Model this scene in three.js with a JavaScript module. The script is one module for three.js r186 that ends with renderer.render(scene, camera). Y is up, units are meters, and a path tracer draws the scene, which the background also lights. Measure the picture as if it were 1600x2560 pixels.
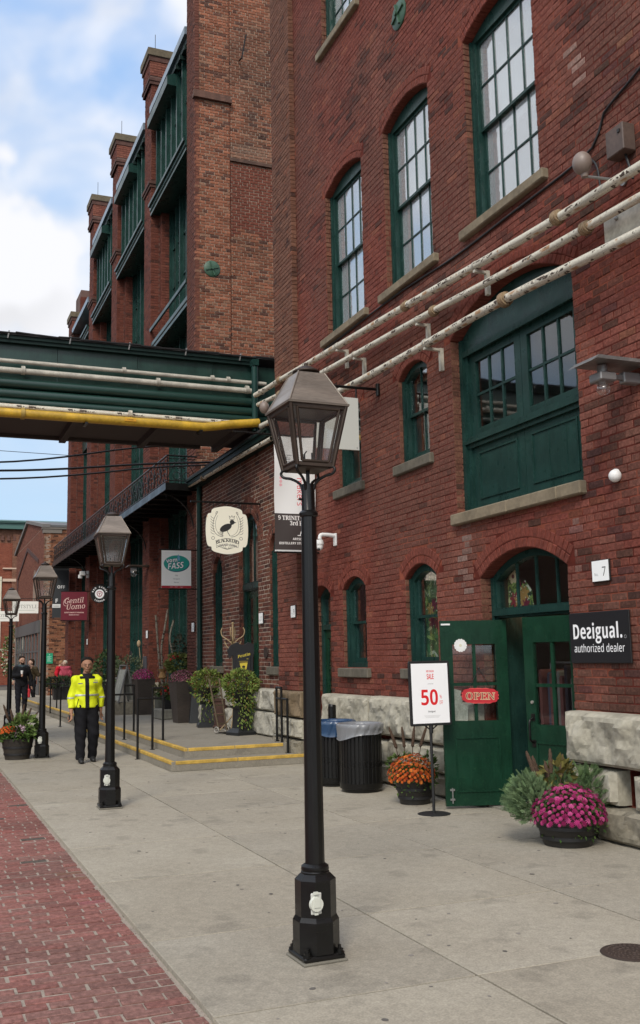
import * as THREE from 'three';
import { mergeGeometries, mergeVertices, toCreasedNormals } from 'three/addons/utils/BufferGeometryUtils.js';
import { MarchingCubes } from 'three/addons/objects/MarchingCubes.js';

// ------------------------------------------------------------------ camera, sky, sun, exposure
const scene = new THREE.Scene();
const camera = new THREE.PerspectiveCamera(54.6, 640 / 1024, 0.1, 400);
{
  const yaw = 22.3445 * Math.PI / 180, pitch = 8.2368 * Math.PI / 180, roll = 0.02;
  const f = new THREE.Vector3(Math.sin(yaw) * Math.cos(pitch), Math.sin(pitch), -Math.cos(yaw) * Math.cos(pitch));
  const r0 = new THREE.Vector3(Math.cos(yaw), 0, Math.sin(yaw)), u0 = new THREE.Vector3().crossVectors(r0, f);
  const c = Math.cos(roll), s = Math.sin(roll);
  const r = r0.clone().multiplyScalar(c).addScaledVector(u0, -s), u = r0.clone().multiplyScalar(s).addScaledVector(u0, c);
  camera.quaternion.setFromRotationMatrix(new THREE.Matrix4().makeBasis(r, u, f.clone().negate()));
  camera.position.set(0, 1.65, 0);
  camera.updateMatrixWorld(true); camera.updateProjectionMatrix();
}
const SUN = new THREE.Vector3(-0.40, 0.66, 0.60).normalize();
const sun = new THREE.DirectionalLight(new THREE.Color(1, 0.92, 0.80), 1.5);
sun.position.copy(SUN).multiplyScalar(60).add(new THREE.Vector3(3, 0, -14));
sun.target.position.set(3, 0, -14);
sun.castShadow = true; sun.shadow.radius = 28;
sun.shadow.mapSize.set(2048, 2048);
Object.assign(sun.shadow.camera, { left: -40, right: 40, top: 40, bottom: -40, near: 1, far: 140 });
scene.add(sun, sun.target);
const renderer = new THREE.WebGLRenderer({ antialias: true });
renderer.toneMapping = THREE.LinearToneMapping;
renderer.toneMappingExposure = 1.5;
renderer.shadowMap.enabled = true;

// ------------------------------------------------------------------ random numbers and noise
let seedState = 7;
function srand(n) { seedState = n | 0; }
function rnd(a = 0, b = 1) {
  seedState = (seedState + 0x6d2b79f5) | 0;
  let t = Math.imul(seedState ^ (seedState >>> 15), 1 | seedState);
  t = (t + Math.imul(t ^ (t >>> 7), 61 | t)) ^ t;
  return a + (b - a) * (((t ^ (t >>> 14)) >>> 0) / 4294967296);
}
const pick = (list) => list[Math.min(list.length - 1, Math.floor(rnd() * list.length))];
function hash3(x, y, z) {
  let h = Math.imul(x | 0, 374761393) ^ Math.imul(y | 0, 668265263) ^ Math.imul(z | 0, 2147483647 - 1274126177);
  h = Math.imul(h ^ (h >>> 13), 1274126177); h ^= h >>> 16;
  return (h >>> 0) / 4294967296;
}
const ease = (t) => t * t * (3 - 2 * t);
const mix = (a, b, t) => a + (b - a) * t;
const clamp = (v, a = 0, b = 1) => Math.max(a, Math.min(b, v));
const sstep = (v, a, b) => ease(clamp((v - a) / (b - a)));
function vnoise(x, y, z = 0, per = 0) {
  const ix = Math.floor(x), iy = Math.floor(y), iz = Math.floor(z), fx = ease(x - ix), fy = ease(y - iy), fz = ease(z - iz);
  const w = per ? (v) => ((v % per) + per) % per : (v) => v;
  const g = (a, b, c) => hash3(w(ix + a), w(iy + b), iz + c);
  return mix(mix(mix(g(0, 0, 0), g(1, 0, 0), fx), mix(g(0, 1, 0), g(1, 1, 0), fx), fy),
    mix(mix(g(0, 0, 1), g(1, 0, 1), fx), mix(g(0, 1, 1), g(1, 1, 1), fx), fy), fz);
}
function fbm(x, y, z = 0, oct = 4, per = 0) {
  let s = 0, a = 0.5, n = 0;
  for (let i = 0; i < oct; i++) { s += a * vnoise(x, y, z + i * 17.3, per); n += a; a *= 0.5; x *= 2; y *= 2; z *= 2; per *= 2; }
  return s / n;
}

// ------------------------------------------------------------------ the sky: blue air with broken cloud
{
  const heaps = [[0.045, 0.36, -0.93, 0.125]];
  for (let k = 0; k < 15; k++) { const a = k * 2.4 + 0.8, e = 0.22 + 0.5 * hash3(k, 3, 1), c = Math.sqrt(1 - e * e), p = [Math.cos(a) * c, e, Math.sin(a) * c, 0.1 + 0.13 * hash3(k, 9, 2)]; if (p[2] > -0.75 || Math.abs(p[0]) > 0.6) heaps.push(p); }
  const SKYX = 63.1, SKYZ = -7.7, Wd = 2048, Hd = 1024, data = new Float32Array(Wd * Hd * 4);
  for (let j = 0; j < Hd; j++) {
    const el = ((j + 0.5) / Hd - 0.5) * Math.PI, y = Math.sin(el), ce = Math.cos(el);
    for (let i = 0; i < Wd; i++) {
      const az = ((i + 0.5) / Wd - 0.5) * 2 * Math.PI, x = Math.cos(az) * ce, z = Math.sin(az) * ce;
      const h = Math.max(y, 0), up = Math.pow(h, 0.6);
      let r = mix(0.46, 0.15, up), g = mix(0.60, 0.29, up), b = mix(0.68, 0.60, up);
      const toSun = clamp(x * SUN.x + y * SUN.y + z * SUN.z, -1, 1), glow = Math.pow(0.5 + 0.5 * toSun, 5);   // veiled sun
      r += 0.62 * glow; g += 0.58 * glow; b += 0.5 * glow;
      if (y > 0) {
        const wx = fbm(x * 5 + 9, y * 6, z * 5, 3) - 0.5, wy = fbm(x * 5, y * 6 + 21, z * 5 + 4, 3) - 0.5;
        const n = fbm(x * 5.2 + wx * 1.3 + SKYX, y * 8 + wy * 1.3, z * 5.2 + SKYZ, 6), fine = fbm(x * 15 + wx * 2, y * 19 + 3, z * 15 + 7, 5);
        let cov = sstep(n + 0.26 * (fine - 0.5), 0.30, 0.585) * 0.93 * sstep(y, 0.13, 0.33), lit = mix(0.585, 0.665, sstep(fine, 0.3, 0.65));
        cov = Math.max(cov, 0.35 * sstep(fbm(x * 4, y * 22, z * 4 + 30, 4), 0.48, 0.7) * sstep(y, 0.02, 0.1));
        for (const p of heaps) {   // heaped clouds
          const dx = x - p[0], dy = (y - p[1]) * 1.15, dz = z - p[2], q = Math.sqrt(dx * dx + dy * dy + dz * dz) / p[3]; if (q > 1.7) continue;
          const c = sstep(1 - q + (fbm(x * 12 + p[0] * 50, y * 14, z * 12, 6) - 0.5) * 2.0, 0.03, 0.42);
          lit = mix(lit, mix(0.655, 0.565, sstep(fbm(x * 13 + 4, y * 16, z * 13, 4), 0.5, 0.72) * sstep(1 - q, 0.1, 0.6)), c); cov = Math.max(cov, c);
        }
        lit += 0.75 * glow;
        r = mix(r, lit * 0.985, cov); g = mix(g, lit * 0.992, cov); b = mix(b, lit * 1.03, cov);
      } else { const d = sstep(-y, 0, 0.12); r = mix(r, 0.12, d); g = mix(g, 0.115, d); b = mix(b, 0.11, d); }
      const o = (j * Wd + i) * 4; data[o] = r; data[o + 1] = g; data[o + 2] = b; data[o + 3] = 1;
    }
  }
  const t = new THREE.DataTexture(data, Wd, Hd, THREE.RGBAFormat, THREE.FloatType);
  t.mapping = THREE.EquirectangularReflectionMapping; t.magFilter = THREE.LinearFilter; t.needsUpdate = true;
  scene.background = t; scene.environment = t;
}

// ------------------------------------------------------------------ names and groups
const used = new Map();
function numbered(name) {
  const n = used.get(name) ?? 0; used.set(name, n + 1);
  return n ? `${name}_${String(n).padStart(3, '0')}` : name;
}
function thing(name, label, category, [x, y, z] = [0, 0, 0], turn = 0, group) {
  const o = new THREE.Group(); o.name = numbered(name); o.position.set(x, y, z); o.rotation.y = turn;
  o.userData = { label, category }; if (group) o.userData.group = group;
  scene.add(o); return o;
}
function part(parent, name, geometry, material, label) {
  const m = new THREE.Mesh(geometry, material); m.name = name; m.castShadow = m.receiveShadow = true;
  if (label) m.userData.label = label;
  parent.add(m); return m;
}
function group(parent, name, pos = [0, 0, 0], turn = 0) {
  const g = new THREE.Group(); g.name = name; g.position.set(...pos); g.rotation.y = turn; parent.add(g); return g;
}
function solo(name, geometry, material, label, category, grp) {
  const m = new THREE.Mesh(geometry, material); m.name = numbered(name); m.castShadow = m.receiveShadow = true;
  m.userData = { label, category }; if (grp) m.userData.group = grp;
  scene.add(m); return m;
}
function setting(name, label, category) {
  const g = new THREE.Group(); g.name = name; g.userData = { label, category, kind: 'structure' }; scene.add(g); return g;
}

// ------------------------------------------------------------------ geometry helpers (all non-indexed: position, normal, uv in metres)
function flat(g) {
  let n = g.index ? g.toNonIndexed() : g;
  for (const k of Object.keys(n.attributes)) if (!['position', 'normal', 'uv'].includes(k)) n.deleteAttribute(k);
  if (!n.attributes.normal) n.computeVertexNormals();
  if (!n.attributes.uv) n.setAttribute('uv', new THREE.Float32BufferAttribute(new Float32Array(n.attributes.position.count * 2), 2));
  n.morphAttributes = {}; return n;
}
function metreUV(g, s = 1, du = 0, dv = 0) {   // box mapping by face direction, s tiles per metre
  const p = g.attributes.position, n = g.attributes.normal, uv = g.attributes.uv;
  for (let i = 0; i < p.count; i++) {
    const ax = Math.abs(n.getX(i)), ay = Math.abs(n.getY(i)), az = Math.abs(n.getZ(i));
    let u, v;
    if (ay >= ax && ay >= az) { u = p.getX(i); v = p.getZ(i); } else if (ax >= az) { u = p.getZ(i); v = p.getY(i); } else { u = p.getX(i); v = p.getY(i); }
    uv.setXY(i, u * s + du, v * s + dv);
  }
  return g;
}
const M4 = new THREE.Matrix4(), EU = new THREE.Euler(), Q4 = new THREE.Quaternion();
function move(g, x = 0, y = 0, z = 0, rx = 0, ry = 0, rz = 0) {
  return g.applyMatrix4(M4.compose(new THREE.Vector3(x, y, z), Q4.setFromEuler(EU.set(rx, ry, rz)), new THREE.Vector3(1, 1, 1)));
}
const join = (list) => mergeGeometries(list.map(flat), false);
function box(w, h, d, x = 0, y = 0, z = 0, rx = 0, ry = 0, rz = 0) { return move(metreUV(flat(new THREE.BoxGeometry(w, h, d))), x, y, z, rx, ry, rz); }
function span(x0, x1, y0, y1, z0, z1) { return box(Math.abs(x1 - x0), Math.abs(y1 - y0), Math.abs(z1 - z0), (x0 + x1) / 2, (y0 + y1) / 2, (z0 + z1) / 2); }
function bbox(w, h, d, bev = 0.01, x = 0, y = 0, z = 0, ry = 0) {   // box with chamfered edges
  const hw = w / 2, hh = h / 2, hd = d / 2, b = Math.min(bev, hw * 0.9, hh * 0.9, hd * 0.9), P = [], sg = [-1, 1];
  const tri = (a, c, e, out) => {
    const ab = new THREE.Vector3(...c).sub(new THREE.Vector3(...a)), ac = new THREE.Vector3(...e).sub(new THREE.Vector3(...a));
    const nn = ab.cross(ac); if (nn.x * out[0] + nn.y * out[1] + nn.z * out[2] < 0) [c, e] = [e, c]; P.push(...a, ...c, ...e);
  };
  const quad = (a, c, e, f, out) => { tri(a, c, e, out); tri(a, e, f, out); };
  for (const s of sg) {
    quad([s * hw, -hh + b, -hd + b], [s * hw, hh - b, -hd + b], [s * hw, hh - b, hd - b], [s * hw, -hh + b, hd - b], [s, 0, 0]);
    quad([-hw + b, s * hh, -hd + b], [hw - b, s * hh, -hd + b], [hw - b, s * hh, hd - b], [-hw + b, s * hh, hd - b], [0, s, 0]);
    quad([-hw + b, -hh + b, s * hd], [hw - b, -hh + b, s * hd], [hw - b, hh - b, s * hd], [-hw + b, hh - b, s * hd], [0, 0, s]);
    for (const t of sg) {
      quad([s * hw, t * (hh - b), -hd + b], [s * hw, t * (hh - b), hd - b], [s * (hw - b), t * hh, hd - b], [s * (hw - b), t * hh, -hd + b], [s, t, 0]);
      quad([s * hw, -hh + b, t * (hd - b)], [s * hw, hh - b, t * (hd - b)], [s * (hw - b), hh - b, t * hd], [s * (hw - b), -hh + b, t * hd], [s, 0, t]);
      quad([-hw + b, s * hh, t * (hd - b)], [hw - b, s * hh, t * (hd - b)], [hw - b, s * (hh - b), t * hd], [-hw + b, s * (hh - b), t * hd], [0, s, t]);
      for (const q of sg) tri([s * hw, t * (hh - b), q * (hd - b)], [s * (hw - b), t * hh, q * (hd - b)], [s * (hw - b), t * (hh - b), q * hd], [s, t, q]);
    }
  }
  const g = new THREE.BufferGeometry(); g.setAttribute('position', new THREE.Float32BufferAttribute(P, 3)); g.computeVertexNormals();
  return move(metreUV(flat(g)), x, y, z, 0, ry, 0);
}
function cyl(r0, r1, h, x = 0, y = 0, z = 0, seg = 16, rx = 0, ry = 0, rz = 0, open = false) {   // r0 at the bottom, y is the bottom
  const g = flat(new THREE.CylinderGeometry(r1, r0, h, seg, 1, open)); g.translate(0, h / 2, 0);
  return move(g, x, y, z, rx, ry, rz);
}
function ball(r, x = 0, y = 0, z = 0, sx = 1, sy = 1, sz = 1, seg = 12) {
  const g = flat(new THREE.SphereGeometry(r, seg, Math.max(6, seg * 0.7 | 0))); g.scale(sx, sy, sz); return move(g, x, y, z);
}
function rod(a, b, r, seg = 8, r2 = r) {   // straight round bar between two points
  const A = new THREE.Vector3(...a), B = new THREE.Vector3(...b), d = B.clone().sub(A), L = d.length();
  const g = flat(new THREE.CylinderGeometry(r2, r, L, seg)); g.translate(0, L / 2, 0);
  g.applyMatrix4(new THREE.Matrix4().makeRotationFromQuaternion(new THREE.Quaternion().setFromUnitVectors(new THREE.Vector3(0, 1, 0), d.normalize())));
  g.translate(A.x, A.y, A.z); return g;
}
function tube(pts, r, seg = 24, rad = 8, closed = false) {
  const c = new THREE.CatmullRomCurve3(pts.map((p) => new THREE.Vector3(...p)), closed, 'centripetal');
  return flat(new THREE.TubeGeometry(c, seg, r, rad, closed));
}
function lathe(profile, seg = 20, x = 0, y = 0, z = 0) {
  const g = flat(new THREE.LatheGeometry(profile.map((p) => new THREE.Vector2(p[0], p[1])), seg));
  return move(flat(toCreasedNormals(g, 0.7)), x, y, z);
}
function prism(pts, depth, x = 0, y = 0, z = 0, rx = 0, ry = 0, rz = 0, holes = []) {   // outline in x, y pushed along z
  const s = new THREE.Shape(pts.map((p) => new THREE.Vector2(p[0], p[1])));
  for (const h of holes) s.holes.push(new THREE.Path(h.map((p) => new THREE.Vector2(p[0], p[1]))));
  return move(metreUV(flat(new THREE.ExtrudeGeometry(s, { depth, bevelEnabled: false, curveSegments: 12 }))), x, y, z, rx, ry, rz);
}
function ngon(n, r, turn = 0) { return Array.from({ length: n }, (_, i) => [r * Math.cos(turn + i / n * 2 * Math.PI), r * Math.sin(turn + i / n * 2 * Math.PI)]); }
function frustum(n, r0, r1, h, x = 0, y = 0, z = 0, turn = 0) {   // n-sided, flat faced
  const g = flat(new THREE.CylinderGeometry(r1, r0, h, n, 1, false)); g.deleteAttribute('normal'); g.computeVertexNormals(); g.rotateY(turn); g.translate(0, h / 2, 0);
  return move(g, x, y, z);
}

// ------------------------------------------------------------------ textures
function dataTex(size, fn, srgb = true) {
  const d = new Uint8Array(size * size * 4);
  for (let j = 0; j < size; j++) for (let i = 0; i < size; i++) {
    const c = fn(i / size, j / size), o = (j * size + i) * 4;
    d[o] = clamp(c[0]) * 255; d[o + 1] = clamp(c[1]) * 255; d[o + 2] = clamp(c[2]) * 255; d[o + 3] = 255;
  }
  const t = new THREE.DataTexture(d, size, size); t.wrapS = t.wrapT = THREE.RepeatWrapping; t.magFilter = THREE.LinearFilter; t.minFilter = THREE.LinearMipmapLinearFilter;
  if (srgb) t.colorSpace = THREE.SRGBColorSpace; t.needsUpdate = true; return t;
}
function canvasTex(w, h, draw) {
  const c = document.createElement('canvas'); c.width = w; c.height = h; draw(c.getContext('2d'), w, h);
  const t = new THREE.CanvasTexture(c); t.colorSpace = THREE.SRGBColorSpace; t.magFilter = THREE.LinearFilter; return t;
}
const g1 = (v) => [v, v, v];
const TX = {};
TX.brick = dataTex(256, (u, v) => g1(0.74 + 0.34 * (fbm(u * 12, v * 12, 1, 4, 12) - 0.5) + 0.16 * (vnoise(u * 96, v * 96, 3, 96) - 0.5)));
TX.brickBump = dataTex(256, (u, v) => g1(fbm(u * 16, v * 16, 9, 4, 16) * 0.7 + vnoise(u * 80, v * 80, 4, 80) * 0.3), false);
TX.concrete = dataTex(1024, (u, v) => {
  const a = fbm(u * 4, v * 4, 2, 5, 4), b = vnoise(u * 340, v * 340, 5, 340), c = fbm(u * 60, v * 60, 8, 3, 60), st = sstep(fbm(u * 9, v * 9, 31, 5, 9), 0.62, 0.78);
  const k = 0.82 + 0.08 * (a - 0.5) + 0.09 * (c - 0.5) + 0.13 * (b - 0.5) - 0.075 * st;
  return [k, k * (0.994 + 0.012 * a), k * (0.975 + 0.03 * a)];
});
TX.concreteBump = dataTex(512, (u, v) => g1(0.5 * fbm(u * 30, v * 30, 3, 3, 30) + 0.5 * vnoise(u * 200, v * 200, 6, 200)), false);
TX.stone = dataTex(512, (u, v) => {
  const a = fbm(u * 5, v * 5, 12, 5, 5), c = fbm(u * 24, v * 24, 18, 4, 24), k = 0.80 + 0.22 * (a - 0.5) + 0.22 * (c - 0.5), w = sstep(fbm(u * 6, v * 6, 77, 4, 6), 0.5, 0.66);
  return [mix(k, 0.92 + 0.1 * (c - 0.5), w * 0.28), mix(k * 0.985, 0.915 + 0.1 * (c - 0.5), w * 0.28), mix(k * 0.93, 0.89 + 0.1 * (c - 0.5), w * 0.28)];
});
TX.stoneBump = dataTex(512, (u, v) => g1(fbm(u * 14, v * 14, 44, 5, 14)), false);
TX.paint = dataTex(512, (u, v) => { const a = fbm(u * 6, v * 6, 3, 5, 6), b = fbm(u * 64, v * 8, 7, 3, 8), f = sstep(fbm(u * 40, v * 40, 52, 3, 40), 0.7, 0.78); const k = 0.80 + 0.22 * (a - 0.5) + 0.16 * (b - 0.5); return [mix(k, 1, f * 0.8), mix(k, 0.95, f * 0.6), mix(k, 0.9, f * 0.6)]; });
TX.paintBump = dataTex(256, (u, v) => g1(0.5 * fbm(u * 48, v * 6, 17, 3, 6) + 0.5 * fbm(u * 20, v * 20, 27, 3, 20)), false);
TX.mortar = dataTex(512, (u, v) => { const p = sstep(fbm(u * 6, v * 6, 71, 5, 6) + 0.3 * (fbm(u * 40, v * 40, 73, 2, 40) - 0.5), 0.5, 0.62), e = 0.8 + 0.3 * (fbm(u * 30, v * 30, 75, 3, 30) - 0.5); return [mix(0.62, 0.90, p) * e, mix(0.34, 0.62, p) * e, mix(0.30, 0.54, p) * e]; });
TX.metal = dataTex(512, (u, v) => { const a = fbm(u * 6, v * 6, 9, 5, 6), b = fbm(u * 40, v * 40, 19, 3, 40); const k = 0.8 + 0.3 * (a - 0.5) + 0.16 * (b - 0.5); return [k, k * 0.99, k * 0.97]; });
TX.rough = dataTex(256, (u, v) => g1(0.72 + 0.5 * (fbm(u * 8, v * 8, 23, 4, 8) - 0.5)), false);
TX.peel = dataTex(512, (u, v) => {   // flaking white paint over dark iron and rust
  const n = fbm(u * 5, v * 14, 61, 5, 0), e = fbm(u * 34, v * 34, 63, 3, 34), s = n + 0.25 * (e - 0.5);
  if (s < 0.36) { const k = 0.2 + 0.2 * e; return [k * 1.1, k * 0.92, k * 0.8]; }
  const r = sstep(fbm(u * 6, v * 6, 91, 4, 6), 0.57, 0.72) * 0.7, k = 0.85 + 0.16 * (e - 0.5);
  return [mix(k, 0.62, r), mix(k * 0.98, 0.42, r), mix(k * 0.92, 0.26, r)];
});
const lin = (r, g, b) => new THREE.Color().setRGB(r, g, b);
const std = (color, o = {}) => new THREE.MeshStandardMaterial({ color: Array.isArray(color) ? lin(...color) : new THREE.Color(color), roughness: 0.8, ...o });
const matte = (color, o = {}) => new THREE.MeshPhysicalMaterial({ color: Array.isArray(color) ? lin(...color) : new THREE.Color(color), roughness: 0.9, specularIntensity: 0.35, ...o });
const phys = (color, o = {}) => new THREE.MeshPhysicalMaterial({ color: Array.isArray(color) ? lin(...color) : new THREE.Color(color), roughness: 0.5, ...o });
const MT = {
  green: matte([0.022, 0.066, 0.056], { roughness: 0.42, map: TX.paint, roughnessMap: TX.rough, bumpMap: TX.paintBump, bumpScale: 0.0012 }),
  doorGreen: matte([0.013, 0.056, 0.031], { roughness: 0.40, map: TX.paint, roughnessMap: TX.rough, bumpMap: TX.paintBump, bumpScale: 0.0012 }),
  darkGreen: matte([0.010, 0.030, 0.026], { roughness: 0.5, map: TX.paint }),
  iron: phys([0.0095, 0.0092, 0.009], { map: TX.metal, roughness: 0.45, roughnessMap: TX.rough, specularIntensity: 0.7 }),
  black: std([0.010, 0.010, 0.011], { roughness: 0.55 }),
  bronze: std([0.30, 0.255, 0.22], { roughness: 0.5, metalness: 0.3, map: TX.metal, roughnessMap: TX.rough }),
  bronzeDark: std([0.085, 0.060, 0.046], { roughness: 0.5, metalness: 0.45, map: TX.metal }),
  lampGlass: phys([0.95, 0.95, 0.94], { roughness: 0.22, transmission: 1, thickness: 0, ior: 1.8 }),
  glass: phys([0.90, 0.94, 0.95], { roughness: 0.02, transmission: 1, thickness: 0, ior: 2.3 }),
  skyGlass: phys([0.90, 0.94, 0.96], { roughness: 0.02, transmission: 1, thickness: 0, ior: 2.2, metalness: 0.28 }),
  doorGlass: phys([0.92, 0.94, 0.94], { roughness: 0.03, transmission: 1, thickness: 0, ior: 1.55 }),
  sill: std([0.30, 0.25, 0.185], { roughness: 0.9, map: TX.stone, bumpMap: TX.stoneBump, bumpScale: 0.006 }),
  sillDark: std([0.17, 0.155, 0.13], { roughness: 0.9, map: TX.stone, bumpMap: TX.stoneBump, bumpScale: 0.006 }),
  ochre: std([0.80, 0.52, 0.10], { roughness: 0.7, map: TX.metal }),
  white: std([0.72, 0.72, 0.70], { roughness: 0.5 }),
  offwhite: std([0.62, 0.60, 0.53], { roughness: 0.6, map: TX.metal }),
  peel: std([0.80, 0.79, 0.75], { roughness: 0.75, map: TX.peel }),
  galv: std([0.42, 0.43, 0.44], { roughness: 0.45, metalness: 0.6, map: TX.metal }),
  yellow: std([0.74, 0.46, 0.035], { roughness: 0.45, map: TX.metal }),
};
// clone a canvas picture as a material for a flat print
const print = (w, h, draw, o = {}) => std(0xffffff, { map: canvasTex(w, h, draw), roughness: 0.55, ...o });
function panelUV(g, axisU = 'z', flip = false) {   // stretch 0..1 over the bounding box of a flat board
  g.computeBoundingBox(); const b = g.boundingBox, p = g.attributes.position, uv = g.attributes.uv, s = new THREE.Vector3(); b.getSize(s);
  for (let i = 0; i < p.count; i++) {
    const a = axisU === 'z' ? (p.getZ(i) - b.min.z) / s.z : (p.getX(i) - b.min.x) / s.x;
    uv.setXY(i, flip ? 1 - a : a, (p.getY(i) - b.min.y) / s.y);
  }
  return g;
}
// ------------------------------------------------------------------ masonry
const FRUSTUM = new THREE.Frustum().setFromProjectionMatrix(new THREE.Matrix4().multiplyMatrices(camera.projectionMatrix, camera.matrixWorldInverse));
const UPV = new THREE.Vector3(0, 1, 0);
// brick shapes: unit boxes with the front edges knocked off, several with their own grain and wobble
const brickShapes = Array.from({ length: 5 }, (_, k) => {
  srand(900 + k);
  const b = 0.035, bv = 0.09, P = [], front = [[-0.5 + b, -0.5 + bv], [0.5 - b, -0.5 + bv], [0.5 - b, 0.5 - bv], [-0.5 + b, 0.5 - bv]].map((p) => [p[0] + rnd(-0.012, 0.012), p[1] + rnd(-0.04, 0.04), 0.5 + rnd(-0.02, 0.02)]);
  const rim = [[-0.5, -0.5], [0.5, -0.5], [0.5, 0.5], [-0.5, 0.5]].map((p) => [p[0], p[1], 0.47]), back = rim.map((p) => [p[0], p[1], -0.5]);
  const q = (a, c, e, f) => P.push(...a, ...c, ...e, ...a, ...e, ...f);
  q(...front);
  for (let i = 0; i < 4; i++) { const j = (i + 1) % 4; q(rim[i], rim[j], front[j], front[i]); q(back[i], back[j], rim[j], rim[i]); }
  const g = new THREE.BufferGeometry(); g.setAttribute('position', new THREE.Float32BufferAttribute(P, 3)); g.computeVertexNormals();
  const uv = new Float32Array(P.length / 3 * 2);
  for (let i = 0; i < P.length / 3; i++) { uv[i * 2] = (P[i * 3] + 0.5) * 0.9 + k * 0.37; uv[i * 2 + 1] = (P[i * 3 + 1] + 0.5) * 0.3 + k * 0.23 + P[i * 3 + 2] * 0.2; }
  g.setAttribute('uv', new THREE.BufferAttribute(uv, 2)); return g;
});
const brickLook = { roughness: 0.86, map: TX.brick, bumpMap: TX.brickBump, bumpScale: 0.004 };
const brickWhite = matte([1.25, 1.25, 1.25], brickLook);
const toneCache = new Map();
function toneMaterial(c) {
  const q = c.map((v) => Math.round(Math.log(Math.max(v, 0.004)) / 0.16)), key = q.join();
  if (!toneCache.has(key)) { const d = q.map((v) => Math.exp(v * 0.16) * 1.25); toneCache.set(key, matte(d, brickLook)); }
  return toneCache.get(key);
}
// a wall face: origin O, unit direction U along it, N outwards, (u, v) in metres
function face(O, U, N) { return { O: new THREE.Vector3(...O), U: new THREE.Vector3(...U), N: new THREE.Vector3(...N) }; }
function addBrick(list, F, u, v, l, h, d, color, spin = 0, proud = 0) {
  const c = F.O.clone().addScaledVector(F.U, u).addScaledVector(UPV, v).addScaledVector(F.N, proud - d / 2);
  const X = F.U.clone(), Y = UPV.clone();
  if (spin) { const co = Math.cos(spin), si = Math.sin(spin); X.copy(F.U).multiplyScalar(co).addScaledVector(UPV, si); Y.copy(F.U).multiplyScalar(-si).addScaledVector(UPV, co); }
  // make the basis right-handed so the shape's front looks outwards
  const Z = F.N; if (new THREE.Vector3().crossVectors(X, Y).dot(Z) < 0) X.negate();
  const m = new THREE.Matrix4().makeBasis(X.clone().multiplyScalar(l), Y.clone().multiplyScalar(h), Z.clone().multiplyScalar(d)).setPosition(c);
  list.push({ m, c, color, l, h, N: F.N });
}
const COURSE = 0.0755, LEN = 0.226, JOINT = 0.0085;
function archOf(o) {   // circle of a segmental arch head
  const w = o.u1 - o.u0, R = (w * w / 4 + o.rise * o.rise) / (2 * o.rise); return { R, uc: (o.u0 + o.u1) / 2, vc: o.spring + o.rise - R };
}
function layWall(list, F, { u0, u1, v0, v1, openings = [], tint, depth = 0.1, course = COURSE, len = LEN, header = 6, phase = 0, proud = 0, joint = JOINT }) {
  const rows = Math.round((v1 - v0) / course), ch = (v1 - v0) / rows;
  for (let r = 0; r < rows; r++) {
    const v = v0 + (r + 0.5) * ch, cuts = [];
    for (const o of openings) {
      if (v < o.v0 || v > (o.rise ? o.spring + o.rise + (o.ring ?? 0) : o.spring)) continue;
      if (!o.rise || v < o.spring) { cuts.push([o.u0, o.u1]); continue; }
      const a = archOf(o), R = a.R + (o.ring ?? 0), q = R * R - (v - a.vc) ** 2; if (q <= 0) continue;
      const half = Math.min(Math.sqrt(q), (o.u1 - o.u0) / 2 + (o.ring ?? 0) * ((o.u1 - o.u0) / 2 / a.R) + 0.01);
      cuts.push([a.uc - half, a.uc + half]);
    }
    cuts.sort((a, b) => a[0] - b[0]);
    let s = u0; const segs = [];
    for (const c of cuts) { if (c[0] > s) segs.push([s, c[0]]); s = Math.max(s, c[1]); }
    if (s < u1) segs.push([s, u1]);
    const L = header && r % header === header - 1 ? len / 2 : len, off = (r % 2) * L / 2 + phase;
    for (const [a, b] of segs) {
      for (let k = Math.floor((a - off) / L); off + k * L < b; k++) {
        const x0 = Math.max(a, off + k * L + (off + k * L > a ? joint / 2 : 0)), x1 = Math.min(b, off + (k + 1) * L - (off + (k + 1) * L < b ? joint / 2 : 0));
        if (x1 - x0 < 0.03) continue;
        const u = (x0 + x1) / 2;
        addBrick(list, F, u, v + rnd(-0.001, 0.001), x1 - x0, ch - joint + rnd(-0.0012, 0.0012), depth, tint(u, v, r), 0, proud + rnd(-0.0035, 0.003));
      }
    }
  }
}
function layArch(list, F, o, { tint, rings = 2, ringH = 0.108, depth = 0.28, proud = 0.003 }) {
  const a = archOf(o), half = Math.asin(Math.min(1, (o.u1 - o.u0) / 2 / a.R));
  for (let k = 0; k < rings; k++) {
    const R = a.R + ringH * (k + 0.5), n = Math.max(5, Math.round(2 * half * R / 0.0745)), dA = 2 * half / n;
    for (let i = 0; i < n; i++) {
      const t = -half + (i + 0.5) * dA;
      addBrick(list, F, a.uc + Math.sin(t) * R, a.vc + Math.cos(t) * R, dA * (R - ringH * 0.1) - 0.008, ringH - 0.008, k ? 0.1 : depth, tint(a.uc + Math.sin(t) * R, a.vc + Math.cos(t) * R, i), -t, proud + rnd(-0.003, 0.003));
    }
  }
}
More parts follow.
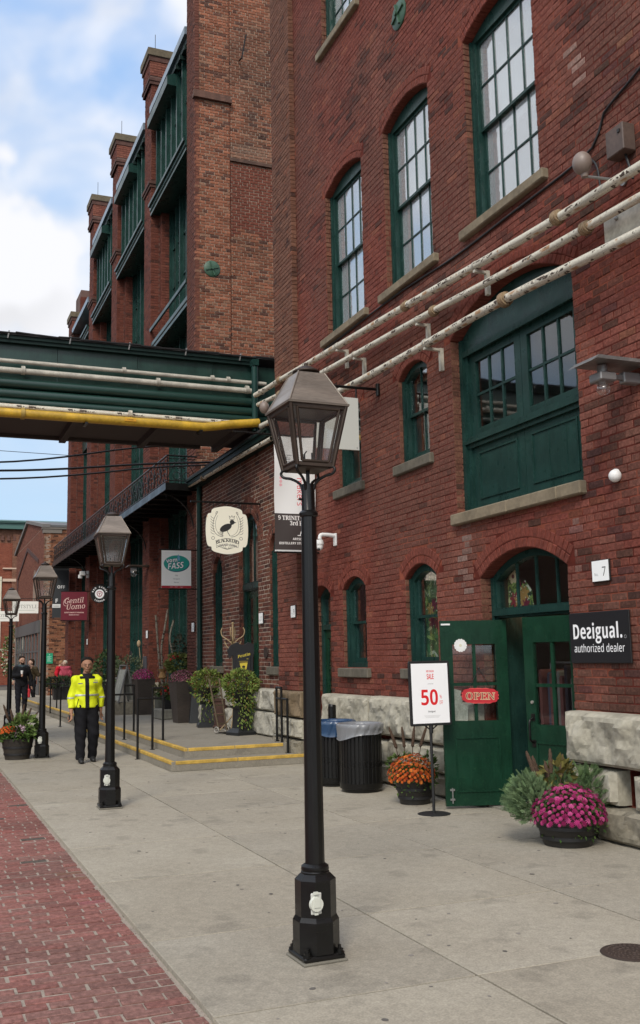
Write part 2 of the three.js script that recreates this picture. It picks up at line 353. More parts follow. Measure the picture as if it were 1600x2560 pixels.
function layReveal(list, F, o, depth, side, tint, header = true) {   // bricks lining a jamb; side -1: the jamb at u0, 1: at u1
  const G = { O: F.O.clone().addScaledVector(F.U, side < 0 ? o.u0 : o.u1), U: F.N.clone().negate(), N: F.U.clone().multiplyScalar(-side) };
  const rows = Math.round((o.spring - o.v0) / COURSE), ch = (o.spring - o.v0) / rows;
  for (let r = 0; r < rows; r++) {
    const v = o.v0 + (r + 0.5) * ch, cuts = r % 2 ? [0.001, depth * 0.45, depth] : [0.001, depth * 0.75, depth];
    for (let i = 0; i < cuts.length - 1; i++) addBrick(list, G, (cuts[i] + cuts[i + 1]) / 2, v, cuts[i + 1] - cuts[i] - 0.011, ch - 0.011, 0.08, tint(side < 0 ? o.u0 : o.u1, v, r, true), 0, 0.002 + rnd(-0.002, 0.002));
  }
}
// the bricks of one building: the 300 that show largest are parts of their own, the rest one joined part
function buildBricks(parent, list, own = 300) {
  const eye = camera.position, tmp = new THREE.Vector3();
  for (const b of list) {
    tmp.copy(b.c).sub(eye); const d = tmp.length(), cos = -tmp.dot(b.N) / d;
    b.seen = FRUSTUM.containsPoint(b.c) && cos > 0 ? b.l * b.h * cos / (d * d) : 0;
  }
  const order = list.slice().sort((a, b) => b.seen - a.seen), single = new Set(order.slice(0, own).filter((b) => b.seen > 0));
  let n = 0;
  for (const b of single) {
    const m = new THREE.Mesh(brickShapes[n % 5], toneMaterial(b.color)); m.name = n ? `brick_${String(n).padStart(3, '0')}` : 'brick'; n++;
    m.matrixAutoUpdate = false; m.matrix.copy(b.m); m.matrix.decompose(m.position, m.quaternion, m.scale); m.matrixAutoUpdate = true;
    m.castShadow = m.receiveShadow = true; parent.add(m);
  }
  const rest = list.filter((b) => !single.has(b)), col = new THREE.Color();
  for (let k = 0; k < 5; k++) {
    const part5 = rest.filter((_, i) => i % 5 === k); if (!part5.length) continue;
    const im = new THREE.InstancedMesh(brickShapes[k], brickWhite, part5.length); im.name = 'brickwork';
    part5.forEach((b, i) => { im.setMatrixAt(i, b.m); im.setColorAt(i, col.setRGB(...b.color)); });
    im.userData.kind = 'stuff'; im.castShadow = im.receiveShadow = true; parent.add(im);
  }
}
const shade = (c, k) => [c[0] * k, c[1] * k, c[2] * k];
const blend = (a, b, t) => [mix(a[0], b[0], t), mix(a[1], b[1], t), mix(a[2], b[2], t)];

// a wall body behind the bricks (the mortar), with openings cut; faces -x, lies from x = X to X + thick; u = -z
function wallBody(X, thick, u0, u1, v0, v1, openings, grow = 0.012) {
  const holes = openings.map((o) => {
    const p = [[o.u0 - grow, o.v0 - grow], [o.u1 + grow, o.v0 - grow], [o.u1 + grow, o.spring]];
    if (o.rise) { const a = archOf(o), R = a.R + grow, h = Math.asin(Math.min(1, ((o.u1 - o.u0) / 2) / a.R)); for (let i = 1; i < 14; i++) { const t = h - i / 14 * 2 * h; p.push([a.uc + Math.sin(t) * R, a.vc + Math.cos(t) * R]); } }
    p.push([o.u0 - grow, o.spring]); return p;
  });
  // shape x = u = -z: extrude along +z then turn so that local x -> -z and local z -> +x
  return prism([[u0, v0], [u1, v0], [u1, v1], [u0, v1]], thick, X, 0, 0, 0, Math.PI / 2, 0, holes);
}
// rough-faced stone block: front towards -x, size along z: w, height h, depth d; centre of its back at (x, y, z)
function stoneBlock(w, h, d, seed, bulge = 0.05) {
  const g = new THREE.BoxGeometry(d, h, w, 4, Math.max(6, Math.round(h / 0.035)), Math.max(8, Math.round(w / 0.045))), p = g.attributes.position, v = new THREE.Vector3();
  for (let i = 0; i < p.count; i++) {
    v.fromBufferAttribute(p, i);
    const ey = 1 - Math.abs(v.y) / (h / 2), ez = 1 - Math.abs(v.z) / (w / 2), ex = clamp(0.5 - v.x / d);
    const e = Math.pow(clamp(ey / 0.22), 0.5) * Math.pow(clamp(ez / 0.14), 0.5);
    const n = fbm(v.z * 5 + seed * 7.1, v.y * 6, v.x * 5 + seed, 4) - 0.5, n2 = Math.abs(fbm(v.z * 2.6 + seed, v.y * 2.8, seed * 3, 3) - 0.5), chip = Math.floor(fbm(v.z * 3.3 + seed * 2, v.y * 4.2, seed, 3) * 9) / 9 - 0.5;
    v.x += ex * (-bulge * e - n * 0.10 * e + n2 * 0.12 * e - chip * 0.06 * e + (1 - e) * 0.02);
    v.y *= 1 - 0.004 - (ex > 0.8 ? 0.035 * (1 - e) : 0) * (ey < 0.05 ? 1 : 0); v.z *= ez < 0.05 ? 1 - 0.006 : 1;
    p.setXYZ(i, v.x, v.y, v.z);
  }
  const f = flat(g); f.computeVertexNormals();
  const c = flat(toCreasedNormals(f, 0.32)); return metreUV(c, 1.1, seed * 0.31, seed * 0.17);
}
// ------------------------------------------------------------------ ground: brick road, concrete pavement
const EDGE = 1.36, WALL = 5.85;
{
  const ground = new THREE.Mesh(metreUV(move(flat(new THREE.PlaneGeometry(240, 240)), 0, -0.07, 0, -Math.PI / 2), 0.5), std([0.15, 0.135, 0.115], { roughness: 0.95, map: TX.concrete }));
  ground.name = 'ground'; ground.userData = { label: 'grey earth lying under the street and beyond it', category: 'ground', kind: 'structure' }; ground.receiveShadow = true; scene.add(ground);

  const road = setting('road', 'red brick paved street running along the pavement', 'road');
  part(road, 'sand_bed', metreUV(span(-9, EDGE, -0.069, -0.0305, -62, 6), 0.7), std([0.46, 0.39, 0.33], { roughness: 0.95, map: TX.concrete, bumpMap: TX.concreteBump, bumpScale: 0.004 }));
  // bricks: long side across the street, laid in staggered rows
  srand(41);
  const list = [], F = { O: new THREE.Vector3(0, 0, 0), U: new THREE.Vector3(1, 0, 0), N: new THREE.Vector3(0, 1, 0) };
  const L = 0.226, D = 0.103;
  for (let r = 0; r < 640; r++) {
    const z = 5 - r * D, off = (r % 2) * L / 2 + 0.02 * Math.sin(r * 0.7);
    for (let k = -40; k < 8; k++) {
      let x0 = off + k * L, x1 = x0 + L - 0.022 + 0.012 * hash3(r, k, 9);
      if (x0 > EDGE - 0.06 || (z < -30 && x0 < -2.5) || x0 < -8.5) continue;
      x1 = Math.min(x1, EDGE - 0.02 - 0.012 * hash3(r, k, 5)); if (x1 - x0 < 0.035) continue;
      const n = fbm(x0 * 0.9, z * 0.55, 3, 4), n2 = fbm(x0 * 2.4 + 5, z * 1.9, 7, 3);
      let c = blend([0.33, 0.138, 0.118], [0.40, 0.185, 0.158], rnd());
      c = blend(c, [0.33, 0.185, 0.155], sstep(n, 0.5, 0.68) * 0.6);
      c = blend(c, [0.235, 0.115, 0.098], sstep(n2, 0.58, 0.72) * 0.6);
      if (rnd() < 0.028) c = [0.15, 0.12, 0.11];
      const sink = sstep(fbm(x0 * 1.2, z * 1.2, 19, 3), 0.56, 0.72) * 0.002;
      const m = new THREE.Matrix4().makeRotationY(rnd(-0.045, 0.045)).multiply(new THREE.Matrix4().makeRotationX(-Math.PI / 2 + rnd(-0.015, 0.015))).scale(new THREE.Vector3(x1 - x0, D - 0.015 + rnd(-0.009, 0.006), 0.05));
      const cc = new THREE.Vector3((x0 + x1) / 2, -0.025 - 0.024 - sink + rnd(-0.0035, 0.003), z + 0.012 * Math.sin(x0 * 1.3 + r * 0.21) + rnd(-0.006, 0.006));
      m.setPosition(cc); list.push({ m, c: cc, color: c, l: x1 - x0, h: D, N: UPV });
    }
  }
  buildBricks(road, list);
  // gutter strip of grit against the slab edge
  const grit = new THREE.InstancedMesh(flat(new THREE.IcosahedronGeometry(1, 0)), std([0.27, 0.24, 0.20], { roughness: 0.95 }), 700);
  grit.name = 'gutter_grit'; grit.userData.kind = 'stuff';
  srand(42); const col = new THREE.Color();
  for (let i = 0; i < 700; i++) {
    const z = 3 - Math.pow(rnd(), 1.2) * 34, s = rnd(0.0015, 0.005), x = EDGE - 0.004 - Math.abs(rnd(-1, 1) * rnd(-1, 1)) * 0.12;
    grit.setMatrixAt(i, new THREE.Matrix4().compose(new THREE.Vector3(x, -0.03 + rnd(0, 0.004), z), new THREE.Quaternion().setFromEuler(new THREE.Euler(rnd(0, 6), rnd(0, 6), 0)), new THREE.Vector3(s * rnd(0.7, 1.6), s, s * rnd(0.7, 1.6))));
    const k = rnd(0.5, 1.5); grit.setColorAt(i, col.setRGB(k, k * 0.97, k * 0.92));
  }
  road.add(grit);

  // pavement slabs, joints as measured
  const pave = setting('pavement', 'pale concrete pavement slabs beside the brick road', 'pavement');
  part(pave, 'joint_bed', metreUV(span(EDGE + 0.02, 8.5, -0.068, -0.014, -62, 6), 0.8), std([0.045, 0.04, 0.034], { roughness: 0.98 }));
  const xs = [EDGE, 2.77, 4.205, 5.62, 8.4], zs = [6, 4.4, 2.9, 1.4, -0.1, -1.6, -3.2, -4.72, -6.09, -7.79, -9.28, -10.78, -12.2, -13.44, -14.48, -16, -17.6, -19.2, -20.8, -22.4, -24, -26, -28, -30, -33, -36, -40, -44, -49, -55, -62];
  const tints = [[0.485, 0.436, 0.352], [0.515, 0.465, 0.378], [0.458, 0.413, 0.336], [0.505, 0.455, 0.367], [0.465, 0.415, 0.332]].map((c) => std(c, { roughness: 0.9, map: TX.concrete, bumpMap: TX.concreteBump, bumpScale: 0.0018 }));
  srand(43);
  for (let i = 0; i < xs.length - 1; i++) for (let j = 0; j < zs.length - 1; j++) {
    const gx = i === 1 && (j === 7 || j === 8) ? 0.004 : 0, a = xs[i] + (i ? 0.0075 : 0), b = xs[i + 1] - 0.0075 - gx, h = rnd(-0.0018, 0.0018);
    const s = bbox(b - a, 0.1, zs[j] - zs[j + 1] - 0.015, 0.003); metreUV(s, 0.42, rnd(0, 5), rnd(0, 5));
    part(pave, 'slab', move(s, (a + b) / 2, -0.05 + h, (zs[j] + zs[j + 1]) / 2), pick(tints));
  }
  // flattened chewing-gum spots and dead leaves scattered on the slabs
  const spots = new THREE.InstancedMesh(flat(new THREE.CylinderGeometry(1, 1, 1, 9)), std([0.10, 0.09, 0.08], { roughness: 0.9 }), 150);
  spots.name = 'gum_spots'; spots.userData.kind = 'stuff';
  for (let i = 0; i < 150; i++) {
    const x = rnd(EDGE + 0.1, 5.4), z = rnd(-13.8, -2.5), s = rnd(0.006, 0.016), k = rnd(0.6, 2.4);
    spots.setMatrixAt(i, new THREE.Matrix4().compose(new THREE.Vector3(x, 0.0022, z), new THREE.Quaternion().setFromEuler(new THREE.Euler(0, rnd(0, 6), 0)), new THREE.Vector3(s * rnd(0.7, 1.5), 0.0012, s)));
    spots.setColorAt(i, col.setRGB(k, k, k));
  }
  pave.add(spots);
}
// manhole cover
{
  const t = thing('manhole_cover', 'round brown iron manhole cover set in the concrete pavement', 'manhole cover', [3.72, 0.003, -4.68]);
  part(t, 'plate', lathe([[0, 0.006], [0.155, 0.006], [0.165, 0.003], [0.168, 0]], 40), std([0.085, 0.058, 0.047], { roughness: 0.7, metalness: 0.35, map: TX.metal }));
  const studs = [];
  for (let k = 1; k < 5; k++) for (let i = 0; i < k * 8; i++) { const a = i / (k * 8) * 6.283 + k * 0.2; studs.push(box(0.016, 0.004, 0.006, Math.cos(a) * k * 0.033, 0.0075, Math.sin(a) * k * 0.033, 0, -a + 0.8, 0)); }
  part(t, 'tread_studs', join(studs), std([0.10, 0.072, 0.06], { roughness: 0.65, metalness: 0.35 }));
}
// ------------------------------------------------------------------ the tall red brick building on the right of the pavement
const FRONT = face([WALL, 0, 0], [0, 0, -1], [-1, 0, 0]);
const arcTop = (o, inset, n = 14) => {   // points of the arch, from u1 to u0, pulled in by inset
  const a = archOf(o), R = a.R - inset, w = (o.u1 - o.u0) / 2 - inset, h = Math.asin(Math.min(1, w / R)), pts = [];
  for (let i = 0; i <= n; i++) { const t = h - i / n * 2 * h; pts.push([a.uc + Math.sin(t) * R, a.vc + Math.cos(t) * R]); }
  return pts;
};
// everything below is drawn in (u, v) = (-z, y); front(x, outline, thick) pushes an outline from x inwards
const front = (x, pts, thick, holes = []) => prism(pts, thick, x, 0, 0, 0, Math.PI / 2, 0, holes);
const bar = (x, thick, u0, u1, v0, v1) => span(x, x + thick, v0, v1, -u0, -u1);
function rect(u0, u1, v0, v1) { return [[u0, v0], [u1, v0], [u1, v1], [u0, v1]]; }

function sashWindow(parent, o, { x, cols, rows, jamb = 0.085, material = MT.green, glass = MT.glass, archedGlass = false, rail = 0.05, muntin = 0.018, meet = 0.5 }) {
  const w = group(parent, 'window'), v0 = o.v0, top = archedGlass ? o.spring + o.rise * 0.55 : o.spring - 0.035;
  // outer frame: two jambs, head board that fills the arch, bottom rail
  const out = [[o.u0, v0], [o.u1, v0], ...arcTop(o, 0)], i0 = o.u0 + jamb, i1 = o.u1 - jamb, iv0 = v0 + 0.07;
  const hole = archedGlass ? [[i0, iv0], [i1, iv0], ...arcTop({ ...o, u0: o.u0, u1: o.u1 }, jamb)] : rect(i0, i1, iv0, top);
  part(w, 'frame', join([front(x, out, 0.1, [hole]), bar(x - 0.03, 0.03, o.u0 + 0.004, o.u0 + 0.04, v0, o.spring), bar(x - 0.03, 0.03, o.u1 - 0.04, o.u1 - 0.004, v0, o.spring)]), material);
  const mid = iv0 + (top - iv0) * meet, sashes = [[mid - 0.02, top, x + 0.035, rows[0]], [iv0, mid + 0.02, x + 0.075, rows[1]]];
  for (const [a, b, sx, nr] of sashes) {
    const upper = sx === sashes[0][2], s = rail, g = [], bb = upper && archedGlass ? o.spring + o.rise - jamb : b;
    g.push(bar(sx, 0.04, i0, i0 + s, a, b), bar(sx, 0.04, i1 - s, i1, a, b), bar(sx + 0.001, 0.038, i0 + s, i1 - s, a, a + s * (upper ? 0.8 : 1.5)));
    if (!(upper && archedGlass)) g.push(bar(sx + 0.001, 0.038, i0 + s, i1 - s, b - s * (upper ? 1 : 0.8), b));
    const gu0 = i0 + s, gu1 = i1 - s, gv0 = a + s * (upper ? 0.8 : 1.5), gv1 = upper && archedGlass ? bb : b - s * (upper ? 1 : 0.8);
    for (let c = 1; c < cols; c++) { const u = mix(gu0, gu1, c / cols); g.push(bar(sx + 0.006, 0.026, u - muntin / 2, u + muntin / 2, gv0, gv1)); }
    for (let r = 1; r < nr; r++) { const v = mix(gv0, gv1, r / nr); g.push(bar(sx + 0.007, 0.024, gu0, gu1, v - muntin / 2, v + muntin / 2)); }
    part(w, 'sash', join(g), material);
    for (let c = 0; c < cols; c++) for (let r = 0; r < nr; r++) {
      const pu0 = mix(gu0, gu1, c / cols) + (c ? muntin / 2 : 0), pu1 = mix(gu0, gu1, (c + 1) / cols) - (c < cols - 1 ? muntin / 2 : 0);
      const pv0 = mix(gv0, gv1, r / nr) + (r ? muntin / 2 : 0), pv1 = mix(gv0, gv1, (r + 1) / nr) - (r < nr - 1 ? muntin / 2 : 0);
      const pane = span(0, 0.003, -(pv1 - pv0) / 2, (pv1 - pv0) / 2, -(pu1 - pu0) / 2, (pu1 - pu0) / 2);
      const m = part(w, 'pane', pane, glass); m.position.set(sx + 0.02, (pv0 + pv1) / 2, -(pu0 + pu1) / 2);
      m.rotation.set(0, rnd(-0.006, 0.006), rnd(-0.006, 0.006));
    }
  }
  return w;
}
function stoneSill(parent, u0, u1, v0, v1, x0, material = MT.sill) {
  const g = bbox(0.36, v1 - v0, u1 - u0, 0.012, x0 + 0.18, (v0 + v1) / 2, -(u0 + u1) / 2); metreUV(g, 0.9, u0 * 1.7, v0); return part(parent, 'sill', g, material);
}
const TALL = thing('brick_building', 'tall dark red brick building with arched sash windows and a rough stone base', 'building');
{
  const upper = [[8.06, 9.45], [10.35, 11.66], [12.40, 13.76], [4.2, 5.6]].map(([u0, u1]) => ({ u0, u1, v0: 6.55, spring: 8.88, rise: 0.17, ring: 0.216 }));
  const third = upper.map((o) => ({ ...o, v0: 11.40, spring: 13.6 }));
  const small = [[10.62, 11.42], [12.65, 13.45]].map(([u0, u1]) => ({ u0, u1, v0: 4.10, spring: 5.22, rise: 0.16, ring: 0.216 }));
  const freight = { u0: 7.64, u1: 10.02, v0: 3.25, spring: 5.35, rise: 0.36, ring: 0.216 };
  const low = [[12.62, 13.42], [10.58, 11.40]].map(([u0, u1]) => ({ u0, u1, v0: 1.47, spring: 2.60, rise: 0.16, ring: 0.216 }));
  const door = { u0: 7.97, u1: 9.57, v0: 0, spring: 2.47, rise: 0.25, ring: 0.216 };
  const side = { u0: 13.9, u1: 14.66, v0: 0, spring: 2.57, rise: 0.15, ring: 0.216 };
  const all = [...upper, ...third, ...small, freight, ...low, door, side];
  const mortar = matte([0.42, 0.27, 0.215], { map: TX.mortar });
  part(TALL, 'wall', metreUV(wallBody(WALL + 0.0045, 0.36, -3, 16, 0, 15, all.map((o) => (o.v0 === 0 ? { ...o, v0: 0.012 } : o)).concat([{ u0: 6.99, u1: 7.21, v0: 0.31, spring: 0.6 }])), 0.33), mortar);
  // shell behind the front
  part(TALL, 'shell', join([span(9.6, 9.9, 0, 15, -16, 3), span(6.22, 9.6, 0, 15, -16, -15.7), span(6.22, 9.6, 0, 15, 2.7, 3), span(6.22, 9.6, 3.02, 3.2, -15.7, 2.7), span(6.22, 9.6, 6.1, 6.3, -15.7, 2.7), span(6.22, 9.6, 10.9, 11.1, -15.7, 2.7), span(5.86, 9.9, 15, 15.25, -16, 3)]), std([0.40, 0.37, 0.33], { roughness: 0.95 }));

  const list = [];
  srand(51);
  const tint = (u, v, r, inReveal) => {
    let c = blend([0.225, 0.064, 0.045], [0.27, 0.083, 0.060], rnd());
    const n = fbm(u * 0.6 + 3, v * 0.6, 2, 4), n2 = fbm(u * 0.55, v * 0.75, 8, 4), n3 = fbm(u * 2.2, v * 3.1, 4, 3), n4 = fbm(u * 1.7 + 8, v * 0.5, 14, 4);
    c = blend(c, [0.19, 0.088, 0.065], sstep(n, 0.42, 0.64) * 0.75); c = blend(c, [0.31, 0.12, 0.086], sstep(n4, 0.54, 0.7) * 0.6);
    let p = 0.02 + 0.6 * sstep(n2, 0.52, 0.68) * sstep(n3, 0.46, 0.62) + 0.34 * sstep(8.3 - u, 0, 0.9) * sstep(n3, 0.42, 0.6) + 0.4 * sstep(1.55 - v, 0, 0.4);
    if (v > 5.9 && v < 6.42) p += 0.25;
    if (Math.abs(u - 7.16 - 0.05 * Math.sin(r * 1.9)) < 0.075 && v > 1.9 && v < 4.8) p += 0.75;   // toothed seam of dark bricks
    if (inReveal) { c = blend([0.195, 0.088, 0.058], [0.26, 0.125, 0.082], rnd()); p = 0.08; }
    if (rnd() < p) c = blend(c, [0.085, 0.044, 0.035], rnd(0.35, 0.9));
    else if (rnd() < 0.02) c = blend(c, [0.34, 0.13, 0.08], 0.6);
    if (Math.abs(u - 7.38) < 0.11 && Math.abs(v - 7.33 - (u - 7.38) * 1.2) < 0.16) c = [0.40, 0.25, 0.205];   // pale plaster patch
    if (Math.abs(u - 9.93) < 0.1 && v > 2.3 && v < 3.15 && rnd() < 0.75) c = blend(c, [0.33, 0.245, 0.21], rnd(0.3, 0.8));   // salt streak
    if (Math.abs(u - 7.83) < 0.05 && v > 2.2 && v < 3.15 && rnd() < 0.6) c = blend(c, [0.33, 0.245, 0.21], rnd(0.2, 0.6));
    return shade(c, rnd(0.91, 1.09));
  };
  layWall(list, FRONT, { u0: -3, u1: 15.06, v0: 1.1, v1: 15, openings: all, tint });
  // corner pilaster stands 9 cm proud
  part(TALL, 'pilaster_core', span(WALL - 0.084, WALL + 0.006, 1.1, 15, -15.98, -15.08), mortar);
  const PIL = face([WALL - 0.09, 0, 0], [0, 0, -1], [-1, 0, 0]);
  const dark = (u, v, r) => tint(u, v, r, true);
  layWall(list, PIL, { u0: 15.06, u1: 16.0, v0: 1.1, v1: 15, tint: (u, v, r) => v > 5.8 ? dark(u, v, r) : tint(u, v, r) });
  layWall(list, face([WALL - 0.086, 0, -15.06], [1, 0, 0], [0, 0, 1]), { u0: 0, u1: 0.086, v0: 1.1, v1: 15, tint: dark, depth: 0.05, header: 0 });
  for (const o of all) {
    layArch(list, FRONT, o, { tint: (u, v, i) => blend(tint(u, v, i), [0.28, 0.072, 0.05], 0.6), rings: 2 });
    for (const s of [1, -1]) layReveal(list, FRONT, o.v0 === 0 ? { ...o, v0: 1.1 } : o, o === freight || o.v0 === 0 ? 0.2 : 0.13, s, tint);
  }
  buildBricks(TALL, list);

  // upper sash windows
  for (const o of upper) { sashWindow(TALL, o, { x: WALL + 0.115, cols: 4, rows: [2, 2], glass: MT.skyGlass, jamb: 0.085, muntin: 0.02, rail: 0.042 }); stoneSill(TALL, o.u0 - 0.14, o.u1 + 0.16, 6.43, 6.545, WALL - 0.075); }
  for (const o of third) { sashWindow(TALL, o, { x: WALL + 0.115, cols: 4, rows: [2, 2], glass: MT.skyGlass, jamb: 0.085, muntin: 0.02, rail: 0.042 }); stoneSill(TALL, o.u0 - 0.1, o.u1 + 0.12, 11.27, 11.395, WALL - 0.075); }
  for (const o of small) { sashWindow(TALL, o, { x: WALL + 0.085, cols: 2, rows: [1, 1], archedGlass: true, jamb: 0.075, rail: 0.042 }); stoneSill(TALL, o.u0 - 0.1, o.u1 + 0.13, 3.965, 4.095, WALL - 0.06, MT.sillDark); }
  for (const o of low) { sashWindow(TALL, o, { x: WALL + 0.085, cols: 1, rows: [1, 1], archedGlass: true, jamb: 0.085, rail: 0.045 }); stoneSill(TALL, o.u0 - 0.12, o.u1 + 0.12, 1.335, 1.465, WALL - 0.06, MT.sillDark); }
  // pale blinds hang inside the upper windows
  for (const o of upper) part(TALL, 'blind', span(WALL + 0.42, WALL + 0.425, o.v0 + 1.2, o.spring, -o.u0 - 0.1, -o.u1 + 0.1), std([0.5, 0.5, 0.47], { roughness: 0.9 }));
  // loading door on the upper floor
  {
    const d = group(TALL, 'loading_door'), x = WALL + 0.15, o = freight;
    part(d, 'frame', join([front(x, [[o.u0, o.v0], [o.u1, o.v0], ...arcTop(o, 0)], 0.12, [rect(o.u0 + 0.13, o.u1 - 0.13, o.v0 + 0.02, 5.16)]), bar(x - 0.04, 0.04, o.u0 + 0.004, o.u0 + 0.07, o.v0, o.spring), bar(x - 0.04, 0.04, o.u1 - 0.07, o.u1 - 0.004, o.v0, o.spring), bar(x - 0.035, 0.035, o.u0 + 0.07, o.u1 - 0.07, 5.13, 5.2)]), MT.green);
    const u0 = o.u0 + 0.13, u1 = o.u1 - 0.13, um = (u0 + u1) / 2;
    for (const [a, b] of [[u0, um - 0.003], [um + 0.003, u1]]) {
      const g0 = a + 0.12, g1 = b - 0.12, h0 = 4.24, h1 = 5.04;
      part(d, 'leaf', front(x + 0.03, rect(a, b, o.v0 + 0.02, 5.16), 0.05, [rect(g0, g1, h0, h1)]), MT.green);
      const bars = []; for (let c = 1; c < 3; c++) { const u = mix(g0, g1, c / 3); bars.push(bar(x + 0.04, 0.03, u - 0.014, u + 0.014, h0, h1)); }
      bars.push(bar(x + 0.041, 0.028, g0, g1, 4.626, 4.654)); part(d, 'glazing_bar', join(bars), MT.green);
      for (let c = 0; c < 3; c++) for (let r = 0; r < 2; r++) {
        const p0 = mix(g0, g1, c / 3) + 0.014, p1 = mix(g0, g1, (c + 1) / 3) - 0.014, q0 = r ? 4.654 : h0, q1 = r ? h1 : 4.626;
        const m = part(d, 'pane', span(0, 0.003, 0, q1 - q0, 0, p1 - p0), MT.doorGlass); m.position.set(x + 0.055, q0, -p1); m.rotation.set(0, rnd(-0.004, 0.004), rnd(-0.003, 0.003));
      }
      const q0 = a + 0.13, q1 = b - 0.13;
      part(d, 'panel_bead', join([bar(x + 0.016, 0.016, q0, q1, 3.93, 3.95), bar(x + 0.016, 0.016, q0, q0 + 0.02, 3.42, 3.93), bar(x + 0.016, 0.016, q1 - 0.02, q1, 3.42, 3.93), bar(x + 0.016, 0.016, q0, q1, 3.40, 3.42)]), MT.green);
      if (a === u0) for (let k = 1; k < 4; k += 1.5) part(d, 'board_joint', bar(x + 0.0265, 0.006, mix(q0, q1, k / 4) - 0.004, mix(q0, q1, k / 4) + 0.004, 3.42, 3.93), MT.green);
    }
    part(d, 'ledge', join([bar(x - 0.045, 0.075, o.u0 + 0.05, o.u1 - 0.05, 4.07, 4.105), bar(x - 0.02, 0.05, o.u0 + 0.08, o.u1 - 0.08, 4.105, 4.15), bar(x - 0.01, 0.04, o.u0 + 0.08, o.u1 - 0.08, 4.02, 4.07)]), MT.green);
    for (const [a, b] of [[7.6, 7.97], [7.974, 8.86], [8.864, 10.05]]) stoneSill(TALL, a, b, 3.115, 3.245, WALL - 0.08);
  }
  // shop entrance
  {
    const d = group(TALL, 'entrance'), x = WALL + 0.16, o = door;
    part(d, 'frame', join([front(x, [[o.u0, 0.015], [o.u1, 0.015], ...arcTop(o, 0)], 0.11, [rect(o.u0 + 0.075, o.u1 - 0.075, 0.03, 2.02), [[o.u0 + 0.075, 2.13], [o.u1 - 0.075, 2.13], ...arcTop(o, 0.075)]]), bar(x - 0.03, 0.03, o.u1 - 0.05, o.u1 - 0.004, 0.015, 2.47), bar(x - 0.03, 0.03, o.u0 + 0.004, o.u0 + 0.05, 0.015, 2.47), bar(x - 0.045, 0.045, o.u0 + 0.05, o.u1 - 0.05, 2.045, 2.115)]), MT.green);
    for (const u of [o.u1 - 0.012, o.u0 + 0.012]) part(d, 'jamb_lining', bar(x + 0.112, 0.27, u - 0.018, u + 0.018, 0.022, 2.45), MT.green);
    const mu = [1, 2, 3].map((k) => mix(o.u0 + 0.075, o.u1 - 0.075, k / 4));
    part(d, 'transom_bar', join(mu.map((u) => bar(x + 0.03, 0.03, u - 0.011, u + 0.011, 2.13, o.spring + o.rise - 0.08 - 0.25 * (u - 8.77) ** 2))), MT.green);
    const edges = [o.u0 + 0.075, ...mu, o.u1 - 0.075];
    for (let k = 0; k < 4; k++) {
      const a = edges[k] + (k ? 0.011 : 0), b = edges[k + 1] - (k < 3 ? 0.011 : 0), top = (u) => { const q = archOf(o); return q.vc + Math.sqrt((q.R - 0.072) ** 2 - (u - q.uc) ** 2); };
      part(d, 'pane', front(x + 0.045, [[a, 2.13], [b, 2.13], [b, top(b)], [(a + b) / 2, top((a + b) / 2)], [a, top(a)]], 0.003), MT.doorGlass);
    }
    // leaf builder in its own frame: hinge edge at 0, runs along +w, front face towards local +n
    const leaf = (name, pos, turn, w, labelText) => {
      const t = group(TALL, name, pos, turn), H = 1.98;   // local x = width, local z = thickness
      const rx = (a, b, c, e) => [[a, c], [b, c], [b, e], [a, e]];
      part(t, 'leaf_board', prism(rx(0, w, 0.01, H), 0.045, 0, 0, -0.0225, 0, 0, 0, [rx(0.13, w - 0.13, 0.90, 1.72)]), MT.doorGreen, labelText);
      part(t, 'leaf_bar', join([box(0.035, 0.82, 0.03, w / 2, 1.31, 0), box(w - 0.26, 0.035, 0.028, w / 2, 1.29, 0)]), MT.doorGreen);
      for (const sx of [0, 1]) for (const sy of [0, 1]) part(t, 'pane', box(w / 2 - 0.13 - 0.0175, 0.3925, 0.003, w / 2 + (sx ? 1 : -1) * (w / 4 - 0.065 + 0.00875), 1.31 + (sy ? 0.2 : -0.2) + 0.001, 0), MT.doorGlass);
      for (const s of [-1, 1]) part(t, 'panel_bead', join([box(w - 0.26, 0.016, 0.014, w / 2, 0.72, s * 0.026), box(w - 0.26, 0.016, 0.014, w / 2, 0.16, s * 0.026), box(0.016, 0.56, 0.014, 0.13, 0.44, s * 0.026), box(0.016, 0.56, 0.014, w - 0.13, 0.44, s * 0.026)]), MT.doorGreen);
      return t;
    };
    // far leaf stands open square to the wall, near leaf is pushed ajar
    const lw = 0.735, L = leaf('door', [x + 0.0, 0.02, -(o.u1 - 0.10)], 0, lw);
    L.rotation.y = Math.PI - 0.32; L.position.set(x + 0.04, 0.02, -(o.u1 - 0.16));
    part(L, 'floor_bolt', join([box(0.012, 0.16, 0.02, lw - 0.07, 0.12, -0.033), box(0.05, 0.02, 0.015, lw - 0.07, 0.18, -0.03), box(0.05, 0.02, 0.015, lw - 0.07, 0.08, -0.03)]), std([0.25, 0.25, 0.24], { metalness: 0.7, roughness: 0.45 }));
    part(L, 'closer_plate', box(0.1, 0.018, 0.01, lw - 0.06, 1.94, -0.027), MT.white);
    const R = leaf('door', [x + 0.02, 0.02, -(o.u0 + 0.08)], Math.PI / 2 + 0.24, lw);
    part(R, 'handle', join([tube([[lw - 0.09, 0.72, -0.03], [lw - 0.09, 0.74, -0.075], [lw - 0.09, 0.84, -0.085], [lw - 0.09, 0.94, -0.075], [lw - 0.09, 0.96, -0.03]], 0.011, 20, 8), box(0.05, 0.07, 0.008, lw - 0.09, 0.71, -0.026), box(0.05, 0.07, 0.008, lw - 0.09, 0.97, -0.026)]), MT.iron);
